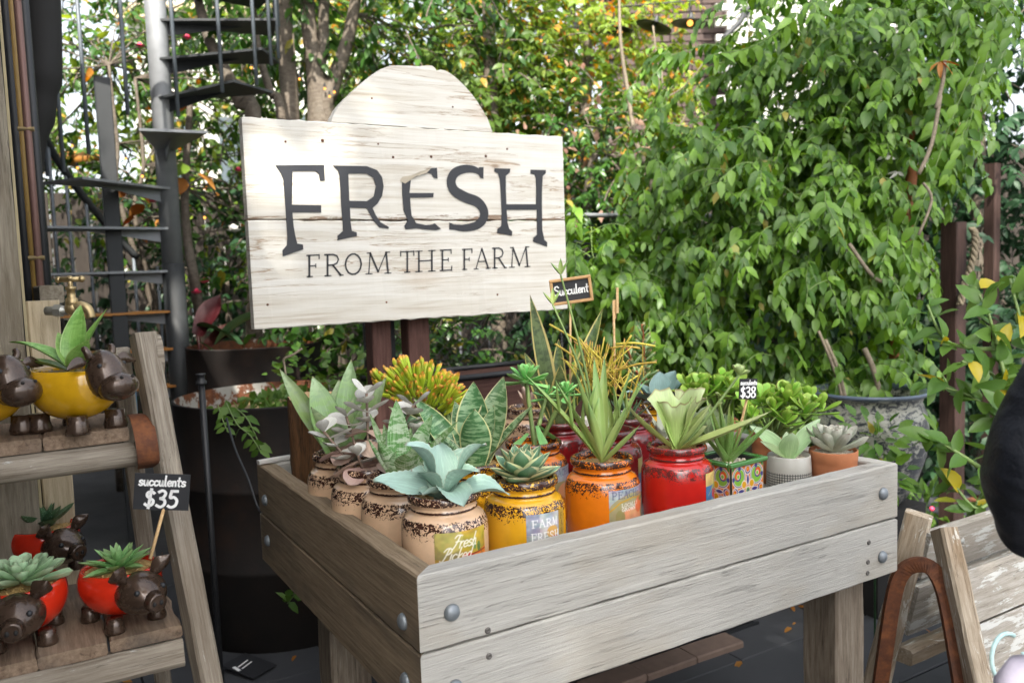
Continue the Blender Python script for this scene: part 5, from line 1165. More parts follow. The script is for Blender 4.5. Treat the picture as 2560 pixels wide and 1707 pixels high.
def animals():
    # front pig pots (lower shelf)
    def sp(u, v, z): p = onz(u, v, z); return (p.x, p.y, z)
    t, z = pig('red pig pot with a green pointed rosette and the price card stick', sp(283,1420,LZ0), 322, 1.0)
    ms = [leaf_mesh('leaf', M['pig_agave'], .082, .027, 'lance', .1, .4, .2, 8, 5, seed=900+i) for i in range(3)]
    for i in range(24): f = i/23; leaf_rel(t, ms[i % 3], i*GA, 78-74*f**.8, z-.004, .55+.5*f)
    t, z = pig('red pig pot with a plump pale green echeveria, at the front edge of the shelf', sp(62,1462,LZ0), 292, 1.0)
    ms = [leaf_mesh('leaf', M['pig_echeveria'], .088, .044, 'spoon', .35, .4, .22, 9, 5, seed=910+i) for i in range(3)]
    for i in range(34): f = i/33; leaf_rel(t, ms[i % 3], i*GA, 80-82*f**.8, z+.004*(1-f), .42+.68*f)
    t, z = pig('red pig pot with a dark speckled haworthia, behind the other two pigs', sp(105,1310,LZ0), 330, 1.0)
    ms = [leaf_mesh('leaf', M['pig_dark'], .09, .042, 'agave', .25, .4, .25, 8, 5, seed=920+i) for i in range(3)]
    for i in range(15): f = i/14; leaf_rel(t, ms[i % 3], i*GA, 75-62*f, z-.004, .6+.5*f)
    t, z = cow('yellow cow pot with long arching green leaves', sp(178,985,LZ1), 335, .93)
    for i, (az, el, L, W, b) in enumerate([(176,42,.15,.046,-.75),(95,72,.15,.052,-.35),(55,60,.15,.03,-.15),(185,20,.12,.04,-.3),(330,45,.09,.05,.2),(140,62,.1,.045,-.4)]):
        leaf_rel(t, leaf_mesh('leaf', M['bird_nest'], L, W, 'lance', b, .35, .08, 12, 5, .03, 1.2, seed=930+i), az, el, z-.006, 1., ang=scr(az)-scr(335))
    t, z = cow('yellow cow pot with a small spiny cactus, cut off by the timber post', sp(-40,1000,LZ1), 335, .93)
    V, F = [], []; n = 24
    for k in range(9):
        ph = math.pi*.5*k/8
        for i in range(n): a = 2*math.pi*i/n; r = .042*math.cos(ph)**.6*(1+.10*(1 if i % 2 else -1)); V.append((r*math.cos(a), r*math.sin(a), z-.01+.075*math.sin(ph)))
    for k in range(8):
        for i in range(n): F.append((k*n+i,k*n+(i+1)%n,(k+1)*n+(i+1)%n,(k+1)*n+i))
    obj('cactus', (V,F), M['stem_green'], t, smooth=True)
    sp_ = []
    for _ in range(160):
        a, ph = U(0,6.28), U(.05,1.3); d = Vector((math.cos(a)*math.cos(ph), math.sin(a)*math.cos(ph), math.sin(ph))); p = Vector((.043*math.cos(ph)**.6*math.cos(a), .043*math.cos(ph)**.6*math.sin(a), z-.01+.075*math.sin(ph)))
        sp_.append(tube([p, p+d*.014], [.0006,.0002], 3, False))
    obj('spines', merge(*sp_), M['pale_wood'], t, kind='stuff')
def leaf_rel(t, me, az, el, z, s, ang=None):
    put('leaf', me, t, (0,0,z), (0,-R(el), R(az) if ang is None else ang), s)
animals()
# --- timber posts, tap, riser, poles
def left_posts():
    def post(name, label, x, y, w, d, h, mat, seed):
        o = obj(name, rough_board(h, d, w, 20, .002, .004, seed), M[mat], None, (x,y,h/2), (0,-math.pi/2,0)); tag(o, label, 'post'); return o
    p = at(30,700,2.0); post('timber_post', 'tall grey weathered timber post behind the cow pots', p.x-.036, p.y, .11, .11, 2.75, 'post_wood', 3)
    q = at(115,690,2.05); post('tap_post', 'short pale timber post carrying the brass tap', q.x-.016, q.y+.02, .045, .07, q.z, 'pale_wood', 5)
    o = obj('lit_edge_strip', box(.006,.05,2.4), M['warm_lit_edge'], None, (p.x+.023,p.y+.02,1.2)); tag(o, 'narrow added strip coloured as the warm-lit edge of the tall timber post', 'strip')  # added strip, its yellow stands in for warm light on the post edge
    b = at(112,660,2.5); o = obj('timber_rail', rough_board(.9,.05,.06,8,.001,.004,6), M['post_wood'], None, (b.x,b.y+.25,b.z-.02), (0,0,math.pi/2)); tag(o, 'grey timber rail running back from the tap post', 'rail')
    # brass tap
    e = at(166,708,2.0); t = thing('garden_tap', 'brass garden tap on a galvanised elbow on the short post', 'tap', tuple(e), SCR); t.scale = (1.15,1.15,1.15)
    obj('pipe', tube([(-.055,0,-.004),(-.012,0,-.004)], .0095, 12), M['galv'], t, smooth=True)
    obj('nut', tube([(-.036,0,-.004),(-.022,0,-.004)], .0135, 6), M['galv'], t)
    obj('body', merge(sphere(.0155,.0145,.0145,16,10), tube(smoothpts([(.006,0,.002),(.022,0,.003),(.034,0,-.006),(.037,0,-.022)],4), [.0115]*4+[.0105]*4+[.0095]*5, 12), lathe([(.0,.0),(.013,.004),(.0115,.02),(.0085,.022),(.0080,.038),(.0105,.039),(.0105,.044),(.005,.046),(.0045,.058)],14)), M['brass'], t, smooth=True)
    obj('handle', merge(tube([(-.024,0,.060),(.024,0,.060)], [.0055,.0055], 10), sphere(.007,c=(-.024,0,.060),nu=10,nv=6), sphere(.007,c=(.024,0,.060),nu=10,nv=6), sphere(.008,.008,.006,c=(0,0,.062),nu=10,nv=6)), M['brass'], t, smooth=True)
    # black irrigation riser
    a, b = at(461,858,2.75), at(461,1180,2.75); b.z = 0
    t = thing('irrigation_riser', 'thin black irrigation riser pipe standing in front of the rusty barrel', 'pipe', (a.x,a.y,0))
    obj('pipe', tube([(0,0,0),(0,0,a.z-.02)], .0105, 12), M['blackplastic'], t, smooth=True); obj('cap', lathe([(.0,.0),(.017,.0),(.018,.004),(.017,.012),(.013,.014),(.013,.03),(.016,.031),(.016,.036),(.0,.036)],14), M['blackplastic'], t, (0,0,a.z-.036), smooth=True)
    # blue pole
    a, b = at(305,900,2.6), at(320,1110,2.4); b = b+(b-a)*1.2; b.z = max(b.z,.0)
    o = obj('blue_pole', tube([a,b], .010, 8), M['blue_paint'], None, smooth=True); tag(o, 'thin faded blue pole leaning behind the ladder', 'pole')
    # black cable looping to the table
    p = smoothpts([at(520,960,2.9), at(540,1030,2.8), at(570,1100,2.7), at(590,1160,2.66), at(604,1180,2.62), at(640,1230,2.60)], 5)
    o = obj('cable', tube(p, .004, 6), M['blackplastic'], None, smooth=True); tag(o, 'thin black cable sagging from the rusty barrel to the table side', 'cable')
    # fallen chalk card on the ground
    g = onz(572,1530,.03); o = obj('fallen_price_card', box(.11,.16,.004), M['chalkboard'], None, (g.x,g.y,.034), (R(4),0,.5)); tag(o, 'black chalk card lying on the ground beside the ladder foot', 'price card')
    ch = merge(ribbon([(-.03,.02),(.02,.03)],.006), ribbon([(-.03,-.0),(.02,.01)],.006), ribbon([(-.045,.0),(-.04,.03)],.012)); ch = ([(x,z,.0025) for x,_,z in ch[0]], [f[::-1] for f in ch[1]]); obj('lettering', ch, M['chalk'], o)
left_posts()
# --- barrels
def barrel(label, c, r, h, mat_in, fillz, seed):
    t = thing('steel_barrel', label, 'barrel planter', (c[0],c[1],0))
    n = 44; obj('wall', lathe([(r,.0),(r,h*.33),(r+.008,h*.34),(r,h*.35),(r,h*.66),(r+.008,h*.67),(r,h*.68),(r,h),(r+.004,h+.006),(r-.006,h+.008)], n), M['barrel_side'], t, smooth=True)
    li = lathe([(r-.006,h+.008),(r-.008,h-.02),(r-.008,fillz-.05)], n, False); li = (li[0], [f[::-1] for f in li[1]]); obj('lining', li, M[mat_in], t, smooth=True)
    obj('soil', ([(0,0,fillz+.02)]+[((r-.009)*math.cos(6.2832*i/24),(r-.009)*math.sin(6.2832*i/24),fillz) for i in range(24)], [(0,1+i,1+(i+1)%24) for i in range(24)]), M['soil_litter'], t)
    return t
def ivy(t, ells, n, size, mat, inner=.3, loc=None):
    P, D = shell(ells, n, inner, 1.05, .2); A = D+rng.normal(0,.6,(n,3)); Nn = np.tile([0,0,1.],(n,1))+rng.normal(0,.5,(n,3))+D*.3
    S = size*rng.uniform(.6,1.3,n); i1, i2 = split_near(P, A, Nn, S, min(60,n//3))
    off = np.array(t.location); leafobjs([TPL_R, TPL], P[i1]-off, A[i1], Nn[i1], S[i1], M[mat], t)
    cloud('foliage', TPL_R, P[i2]-off, A[i2], Nn[i2], S[i2], M[mat], t)
def barrels():
    c = at(640,948,3.42); r = .40
    t = barrel('large rusty cut-down steel barrel planter with peeling white paint inside', (c.x,c.y), r, .925, 'rust_paint', .85, 1)
    ivy(t, [((c.x-.02,c.y-.12,.88),(.27,.2,.06)),((c.x+.16,c.y+.05,.95),(.2,.2,.16)),((c.x+.3,c.y-.1,.98),(.12,.15,.14))], 420, .045, 'ivy_leaf')
    st, dr, up_ = [], [], []
    lines = [smoothpts([at(520,925,2.98), at(545,975,2.94), at(575,1000,2.92), at(600,1040,2.92)],4), smoothpts([at(500,930,2.98), at(512,965,2.95), at(520,985,2.93)],4), smoothpts([at(545,940,2.98), at(570,965,2.95), at(600,1030,2.92)],4), smoothpts([at(660,1385,2.7), at(672,1370,2.68), at(676,1362,2.66)],3)]
    for ln in lines:
        for k in range(1, len(ln), 2):
            for sg in (1,-1):
                st.append(np.array(ln[k])); d = np.array(ln[k]-ln[k-1]); d /= np.linalg.norm(d); dr.append(d*.4+np.array([math.cos(SCR)*sg, math.sin(SCR)*sg, -.3])+rng.normal(0,.3,3)); up_.append(np.array([-.4,-.7,.6])+rng.normal(0,.3,3))
    off = np.array(t.location); leafobjs([TPL], np.array(st)-off, np.array(dr), np.array(up_), rng.uniform(.03,.06,len(st)), M['ivy_leaf'], t)
    stems('vine_stem', [[p-Vector(off) for p in l] for l in lines], .0022, M['stem_green'], t, 4)
    c = at(590,860,4.35); barrel('farther rusty steel barrel planter below the staircase tree', (c.x,c.y), .34, 1.06, 'rust_paint', 1.0, 2)
barrels()
# ------------------------------------------------------------------ building and pipes on the far left
def left_building():
    t = thing('shop_building', 'dark shop building with a black awning edge and vertical pipes', 'building', (-1.55,1.5,0))
    o = Vector((-1.55,1.5,0))
    obj('wall', box(.5,7.4,3.6,(0,.1,1.8)), M['dark_wall'], t)
    obj('awning', box(.95,5.2,.12,(.42,.2,3.35)), M['awning'], t)
    e = at(60,300,2.9)
    for k, (u, d, r, m) in enumerate(((8,3.0,.020,'blackplastic'),(22,3.0,.020,'blackplastic'),(34,3.0,.010,'yellow_pipe'),(50,2.95,.013,'copper_pipe'),(-6,3.0,.02,'blackplastic'),(64,3.1,.018,'blackplastic'))):
        p = at(u+22,400,d)-o; obj('pipe', tube([(p.x,p.y,0.0),(p.x,p.y,3.5)], r, 10), M[m], t, smooth=True)
        if m == 'copper_pipe':
            for z in (1.5,1.95,2.4): obj('pipe_clip', tube([(p.x-.03,p.y,z),(p.x+.02,p.y-.01,z)], .008, 8), M['brass'], t)
    p = at(100,150,3.4)-o
    a1, a2, a3 = at(88,-120,3.4)-o, at(96,110,3.4)-o, at(92,240,3.4)-o; obj('downpipe', tube(smoothpts([a1,a2,a3,at(70,420,3.4)-o],5), [.075]*9+[.06]*3+[.04]*4, 14), M['dark_wall'], t, smooth=True)
    obj('wall_return', box(.62,.1,1.55,(at(60,600,3.6).x-o.x-.22,at(60,600,3.6).y-o.y+.1,.78)), M['dark_wall'], t)
    # hanging orange sign behind the balusters
    c = at(160,365,5.6); g = obj('orange_sign', sphere(.24,.05,.05,20,8), M['stair_amber'], None, tuple(c), (0,0,SCR), smooth=True); tag(g, 'small rounded orange sign board behind the stair balusters', 'sign')
    c = at(97,378,4.8); g = obj('wall_lamp', lathe([(.0,.0),(.05,.0),(.055,.02),(.04,.06),(.012,.09),(.0,.09)],16), M['galv'], None, tuple(c), (R(75),0,SCR), smooth=True); tag(g, 'round grey bulkhead wall lamp beside the black pipes', 'lamp')
left_building()
# ------------------------------------------------------------------ spiral staircase
def staircase():
    cc = at(398,620,4.5); cx, cy = cc.x, cc.y
    t = thing('spiral_staircase', 'grey steel spiral staircase with thin balusters and wedge treads', 'staircase', (cx,cy,0))
    obj('column', tube([(0,0,0),(0,0,1.5)], .058, 18), M['stair_dark'], t, smooth=True); obj('column', tube([(0,0,1.502),(0,0,3.9)], .054, 18), M['stair_grey'], t, smooth=True)
    steps = [(z_, a_+20) for z_, a_ in [(.64,188),(.85,186),(1.05,184),(1.25,182),(1.465,184),(1.69,196),(1.90,222),(2.11,276),(2.37,318),(2.57,338),(2.77,356),(2.97,375),(3.17,395),(3.37,415)]]
    Rr = .62; rail = []
    for i, (z, a) in enumerate(steps):
        am = scr(a); hw = R(14)
        V = []
        for zz in (z-.012, z):
            V += [(.05*math.cos(am-1.2),.05*math.sin(am-1.2),zz),(Rr*math.cos(am-hw),Rr*math.sin(am-hw),zz),(Rr*math.cos(am+hw),Rr*math.sin(am+hw),zz),(.05*math.cos(am+1.2),.05*math.sin(am+1.2),zz)]
        F = [(3,2,1,0),(4,5,6,7),(0,1,5,4),(1,2,6,5),(2,3,7,6),(3,0,4,7)]
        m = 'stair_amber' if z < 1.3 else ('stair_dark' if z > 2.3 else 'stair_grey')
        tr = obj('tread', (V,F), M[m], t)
        rib = [(.05*math.cos(am),.05*math.sin(am),z-.013),(.05*math.cos(am),.05*math.sin(am),z-.075),(Rr*.7*math.cos(am),Rr*.7*math.sin(am),z-.013)]
        nrm = Vector((-math.sin(am),math.cos(am),0))*.004
        rv = [tuple(Vector(p)+nrm) for p in rib]+[tuple(Vector(p)-nrm) for p in rib]
        obj('bracket', (rv, [(0,1,2),(3,5,4),(0,3,4,1),(1,4,5,2),(2,5,3,0)]), M['stair_grey' if z < 2.3 else 'stair_dark'], tr)
    # handrail helix and balusters outside the treads
    pts = []
    for i, (z, a) in enumerate(steps): pts.append(Vector((Rr*math.cos(scr(a)),Rr*math.sin(scr(a)),z+.95)))
    lo = [Vector((Rr*math.cos(scr(a)),Rr*math.sin(scr(a)),z)) for z, a in [(.64,140),(.85,150),(1.05,165)]]
    hel = smoothpts([Vector((Rr*math.cos(scr(a)),Rr*math.sin(scr(a)),z)) for z, a in [(z_,a_+20) for z_,a_ in [(1.55,110),(1.78,128),(2.0,146),(2.2,164),(2.40,184),(2.62,202),(2.88,226),(3.12,262),(3.32,300),(3.52,335),(3.72,356)]]], 5)
    obj('handrail', tube(hel, .021, 8), M['stair_dark'], t, smooth=True)
    bal = [(112,.4,1.58),(124,.45,1.75),(136,.5,1.9),(148,.6,2.05),(160,.7,2.18),(172,.85,2.3),(184,1.25,2.40),(193,1.47,2.52),(203,1.69,2.64),(214,1.92,2.75),(226,1.93,2.88),(240,2.0,2.98),(258,2.17,3.1),(278,2.17,3.2),(298,2.3,3.31),(318,2.37,3.42),(332,2.5,3.5),(345,2.57,3.6),(356,2.77,3.72),(368,2.8,3.8),(380,2.97,3.85),(100,.3,1.5),(90,.25,1.45)]
    for a, z0, z1 in bal:
        q = scr(a+20); obj('baluster', tube([(Rr*math.cos(q),Rr*math.sin(q),z0),(Rr*math.cos(q),Rr*math.sin(q),z1)], .0095, 7), M['steel_paint'], t, smooth=True)
    p = at(250,400,4.3); q = obj('stringer_post', rough_board(2.45,.075,.05,6,.001,.003,44), M['stair_dark'], t, (p.x-cx,p.y-cy,1.225), (0,-math.pi/2,0))
staircase()
# ------------------------------------------------------------------ trees and planting behind
def branch(p0, p1, r0, r1, wob=.05, n=7, seg=8):
    p0, p1 = Vector(p0), Vector(p1); L = (p1-p0).length; pts = []
    for i in range(n+1):
        t = i/n; w = math.sin(math.pi*t)*wob*L
        pts.append(p0.lerp(p1,t)+Vector((U(-1,1),U(-1,1),U(-.3,.3)))*w*.8)
    pts = smoothpts(pts,2); return tube(pts, [r0+(r1-r0)*i/(len(pts)-1) for i in range(len(pts))], seg)
def tree(name, label, base, trunks, ells, n, size, mat, tpl=TPL, nl=6, group=None, inner=.25, n2=0, mat2=None, twigs=40, droop=.35, step=None, indiv=0, bark='bark'):
    t = thing(name, label, 'tree', (base[0],base[1],0), 0, group); o = Vector((base[0],base[1],0))
    for k, tr in enumerate(trunks):
        pts = smoothpts([Vector(p[:3])-o for p in tr],4); r = [p[3] for p in tr]; rr = np.interp(np.linspace(0,len(r)-1,len(pts)), range(len(r)), r)
        obj('trunk', tube(pts, list(rr), 10), M[bark], t, smooth=True)
    S0, D0 = shell(ells, n//(nl*2), inner, 1.0, .2)
    P, A, Nn, S, lines = shoots(S0, D0+rng.normal(0,.5,D0.shape)*np.linalg.norm(D0,axis=1,keepdims=True), nl, step or size*.55, .5, .8, size, .4, droop)
    off = np.array(o)
    if indiv:
        i1, i2 = split_near(P,A,Nn,S,indiv); leafobjs([tpl], P[i1]-off, A[i1], Nn[i1], S[i1], M[mat], t)
    else: i2 = slice(None)
    cloud('crown', tpl, P[i2]-off, A[i2], Nn[i2], S[i2], M[mat], t)
    if n2:
        P2, D2 = shell(ells, n2, inner, 1.05, .2); cloud('crown', tpl, P2-off, D2+rng.normal(0,.6,(n2,3)), np.tile([0,0,1.],(n2,1))+rng.normal(0,.6,(n2,3)), size*rng.uniform(.7,1.4,n2), M[mat2], t)
    tw = []
    for l in lines[::max(1,len(lines)//(twigs*4))]: tw.append([Vector(p)-o for p in l])
    for k in range(twigs):
        s = S0[random.randrange(len(S0))]; c = min((Vector(p[:3]) for tr in trunks for p in tr), key=lambda q: (q-Vector(s)).length) if trunks else Vector(base)
        e = Vector(s); m = c.lerp(e,.5)+Vector((U(-.1,.1),U(-.1,.1),U(-.05,.12))); tw.append([p-o for p in smoothpts([c,m,e],3)])
    stems('branches', tw, .0055, M[bark], t, 4); return t
def T(*pts): return [(*at(u,v,d), r) for u, v, d, r in pts]
def E(u, v, d, rx, ry, rz):
    p = at(u, v, d); return ((p.x,p.y,p.z), (rx,ry,rz))
def ground_pt(p): return (p[0],p[1],0.)
def planting():
    # multi-stemmed tree behind the sign
    b = at(735,560,5.0)
    tree('multi_stem_tree', 'multi-stemmed grey-barked tree rising behind the sign', (b.x,b.y),
      [[(b.x-.15,b.y,0,.075)]+T((672,420,5.0,.062),(665,230,5.0,.055),(656,90,5.0,.05),(650,-60,5.0,.042),(655,-200,5.0,.03)),
       [(b.x+.05,b.y,0,.09)]+T((740,420,5.0,.085),(735,240,5.0,.075),(722,140,5.0,.055),(708,40,5.0,.045),(700,-150,5.0,.03)),
       [(b.x+.06,b.y+.02,0,.07)]+T((745,330,5.0,.065),(760,210,5.0,.05),(790,120,5.0,.042),(812,30,5.0,.035),(840,-150,5.0,.025)),
       [(b.x+.02,b.y,0,.05)]+T((735,240,5.0,.045),(742,120,5.0,.035),(745,0,5.0,.03),(760,-160,5.0,.02)),
       [(b.x-.5,b.y,0,.05)]+T((585,330,4.6,.045),(555,240,4.6,.04),(520,170,4.6,.036),(480,90,4.6,.03),(455,0,4.6,.025)),
       [(b.x-.3,b.y,0,.035)]+T((650,330,4.8,.03),(620,210,4.8,.024),(595,120,4.8,.02),(580,0,4.8,.016))],
      [E(760,60,5.6,1.0,.7,.45),E(1000,120,5.9,.8,.7,.5),E(880,-60,5.2,.9,.8,.5),E(560,20,5.8,.7,.6,.4)], 5200, .085, 'camellia_leaf', nl=6, twigs=46, indiv=150)
    # bright tree in the sun, right of the sign top
    b = at(1330,420,6.4)
    tree('sunlit_tree', 'bright yellow-green tree in full sun behind the sign right edge', (b.x,b.y), [[(b.x,b.y,0,.07)]+T((1340,400,6.4,.06),(1350,150,6.4,.04),(1360,-100,6.4,.02))],
      [E(1330,240,6.4,.9,.7,.75),E(1230,120,6.2,.8,.7,.6),E(1420,130,6.6,.55,.5,.6),E(1330,0,6.6,.75,.6,.5),E(1440,330,6.6,.6,.5,.5)], 9500, .075, 'lime_leaf', nl=6, n2=330, mat2='autumn_leaf', twigs=30)
    b = at(1130,330,5.6)
    tree('leafy_tree', 'mid-green leafy tree directly behind the sign', (b.x,b.y), [[(b.x,b.y,0,.06)]+T((1130,300,5.6,.05),(1120,60,5.6,.035),(1110,-120,5.6,.02))],
      [E(1120,160,5.6,.6,.5,.6),E(1200,300,5.5,.5,.5,.6),E(980,240,5.6,.6,.4,.5)], 4200, .08, 'tree_leaf', nl=6, twigs=24)
    b = at(1300,420,5.2)
    tree('shaded_shrub', 'dark green shrub with pinkish leaves right of the sign', (b.x,b.y), [[(b.x,b.y,0,.04)]+T((1350,450,5.2,.03),(1380,350,5.2,.02))],
      [E(1350,420,5.2,.45,.4,.45),E(1450,470,5.3,.45,.4,.4),E(1340,300,5.4,.4,.4,.4)], 4200, .06, 'camellia_leaf', nl=6, n2=130, mat2='pink_leaf', twigs=20)
    for u, v, d, rx, rz, mt, lab in ((760,40,8.6,1.9,.8,'tree_leaf','far green tree crown behind the multi-stemmed tree'),(1150,30,8.8,1.8,1.0,'lime_leaf','far yellow-green tree crown behind the sign top'),(330,330,8.2,1.4,.8,'tree_leaf','far green tree beyond the spiral staircase')):
        p = at(u,v,d); tree('background_tree', lab, (p.x,p.y), [[(p.x,p.y,0,.1),(p.x,p.y,p.z*.6,.07),(p.x+.1,p.y,p.z,.03)]], [((p.x,p.y,p.z),(rx,.6,rz)),((p.x+.8,p.y,p.z-.5),(rx*.7,.5,rz*.8)),((p.x-.8,p.y,p.z-.4),(rx*.7,.5,rz*.8))], 4200, .11, mt, nl=6, twigs=14)
    # bare grey saplings in front of it
    b = at(1500,470,4.6)
    t = thing('bare_sapling', 'thin bare grey sapling with forked twigs above the fence rail', 'tree', (b.x,b.y,0)); o = Vector((b.x,b.y,0))
    for tr, r in (([(1508,520),(1495,410),(1462,330),(1440,200),(1425,90),(1422,-40)],.018),([(1495,410),(1520,350),(1512,180),(1500,60)],.010),([(1512,440),(1530,330),(1518,150)],.011),([(1490,420),(1440,405),(1405,370)],.008),([(1520,340),(1560,290),(1600,220)],.006),([(1518,230),(1570,200),(1620,140)],.005)):
        pts = smoothpts([at(u,v,4.6)-o for u,v in tr],4)
        if r > .015: pts = [Vector((pts[0].x,pts[0].y,0))]+pts
        obj('branch' if r < .015 else 'trunk', tube(pts, [r*(1-.6*i/len(pts)) for i in range(len(pts))], 7), M['twig'], t, smooth=True)
    # camellia round the staircase
    b = at(470,500,5.3)
    t = tree('camellia_tree', 'camellia with dark glossy leaves and pink flowers round the spiral staircase', (b.x,b.y), [[(b.x,b.y,0,.035)]+T((455,700,4.7,.03),(432,560,4.7,.026),(425,430,4.7,.022),(440,200,4.7,.015)),[(b.x,b.y,0,.03)]+T((290,520,5.0,.016),(270,330,5.0,.012),(250,150,5.0,.008)),[(b.x,b.y,0,.03)]+T((320,560,5.0,.014),(330,380,5.0,.012),(310,180,5.0,.008))],
      [E(500,460,5.3,.5,.45,.6),E(330,200,5.6,.9,.4,.7),E(510,300,5.6,.4,.4,.5),E(300,480,5.6,.7,.4,.5),E(220,80,6.,.6,.4,.4)], 4300, .07, 'camellia_leaf', nl=5, twigs=60, n2=520, mat2='lime_leaf', indiv=120)
    fl = [leaf_mesh('petal', M['flower_pink'], .04, .035, 'round', .6, .4, .05, 5, 5, seed=1)]
    for u, v, d in ((322,110,4.7),(430,92,4.7),(555,232,4.9),(452,675,4.6),(352,465,4.7),(548,395,4.9),(470,650,4.7),(340,540,5.)):
        f = thing('camellia_flower', 'pink camellia flower among the dark leaves near the staircase', 'flower', tuple(at(u,v,d)), 0, 'pink camellia flowers')
        for k in range(9): put('petal', fl[0], f, (0,0,0), (0,-R(20+50*(k % 2)+U(-10,10)),k*.7), .8)
    f = thing('white_camellia', 'single white camellia flower left of the sign', 'flower', tuple(at(537,533,4.6))); wf = leaf_mesh('petal', M['flower_white'], .045, .04, 'round', .6, .4, .05, 5, 5, seed=1)
    for k in range(13): put('petal', wf, f, (0,0,0), (0,-R(10+60*(k % 3)/2),k*.9), 1.)
    # dark under-storey filling behind the staircase and the sign
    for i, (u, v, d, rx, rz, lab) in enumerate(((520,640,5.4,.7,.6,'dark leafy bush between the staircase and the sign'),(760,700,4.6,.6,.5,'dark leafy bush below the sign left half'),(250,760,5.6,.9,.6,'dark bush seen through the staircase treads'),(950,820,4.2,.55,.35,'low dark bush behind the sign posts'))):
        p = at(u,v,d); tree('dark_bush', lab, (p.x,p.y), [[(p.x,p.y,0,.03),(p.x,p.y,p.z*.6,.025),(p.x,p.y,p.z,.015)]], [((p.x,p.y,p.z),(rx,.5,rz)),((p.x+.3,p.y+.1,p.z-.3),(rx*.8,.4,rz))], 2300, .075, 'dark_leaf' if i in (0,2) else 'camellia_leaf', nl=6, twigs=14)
    # red canna leaves
    p = at(470,760,4.3); t = thing('red_leaved_plant', 'broad dark-red leaved plant beside the staircase column', 'plant', (p.x,p.y,0))
    for (u,v,d), az, el, L, W in (((455,770,4.3),30,62,.24,.12),((470,800,4.3),15,40,.2,.09)):
        b_ = at(u,v,d)-Vector((p.x,p.y,0)); put('leaf', leaf_mesh('leaf', M['red_leaf'], L, W, 'agave', -.3, .3, .02, 10, 5, .03, 1, seed=u), t, tuple(b_), (.9,-R(el),scr(az))); obj('stem', tube(smoothpts([(0,0,0),(b_.x*.5,b_.y*.5,b_.z*.6),b_],4), .01, 7), M['red_leaf'], t, smooth=True)
    for (u,v,d), az, el, L in (((548,790,4.2),150,30,.3),((600,720,4.3),200,-20,.28),((520,850,4.2),170,60,.2)):
        b_ = at(u,v,d)-Vector((p.x,p.y,0)); put('leaf', leaf_mesh('leaf', M['big_leaf'], L, L*.45, 'agave', -.6, .3, .02, 10, 5, .03, 1, seed=u), t, tuple(b_), (.4,-R(el),scr(az)))
    # autumn-coloured big leaves on the left
    for k, (u,v,d) in enumerate(((430,380,4.6),(420,410,4.6),(455,400,4.6),(300,430,4.7),(330,470,4.7),(270,420,4.8),(395,390,4.7),(440,230,4.8),(330,520,4.7),(240,395,4.8),(310,500,4.7))):
        o = put('autumn_leaf', leaf_mesh('leaf', M['autumn_leaf' if k % 3 else 'lime_leaf'], .13, .065, 'lance', -.5, .3, .02, 8, 5, .04, 1, seed=k), None, tuple(at(u,v,d)), (U(-.8,.8),R(20+U(-10,30)),U(0,6)))
        tag(o, 'large yellowing leaf hanging near the staircase column', 'leaf', 'yellowing leaves by the staircase')
    # far dark hedge on the right and along the back
    p = at(2250,330,5.4)
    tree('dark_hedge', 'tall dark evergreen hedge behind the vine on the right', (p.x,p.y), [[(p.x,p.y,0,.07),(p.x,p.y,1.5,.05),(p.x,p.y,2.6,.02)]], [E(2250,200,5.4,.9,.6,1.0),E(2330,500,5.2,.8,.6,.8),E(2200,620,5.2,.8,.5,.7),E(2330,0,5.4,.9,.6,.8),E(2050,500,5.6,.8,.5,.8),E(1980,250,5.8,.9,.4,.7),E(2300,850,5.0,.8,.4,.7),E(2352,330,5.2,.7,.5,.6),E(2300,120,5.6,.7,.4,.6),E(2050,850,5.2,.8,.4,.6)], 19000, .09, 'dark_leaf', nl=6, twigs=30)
    p = at(1750,700,5.4)
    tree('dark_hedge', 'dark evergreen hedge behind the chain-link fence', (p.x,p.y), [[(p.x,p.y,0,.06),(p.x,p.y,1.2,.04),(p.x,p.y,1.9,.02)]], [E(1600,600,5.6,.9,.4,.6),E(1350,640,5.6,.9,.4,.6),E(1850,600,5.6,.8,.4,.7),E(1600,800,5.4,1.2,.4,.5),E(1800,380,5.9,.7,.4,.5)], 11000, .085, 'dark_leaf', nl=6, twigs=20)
planting()
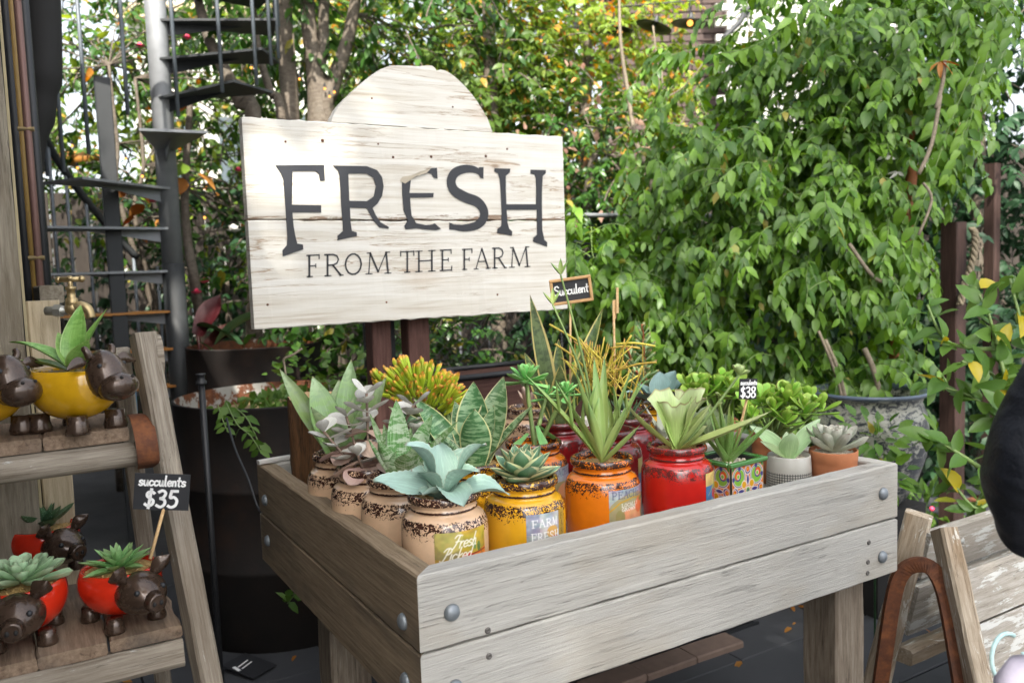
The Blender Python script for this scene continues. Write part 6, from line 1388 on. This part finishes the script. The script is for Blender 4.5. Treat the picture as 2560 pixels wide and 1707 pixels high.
# ------------------------------------------------------------------ walls behind
def walls():
    p = at(1640,60,9.0); rz = SCR
    t = thing('brick_wall', 'old brown brick wall high behind the pendant lamps', 'wall', (p.x,p.y,0), rz)
    obj('mortar_core', box(2.6,.2,5.2,(.1,.13,2.6)), M['mortar'], t)
    bm = mk('brick', *box(.222,.10,.066,ch=.004), M['brick'])
    z = 2.6; row = 0
    while z < 4.6:
        for i in range(-5,6): put('brick', bm, t, (.1+i*.232+(.116 if row % 2 else 0), .035+U(-.004,.004), z), (0,0,U(-.01,.01)))
        z += .077; row += 1
    p = at(1872,20,8.6)
    t = thing('white_wall', 'white-painted brick wall with a dark bare twig in front', 'wall', (p.x,p.y,0), rz)
    obj('wall_core', box(1.7,.2,5.2,(.25,.13,2.6)), M['white_wall'], t); bm = mk('brick', *box(.222,.06,.066,ch=.004), M['white_brick'])
    z = 3.1; row = 0
    while z < 4.4:
        for i in range(-2,6): put('brick', bm, t, (-.45+i*.232+(.116 if row % 2 else 0), .012+U(-.003,.003), z))
        z += .077; row += 1
    tw = merge(*[tube(smoothpts([at(u,v,8.3) for u,v in l],4), r, 6) for l, r in (([(1660,90),(1700,50),(1712,25),(1740,15)],.03),([(1705,45),(1718,30),(1700,22)],.02),([(1700,50),(1690,62),(1668,74)],.016))])
    o = obj('dark_twig', tw, M['stair_dark'], None, smooth=True); tag(o, 'dark forked bare twig in front of the white wall', 'twig')
    # pale building seen through the leaves, upper left
    p = at(560,120,11.5); t = thing('pale_building', 'pale rendered building glimpsed through the leaves upper left', 'building', (p.x,p.y,0), rz)
    obj('wall', box(3.2,2.,5.2,(0,1.05,2.6)), M['white_wall'], t); obj('cornice', box(3.4,.2,.18,(0,-.05,5.1)), M['pale_wood'], t)
    for x in (-1.0,-.2,.6,1.3):
        for z in (1.4,3.2):
            w_ = obj('window', box(.5,.06,1.0,(x,.03,z)), M['white_brick'], t); obj('pane', box(.42,.02,.92,(x,-.012,z)), M['glass_dark'], w_)
    # pendant lamps on a wire
    lm = lathe([(.012,.075),(.016,.05),(.02,.04),(.09,.012),(.135,.0),(.132,-.003),(.085,.006),(.02,.03)],24,False)
    P = []
    LL = ('lit black saucer lamp hanging among the yellow leaves','unlit black saucer lamp next to the lit one among the yellow leaves','unlit tilted black saucer lamp next to the lamp before the brick wall','lit black saucer lamp hanging in front of the brown brick wall')
    for k,(u,v) in enumerate(((1322,72),(1411,70),(1502,62),(1585,55))):
        q = at(u,v,6.0); P.append(q); t = thing('pendant_lamp', LL[k], 'lamp', tuple(q), 0, 'pendant lamps strung on the wire')
        obj('shade', lm, M['lamp_shade'], t, smooth=True, rot=(.12+U(-.06,.1),U(-.1,.1)+(.2 if k == 2 else 0),0)); obj('cord', tube([(0,0,.07),(0,0,.16)], .006, 6), M['blackplastic'], t); obj('bulb', sphere(.022,c=(0,0,.004),nu=12,nv=8), M['bulb_glow' if k in (0,3) else 'glass_dark'], t, smooth=True)
    o = obj('lamp_wire', tube(smoothpts([P[0]+Vector((-1.6,.6,.5))]+[q+Vector((0,0,.16)) for q in P]+[P[3]+Vector((1.6,-.8,.3))],4), .005, 5), M['blackplastic'], None); tag(o, 'thin overhead wire carrying the pendant lamps', 'wire')
    # fairy lights
    fb = mk('bulb', *sphere(.0075,nu=8,nv=6), M['bulb_glow'], True)
    for u,v,d in ((108,145,4.2),(165,335,4.9),(178,386,4.9),(233,200,4.6),(288,365,4.7),(577,156,4.8),(688,182,4.9),(746,204,4.9),(757,222,4.9),(768,212,4.9),(852,212,4.9),(1024,42,5.2),(1172,158,5.2),(1243,94,5.2),(1260,140,5.2),(1300,298,4.7),(1535,400,4.4),(1607,490,4.4),(1630,458,4.4),(1460,500,4.4),(1680,42,7.),(470,500,4.6),(327,405,4.7)):
        f = thing('fairy_light', 'tiny warm fairy-light bulb glowing among the leaves', 'fairy light', tuple(at(u,v,d)), 0, 'fairy lights in the trees'); put('bulb', fb, f); obj('socket', tube([(0,0,.008),(0,0,.03)], .006, 6), M['blackplastic'], f)
walls()
def back_fence():
    """dark board backdrop, added to keep bright sky out of the gaps in the planting"""
    for (x0,y0,x1,y1,h,lab) in ((-1.3,6.3,3.2,6.0,2.15,'added dark backdrop fence behind the staircase and the sign'),(3.2,6.0,7.2,2.2,2.3,'added dark backdrop fence behind the hedge on the right')):
        L = math.hypot(x1-x0,y1-y0); a = math.atan2(y1-y0,x1-x0); t = thing('backdrop_fence', lab, 'fence', (x0,y0,0), a); n = int(L/.145); bm = mk('plank', *rough_board(h,.138,.022,3,.001,.002,5), M['fence_wood'])
        for i in range(n): put('plank', bm, t, (.07+i*.145,U(-.003,.003),h/2+U(-.01,.01)), (0,-math.pi/2,0)); 
        for z in (.4,h-.4): obj('rail', box(L,.05,.08,(L/2,.045,z)), M['fence_wood'], t)
back_fence()
# ------------------------------------------------------------------ chain-link fence and trough
def fence():
    A, B = ony(1250,494,2.05), ony(1490,496,2.05); y = 2.05; x0, x1, zt = .7, 2.9, A.z
    t = thing('chain_link_fence', 'black chain-link fence with steel rails behind the sign', 'fence', (x0,y,0))
    obj('rail', tube([(0,0,zt),(x1-x0,0,zt)], .011, 8), M['stair_grey'], t, smooth=True); obj('rail', tube([(0,0,zt-.14),(x1-x0,0,zt-.14)], .016, 8), M['black_iron'], t, smooth=True); obj('rail', tube([(0,0,.62),(x1-x0,0,.62)], .016, 8), M['black_iron'], t, smooth=True)
    for x in (.02,1.1,2.18): obj('post', tube([(x,.02,0),(x,.02,zt+.03)], .02, 10), M['black_iron'], t, smooth=True)
    V, F = [], []; pit = .052; z0, z1 = .62, zt-.14; h = z1-z0; n = int((x1-x0+h)/pit)
    W = []
    for k in range(n):
        for sg in (1,-1):
            xa = k*pit-(h if sg > 0 else 0); xb = xa+h*1 if sg > 0 else xa-h
            a, b = Vector((xa,0,z0)), Vector((xb,.004*sg,z1))
            ta, tb = 0., 1.
            if a.x != b.x:
                t0, t1 = sorted(((0-a.x)/(b.x-a.x), (x1-x0-a.x)/(b.x-a.x))); ta, tb = max(0,t0), min(1,t1)
            if tb-ta > .02: W.append(tube([a.lerp(b,ta),a.lerp(b,tb)], .0019, 4, False))
    obj('mesh_wire', merge(*W), M['black_iron'], t, kind='stuff')
    p = ony(1100,862,1.75); t = thing('planter_trough', 'long dark brown trough planter with a black rim behind the table', 'planter', (p.x,1.78,0))
    obj('wall', box(1.7,.3,p.z-.01,(.45,.1,(p.z-.01)/2)), M['red_wood'], t); obj('rim', merge(tube([(-.42,-.06,p.z),(1.32,-.06,p.z)], .013, 8), tube([(-.42,.26,p.z),(1.32,.26,p.z)], .013, 8)), M['black_iron'], t, smooth=True)
fence()
# ------------------------------------------------------------------ the vine
def vine():
    b = at(2010,800,3.7); t = thing('climbing_vine', 'large bushy climbing vine with glossy drooping leaves spilling over its stakes', 'vine', (b.x,b.y,0)); off = np.array(t.location)
    ells = [E(1640,640,4.0,.42,.35,.42),E(1680,420,4.1,.5,.4,.42),E(1830,260,4.1,.6,.45,.45),E(2000,150,4.1,.6,.5,.45),E(2110,130,3.9,.42,.45,.40),E(1870,520,3.8,.55,.4,.5),E(2030,420,3.8,.45,.4,.5),E(1760,760,3.8,.45,.35,.4),E(1960,740,3.7,.42,.35,.42),E(1560,760,4.0,.35,.3,.3),E(1900,890,3.7,.35,.3,.25),E(1420,700,3.75,.22,.16,.25),E(1400,590,3.85,.25,.15,.15),E(2060,640,3.65,.25,.25,.4),E(2200,20,4.0,.4,.4,.3)]
    front = np.array(-_fw)
    S0, D0 = shell(ells, 2000, .45, 1.08, .36, front)
    def hole(p): return math.sin(p[0]*7.1+1)*math.sin(p[2]*6.3+.4)+.6*math.sin(p[0]*13.3+p[2]*4)*math.sin(p[2]*11.7+2)
    def outside(p):       # the crown stops short of the dark hedge on its right side
        d = p-CAMV; w_ = d@np.array(_fw); u = (d@np.array(_ri)/w_*FPX+1280)/K; v = (853.5-d@np.array(_up)/w_*FPX)/K
        return u > np.interp(v, [0,180,330,450,600,1000], [2290,2250,2180,2120,2085,2070])
    kp = np.array([(hole(p) > -.26 or random.random() < .16) and not outside(p) for p in S0]); S0, D0 = S0[kp], D0[kp]
    P, A, Nn, S, lines = shoots(S0, D0/np.linalg.norm(D0,axis=1,keepdims=True)*.7+rng.normal(0,.45,D0.shape)+np.array([0,0,-.15]), 7, .034, 1.0, .75, .074, .35, .7)
    S *= rng.uniform(.6,1.25,len(S))
    # leaf faces turn up and outward
    Nn = Nn*.9 + np.repeat(front[None,:],len(P),0)*.38 + np.array([0,0,.45])
    # trailing shoots at the right side and top
    lines2 = [[(2290,30),(2270,120),(2240,220),(2205,330)],[(2240,240),(2215,320),(2180,400)],[(2250,130),(2200,240),(2150,380),(2100,520)],[(2200,60),(2170,180),(2140,300)],[(1840,20),(1790,70),(1720,110),(1640,125)],[(2330,20),(2310,110),(2270,190)],[(2100,540),(2090,600),(2075,660),(2040,760)]]
    ex = []
    for l in lines2:
        pts = smoothpts([at(u,v,3.35) for u,v in l],4); lines.append([np.array(p) for p in pts])
        for k in range(1,len(pts)):
            d = (pts[k]-pts[k-1]).normalized()
            for sg in (1,-1): ex.append((np.array(pts[k]), np.array(d)*.5+np.array(_ri)*sg*.9+np.array([0,0,-.7])+rng.normal(0,.25,3), -np.array(_fw)*.8+np.array([0,0,.5])+rng.normal(0,.3,3), U(.055,.085)))
    P = np.concatenate([P,[e[0] for e in ex]]); A = np.concatenate([A,[e[1] for e in ex]]); Nn = np.concatenate([Nn,[e[2] for e in ex]]); S = np.concatenate([S,[e[3] for e in ex]])
    i1, i2 = split_near(P,A,Nn,S,300)
    t4 = leaftemplate(1.,.52,.28,.14,(.18,.42,.7)); t5 = leaftemplate(1.,.46,.45,.2,(.18,.42,.7))
    leafobjs([t4,t5], P[i1]-off, A[i1], Nn[i1], S[i1], M['vine_leaf'], t); cloud('foliage', TPL, P[i2]-off, A[i2], Nn[i2], S[i2], M['vine_leaf'], t)
    stems('shoots', [[Vector(p)-Vector(off) for p in l] for l in lines], .0022, M['stem_green'], t, 3)
    # inner dark mass of older leaves
    P2, D2 = shell([(c,(r[0]*.8,r[1]*.8,r[2]*.85)) for c,r in ells], 3800, .3, 1., .2, front); ok = np.array([not outside(p) for p in P2]); P2, D2 = P2[ok], D2[ok]; n2 = len(P2); cloud('foliage', TPL, P2-off, D2+rng.normal(0,.5,D2.shape)+np.array([0,0,-.5]), np.tile(front,(n2,1))*.4+rng.normal(0,.6,(n2,3))+np.array([0,0,.4]), .07*rng.uniform(.6,1.2,n2), M['vine_leaf'], t)
    for l, r in (([(2045,1080),(2048,960),(2060,760),(2080,560),(2092,420),(2105,280)],.024),):
        pts = [at(u,v,3.6) for u,v in l]; pts = [Vector((pts[0].x,pts[0].y,0))]+pts; obj('stake', tube([p-Vector(off) for p in smoothpts(pts,3)], r, 8), M['stem_orange'], t, smooth=True)
    for l, r in (([(2040,1060),(2030,960),(2010,860),(1985,800)],.011),([(2150,250),(2165,190),(2170,140)],.008),([(2110,400),(2140,330),(2160,220)],.008),([(1895,780),(1925,850),(1945,930),(1955,985)],.008),([(1880,760),(1920,860),(1950,980)],.006),([(2050,640),(2010,640),(1950,560)],.008),([(2120,420),(2140,460),(2110,540)],.006)):
        obj('stem', tube([p-Vector(off) for p in smoothpts([at(u,v,3.3) for u,v in l],4)], r, 7), M['twig'], t, smooth=True)
    # orange dried leaf and little white flowers
    for k,(az,el) in enumerate(((200,-30),(240,-60),(320,-45),(350,-10),(280,-80))): put('leaf', leaf_mesh('leaf', M['autumn_leaf'], .075, .022, 'lance', -.4, .3, .05, 6, 5, .05, 1, seed=k), t, tuple(at(2160,142,3.3)-Vector(off)), (0,-R(el),scr(az)), label='dried orange leaf')
    wf = leaf_mesh('petal', M['flower_white'], .05, .022, 'lance', .2, .2, .05, 5, 5, seed=3)
    for u,v,d in ((1938,570,3.4),(1950,590,3.4),(2115,360,3.4),(2120,372,3.4),(2030,360,3.5),(2062,395,3.5)):
        for k in range(3): put('petal', wf, t, tuple(at(u,v,d)-Vector(off)), (U(0,3),R(U(-30,60)),U(0,6)), U(.5,1.))
vine()
# ------------------------------------------------------------------ right side
def bigpot():
    p = at(1995,1000,3.35); t = thing('glazed_pot', 'large cream and black crackle-glazed pot with a blue rim under the vine', 'plant pot', (p.x,p.y,.42))
    r = .205; pr = [(.0,.0),(.10,.0),(.125,.02),(.165,.10),(.195,.2),(.205,.29),(.196,.37),(.180,.41),(.186,.43),(.204,.442),(.208,.452),(.198,.456),(.182,.445),(.172,.41)]
    obj('pot', lathe([(a*1.08,b) for a,b in pr],44), M['crackle_glaze'], t, smooth=True)
    obj('soil', ([(0,0,.41)]+[(.19*math.cos(6.2832*i/24),.19*math.sin(6.2832*i/24),.405) for i in range(24)], [(0,1+i,1+(i+1)%24) for i in range(24)]), M['soil'], t)
    b = thing('pot_plinth', 'dark block plinth carrying the large glazed pot', 'plinth', (p.x,p.y,0)); obj('block', box(.3,.3,.42,(0,0,.21)), M['dark_wall'], b)
    # small leafy sprigs beside the table corner
    s = onz(2000,1050,.8); q = at(2010,1010,3.0); P, D = shell([((q.x,q.y,q.z),(.12,.12,.1)),((q.x-.05,q.y-.05,q.z-.12),(.1,.1,.1))], 90, .2, 1.)
    t = thing('leafy_sprig', 'dark leafy sprig growing just behind the table corner', 'plant', (q.x,q.y,0)); off = np.array(t.location)
    leafobjs([TPL], P-off, D+rng.normal(0,.4,D.shape)*.1, np.tile([-.4,-.6,.7],(90,1))+rng.normal(0,.3,(90,3)), rng.uniform(.04,.075,90), M['vine_leaf'], t); obj('stem', tube([(0,0,0),(0,0,q.z)], .004, 6), M['dark_leaf'], t)
bigpot()
def posts_right():
    for (u, d, w, top, lab) in ((2188,4.1,.085,512,'dark red-brown steel post with a rope hanging beside it'),(2275,4.6,.06,380,'slim red-brown post standing against the dark hedge')):
        p = at(u,800,d); zt = at(u,top,d).z; t = thing('red_post', lab, 'post', (p.x,p.y,0)); obj('shaft', rough_board(zt, w, w, 8, .001, .004, u), M['dark_post'], t, (0,0,zt/2), (0,-math.pi/2,0)); obj('base_plate', box(.16,.16,.012,(0,0,.026)), M['rust'], t)
    pts = smoothpts([at(2232,525,4.0), at(2240,540,4.0), at(2238,580,4.0), at(2228,620,4.0), at(2215,655,4.0), at(2205,700,4.0)],8); t = thing('hanging_rope', 'twisted natural-fibre rope hanging beside the red-brown post', 'rope', tuple(pts[0]))
    for k in range(3):
        V = []
        for i, p in enumerate(pts): a = i*.75+k*2.094; V.append(p-pts[0]+Vector((math.cos(a)*.009,math.sin(a)*.009,0)))
        obj('strand', tube(V, .0095, 6), M['rope'], t, smooth=True)
    # low flowering plants behind the trestle
    p = at(2125,1160,4.3); P, D = shell([((p.x,p.y,p.z-.02),(.2,.16,.13)),((p.x-.17,p.y,p.z-.07),(.13,.14,.10))], 150, .2, 1.); t = thing('low_plant', 'low bright green flowering plant behind the wooden trestle', 'plant', (p.x,p.y,0)); off = np.array(t.location)
    leafobjs([TPL_N], P-off, D+np.array([0,0,.3]), np.tile([-.3,-.5,.8],(150,1))+rng.normal(0,.4,(150,3)), rng.uniform(.05,.09,150), M['ivy_leaf'], t); obj('stem', tube([(0,0,0),(0,0,max(.05,p.z))], .008, 6), M['stem_green'], t); obj('flower', sphere(.012), M['flower_pink'], t, tuple(at(2140,1168,4.15)-Vector(off)), smooth=True)
posts_right()
def lemon():
    b = at(2420,900,2.75); t = thing('lemon_tree', 'potted lemon tree with large yellow-green leaves at the right', 'tree', (b.x,b.y,0)); off = Vector((b.x,b.y,0))
    br = [[(2440,1020),(2350,1000),(2290,960),(2230,910),(2130,880)],[(2350,1000),(2320,900),(2290,800),(2270,720),(2240,660)],[(2400,950),(2370,820),(2340,720),(2320,640)],[(2290,960),(2270,1050),(2260,1120),(2240,1160)],[(2300,800),(2240,800),(2170,780),(2130,700)],[(2260,1080),(2200,1040),(2130,1000)],[(2340,980),(2310,940),(2280,860),(2210,830)],[(2320,1090),(2250,1170),(2190,1110)],[(2420,900),(2390,760),(2400,640)]]
    P, A, Nn, S = [], [], [], []
    for l in br:
        pts = smoothpts([at(u,v,2.75+U(-.08,.08)) for u,v in l],4); obj('branch', tube([p-off for p in pts], [.009*(1-.65*i/len(pts)) for i in range(len(pts))], 7), M['stem_green'], t, smooth=True)
        for k in range(3,len(pts)):
            for _ in range(2):
                d = (pts[k]-pts[k-1]).normalized(); P.append(np.array(pts[k]-off)+rng.normal(0,.01,3)); A.append(np.array(d)*.6+rng.normal(0,.6,3)+np.array([0,0,-.1])); Nn.append(-np.array(_fw)*.7+np.array([0,0,.7])+rng.normal(0,.5,3)); S.append(U(.055,.105))
    tr = smoothpts([(0,0,0),(.02,0,.4),at(2440,1020,2.75)-off,at(2420,900,2.75)-off],4); obj('trunk', tube(tr, .02, 9), M['bark'], t, smooth=True)
    leafobjs([leaftemplate(1.,.5,.2,.16,(.15,.38,.66,.86)),leaftemplate(1.,.6,.35,.2,(.15,.38,.66,.86)),leaftemplate(1.,.46,-.1,.25,(.15,.38,.66,.86))], np.array(P), np.array(A), np.array(Nn), np.array(S), M['lemon_leaf'], t)
lemon()
def trestle():
    """old A-frame board stand: ridge runs along x, legs spread along y"""
    A = at(2170,1225,2.36); x0 = A.x
    t = thing('board_stand', 'weathered A-frame timber stand with a rusty iron arch and painted boards', 'board stand', (x0,A.y,0)); o = Vector((x0,A.y,0))
    def lg(a, b, w, d, seed, mat='trestle_wood'):
        a, b = Vector(a), Vector(b); L = (b-a).length; q = (b-a).to_track_quat('X','Z').to_euler()
        obj('leg', rough_board(L, w, d, 10, .002, .007, seed), M[mat], t, tuple((a+b)/2-o), q)
    f0, f1 = at(2168,1215,2.36), at(2250,1590,2.20)
    f1 = f0+(f1-f0)*1.18
    lg(f0, f1, .075, .05, 5)
    g0, g1 = at(2112,1180,2.50), at(2005,1600,2.62); g1 = g0+(g1-g0)*1.12; lg(g0, g1, .075, .05, 6)
    # rusty arch bar over the two legs
    arch = smoothpts([at(2015,1620,2.47), at(2032,1500,2.43), at(2052,1370,2.40), at(2072,1315,2.38), at(2105,1296,2.36), at(2140,1305,2.34), at(2165,1350,2.32), at(2185,1440,2.28), at(2215,1620,2.22)],5)
    V, F = [], []; ax = Vector((_ri.x,_ri.y,_ri.z))
    for i, p in enumerate(arch):
        d = (arch[min(i+1,len(arch)-1)]-arch[max(i-1,0)]).normalized(); n = d.cross(Vector(_fw)).normalized()*.021; e = Vector(_fw)*.008
        V += [tuple(p-o+n-e),tuple(p-o-n-e),tuple(p-o-n+e),tuple(p-o+n+e)]
    for i in range(len(arch)-1):
        for k in range(4): F.append((4*i+k,4*i+(k+1)%4,4*i+4+(k+1)%4,4*i+4+k))
    obj('iron_arch', (V,F), M['rust'], t, smooth=False)
    # boards on the front slope, facing right and up
    def slab(c4, T_, mat, lab=None):
        c = [Vector(p)-o for p in c4]; n = (c[1]-c[0]).cross(c[3]-c[0]).normalized()*T_
        V = [tuple(p) for p in c]+[tuple(p-n) for p in c]
        F = [(0,1,2,3),(7,6,5,4),(0,4,5,1),(1,5,6,2),(2,6,7,3),(3,7,4,0)]; return obj('board', (V,F), M[mat], t, label=lab)
    dx = Vector((.72,0,0))
    a0, a1, a2, a3 = at(2204,1316,2.30), at(2226,1438,2.25), at(2228,1443,2.25), at(2262,1640,2.17)
    slab([a1, a1+dx, a0+dx, a0], .03, 'cart_board'); b2 = slab([a3, a3+dx, a2+dx, a2], .03, 'cart_board', 'board with a painted pale blue ring')
    c_, n_ = (a2+(a3-a2)*.52+Vector((.14,0,0))), dx.normalized().cross(a2-a3).normalized(); s1, s2 = Vector((1,0,0)), (a2-a3).normalized()
    ring = []
    for k in range(29):
        a = R(50+k*11); ring.append(c_-o+n_*.0022*(1 if n_.z > 0 or n_.y < 0 else -1)+s1*.075*math.cos(a)+s2*.062*math.sin(a))
    obj('painted_ring', tube(ring, .0062, 6), M['chalk_blue'], b2, smooth=True)
    # boards on the rear slope and stretchers
    r0, r1, r2, r3 = at(2140,1228,2.46), at(2115,1330,2.50), at(2112,1350,2.50), at(2085,1460,2.54)
    slab([r1, r1+dx, r0+dx, r0], .028, 'cart_board'); slab([r3, r3+dx, r2+dx, r2], .028, 'cart_board')
    e0, e1 = at(2075,1505,2.55), at(2150,1462,2.62); lg(e0, e0+Vector((.75,0,0)), .05, .06, 8)
    # pegs: rounded top of the rear leg and notch block
    obj('peg', tube([at(2180,1232,2.33)-o, at(2206,1240,2.36)-o], .012, 10), M['cart_board'], t, smooth=True)
trestle()
# ------------------------------------------------------------------ a passer-by at the right edge
def person():
    base = Vector((.80,-.80,0))+Vector((_ri.x,_ri.y,0))*.17; t = thing('person', 'person in a black padded jacket and pale trousers at the right edge, seen from behind', 'person', tuple(base), 0)
    L = Vector((-_ri.x,-_ri.y,0)).normalized(); Fd = Vector((_fw.x,_fw.y,0)).normalized()   # L: their left as seen, Fd: away from the camera
    def P(l, f, z): return tuple(L*l+Fd*f+Vector((0,0,z)))
    def skin(name, verts, edges, rad, mat, sub=2):
        me = bpy.data.meshes.new(name); me.from_pydata([P(*v) for v in verts], edges, []); me.update(); o = put(name, me, t)
        md = o.modifiers.new('skin','SKIN'); 
        for i, r in enumerate(rad): me.skin_vertices[0].data[i].radius = r if hasattr(r,'__len__') else (r,r)
        me.skin_vertices[0].data[0].use_root = True
        s = o.modifiers.new('sub','SUBSURF'); s.levels = sub; s.render_levels = sub; md.use_smooth_shade = True; me.materials.append(M[mat])
        if name != 'body':
            s.levels = s.render_levels = 4; tx = bpy.data.textures.new(name+'_folds','CLOUDS'); tx.noise_scale = .16; tx.noise_depth = 1; dm = o.modifiers.new('folds','DISPLACE'); dm.texture = tx; dm.strength = .045; dm.mid_level = .5
        return o
    body_v = [(0,0,.95),(0,.0,1.12),(0,.0,1.30),(0,.0,1.42),(0,.01,1.50),(0,.02,1.58),(0,.02,1.68),(0,.02,1.76),(.10,0,.90),(.11,.02,.5),(.11,0,.09),(.11,.12,.04),(-.10,0,.90),(-.11,.02,.5),(-.11,0,.09),(-.11,.12,.04),
              (.12,0,1.35),(.345,-.03,1.09),(.22,.14,.95),(.18,.2,.92),(-.18,0,1.40),(-.25,-.02,1.12),(-.2,.12,.95),(-.18,.17,.9)]
    body_e = [(0,1),(1,2),(2,3),(3,4),(4,5),(5,6),(6,7),(0,8),(8,9),(9,10),(10,11),(0,12),(12,13),(13,14),(14,15),(3,16),(16,17),(17,18),(18,19),(3,20),(20,21),(21,22),(22,23)]
    rad = [(.12,.09),(.10,.075),(.10,.075),(.075,.055),(.05,.05),(.06,.07),(.085,.1),(.07,.085),.085,.06,.042,.035,.085,.06,.042,.035,.04,.04,.034,.03,.04,.04,.034,.03]
    skin('body', body_v, body_e, rad, 'skin')
    jv = [(0,0,.92),(0,0,1.06),(0,0,1.18),(0,0,1.32),(0,.0,1.42),(0,.01,1.51),(.15,0,1.36),(.25,-.02,1.24),(.355,-.03,1.09),(.30,.05,1.00),(.22,.13,.95),(-.19,0,1.395),(-.25,-.02,1.26),(-.26,-.03,1.12),(-.23,.05,1.03),(-.20,.12,.97)]
    je = [(0,1),(1,2),(2,3),(3,4),(4,5),(4,6),(6,7),(7,8),(8,9),(9,10),(4,11),(11,12),(12,13),(13,14),(14,15)]
    skin('jacket', jv, je, [(.20,.155),(.185,.145),(.18,.14),(.20,.15),(.19,.15),(.085,.095),.10,.082,.075,.066,.055,.10,.082,.075,.066,.055], 'jacket')
    skin('trousers', [(0,0,.93),(.10,0,.86),(.115,.02,.5),(.115,.0,.12),(-.10,0,.86),(-.115,.02,.5),(-.115,0,.12)], [(0,1),(1,2),(2,3),(0,4),(4,5),(5,6)], [(.165,.125),.11,.085,.07,.11,.085,.07], 'trousers')
    obj('hair', sphere(.098,.108,.125,24,16,fn=lambda x,y,z:(x*(1+.03*math.sin(z*9)),y,z*(1.45 if z < 0 else 1))), M['hair'], t, P(0,-.03,1.71), smooth=True)
    for s in (1,-1): obj('ear', sphere(.012,.022,.032,10,8), M['skin'], t, P(s*.098,.03,1.68), (0,0,math.atan2(Fd.y,Fd.x)), smooth=True)
    for s in (1,-1):
        hb = [(s*.17,.2,.95)]; 
        for k in range(5):
            a = (k-2)*.018; b0 = Vector(P(s*.17+a*.5,.21,.94)); b1 = Vector(P(s*.165+a,.255,.905+abs(k-2)*.004)); b2 = Vector(P(s*.155+a,.27,.875+abs(k-2)*.008))
            obj('finger', tube([b0,b1,b2], [.0095,.0085,.006], 7), M['skin'], t, smooth=True)
        obj('shoe', sphere(.05,.13,.05,14,8), M['shoe'], t, P(s*.115,.06,.05), (0,0,math.atan2(Fd.y,Fd.x)-math.pi/2), smooth=True)
person()
def bag():
    b = Vector((.80,-.80,0))+Vector((_ri.x,_ri.y,0))*.17; L = Vector((-_ri.x,-_ri.y,0)).normalized(); F_ = Vector((_fw.x,_fw.y,0)).normalized(); c = at(2512,1745,1.28)
    t = thing('tote_bag', 'pale lilac cloth tote bag hanging from the arm of the person in black', 'bag', (c.x,c.y,c.z-.22), math.atan2(-L.y,-L.x))
    def fn(x,y,z): return (max(-1,min(1,x*1.35)), y, max(-1,min(1,z*1.3))*(1+.03*math.sin(x*7)))
    obj('cloth', sphere(.15,.055,.19,28,18,(0,0,.19),fn), M['trousers'], t, smooth=True)
    obj('strap', tube(smoothpts([(-.02,0,.37),(.02,0,.5),(.12,0,.62)],5), .009, 8), M['trousers'], t, smooth=True)
bag()
# ------------------------------------------------------------------ unseen tree added behind the camera, crown shaped to shade the table
def added_shade_tree():
    b = Vector((.7,.5,.9))+SUN_DIR*10.6+Vector((1.2,-.6,0)); t = thing('added_shade_tree', 'unseen leafy tree added behind the photographer, crown shaped to shade the table', 'tree', (b.x,b.y,0)); off = np.array(t.location)
    obj('trunk', tube(smoothpts([(0,0,0),(.05,.05,3.),(-.1,.1,5.4),(-.5,.4,7.4),(-.9,.6,8.8)],5), [.17]*6+[.14]*5+[.10]*5+[.06]*5, 12), M['bark'], t, smooth=True)
    def lit(x, z):      # gaps in the crown: sun reaches parts of the sign
        return (math.hypot((x-.22)/.25,(z-1.75)/.20) < 1) or (math.hypot((x-.60)/.24,(z-1.98)/.12) < 1) or (math.hypot((x-1.17)/.12,(z-1.25)/.08) < 1) or (math.hypot((x-.10)/.14,(z-1.44)/.09) < 1)
    P = []
    while len(P) < 8600:
        k = random.random()
        if k > .985: q = (U(-.1,1.5), -.02, U(.5,.86))
        elif k < .33: q = (U(-.25,2.7), U(-.5,1.2), U(.3,1.1))
        elif k < .62: q = (U(1.5,3.5), U(.6,2.0), U(.4,2.6)) if random.random() < .72 else (U(2.4,4.4), U(.4,2.8), U(.4,2.6))
        elif k < .71: q = (U(-1.1,-.1), U(.2,1.1), U(.3,1.5))
        elif k < .87:
            q = (U(-.05,1.35), 1.25, U(1.15,2.15))
            if lit(q[0], q[2]): continue
        else: q = (U(-.6,1.6), U(1.5,4.2), U(.2,1.3))
        if q[1] > 1.25:
            s_ = (1.25-q[1])/SUN_DIR.y
            if lit(q[0]+SUN_DIR.x*s_, q[2]+SUN_DIR.z*s_): continue
        P.append(Vector(q)+SUN_DIR*(11.+random.gauss(0,.5)))
    P = np.array(P); n = len(P); D = rng.normal(0,1,(n,3))
    cloud('crown', TPL_R, P-off, D, np.array(SUN_DIR)[None,:]+rng.normal(0,.35,(n,3)), .13*rng.uniform(.7,1.3,n), M['tree_leaf'], t)
    br = []
    for k in range(24):
        e = Vector(P[random.randrange(n)])-Vector(off); br.append(smoothpts([Vector((-.1,.1,5.4)), e*.5+Vector((0,0,3.6)), e],4))
    stems('branches', br, .02, M['bark'], t, 5)
added_shade_tree()
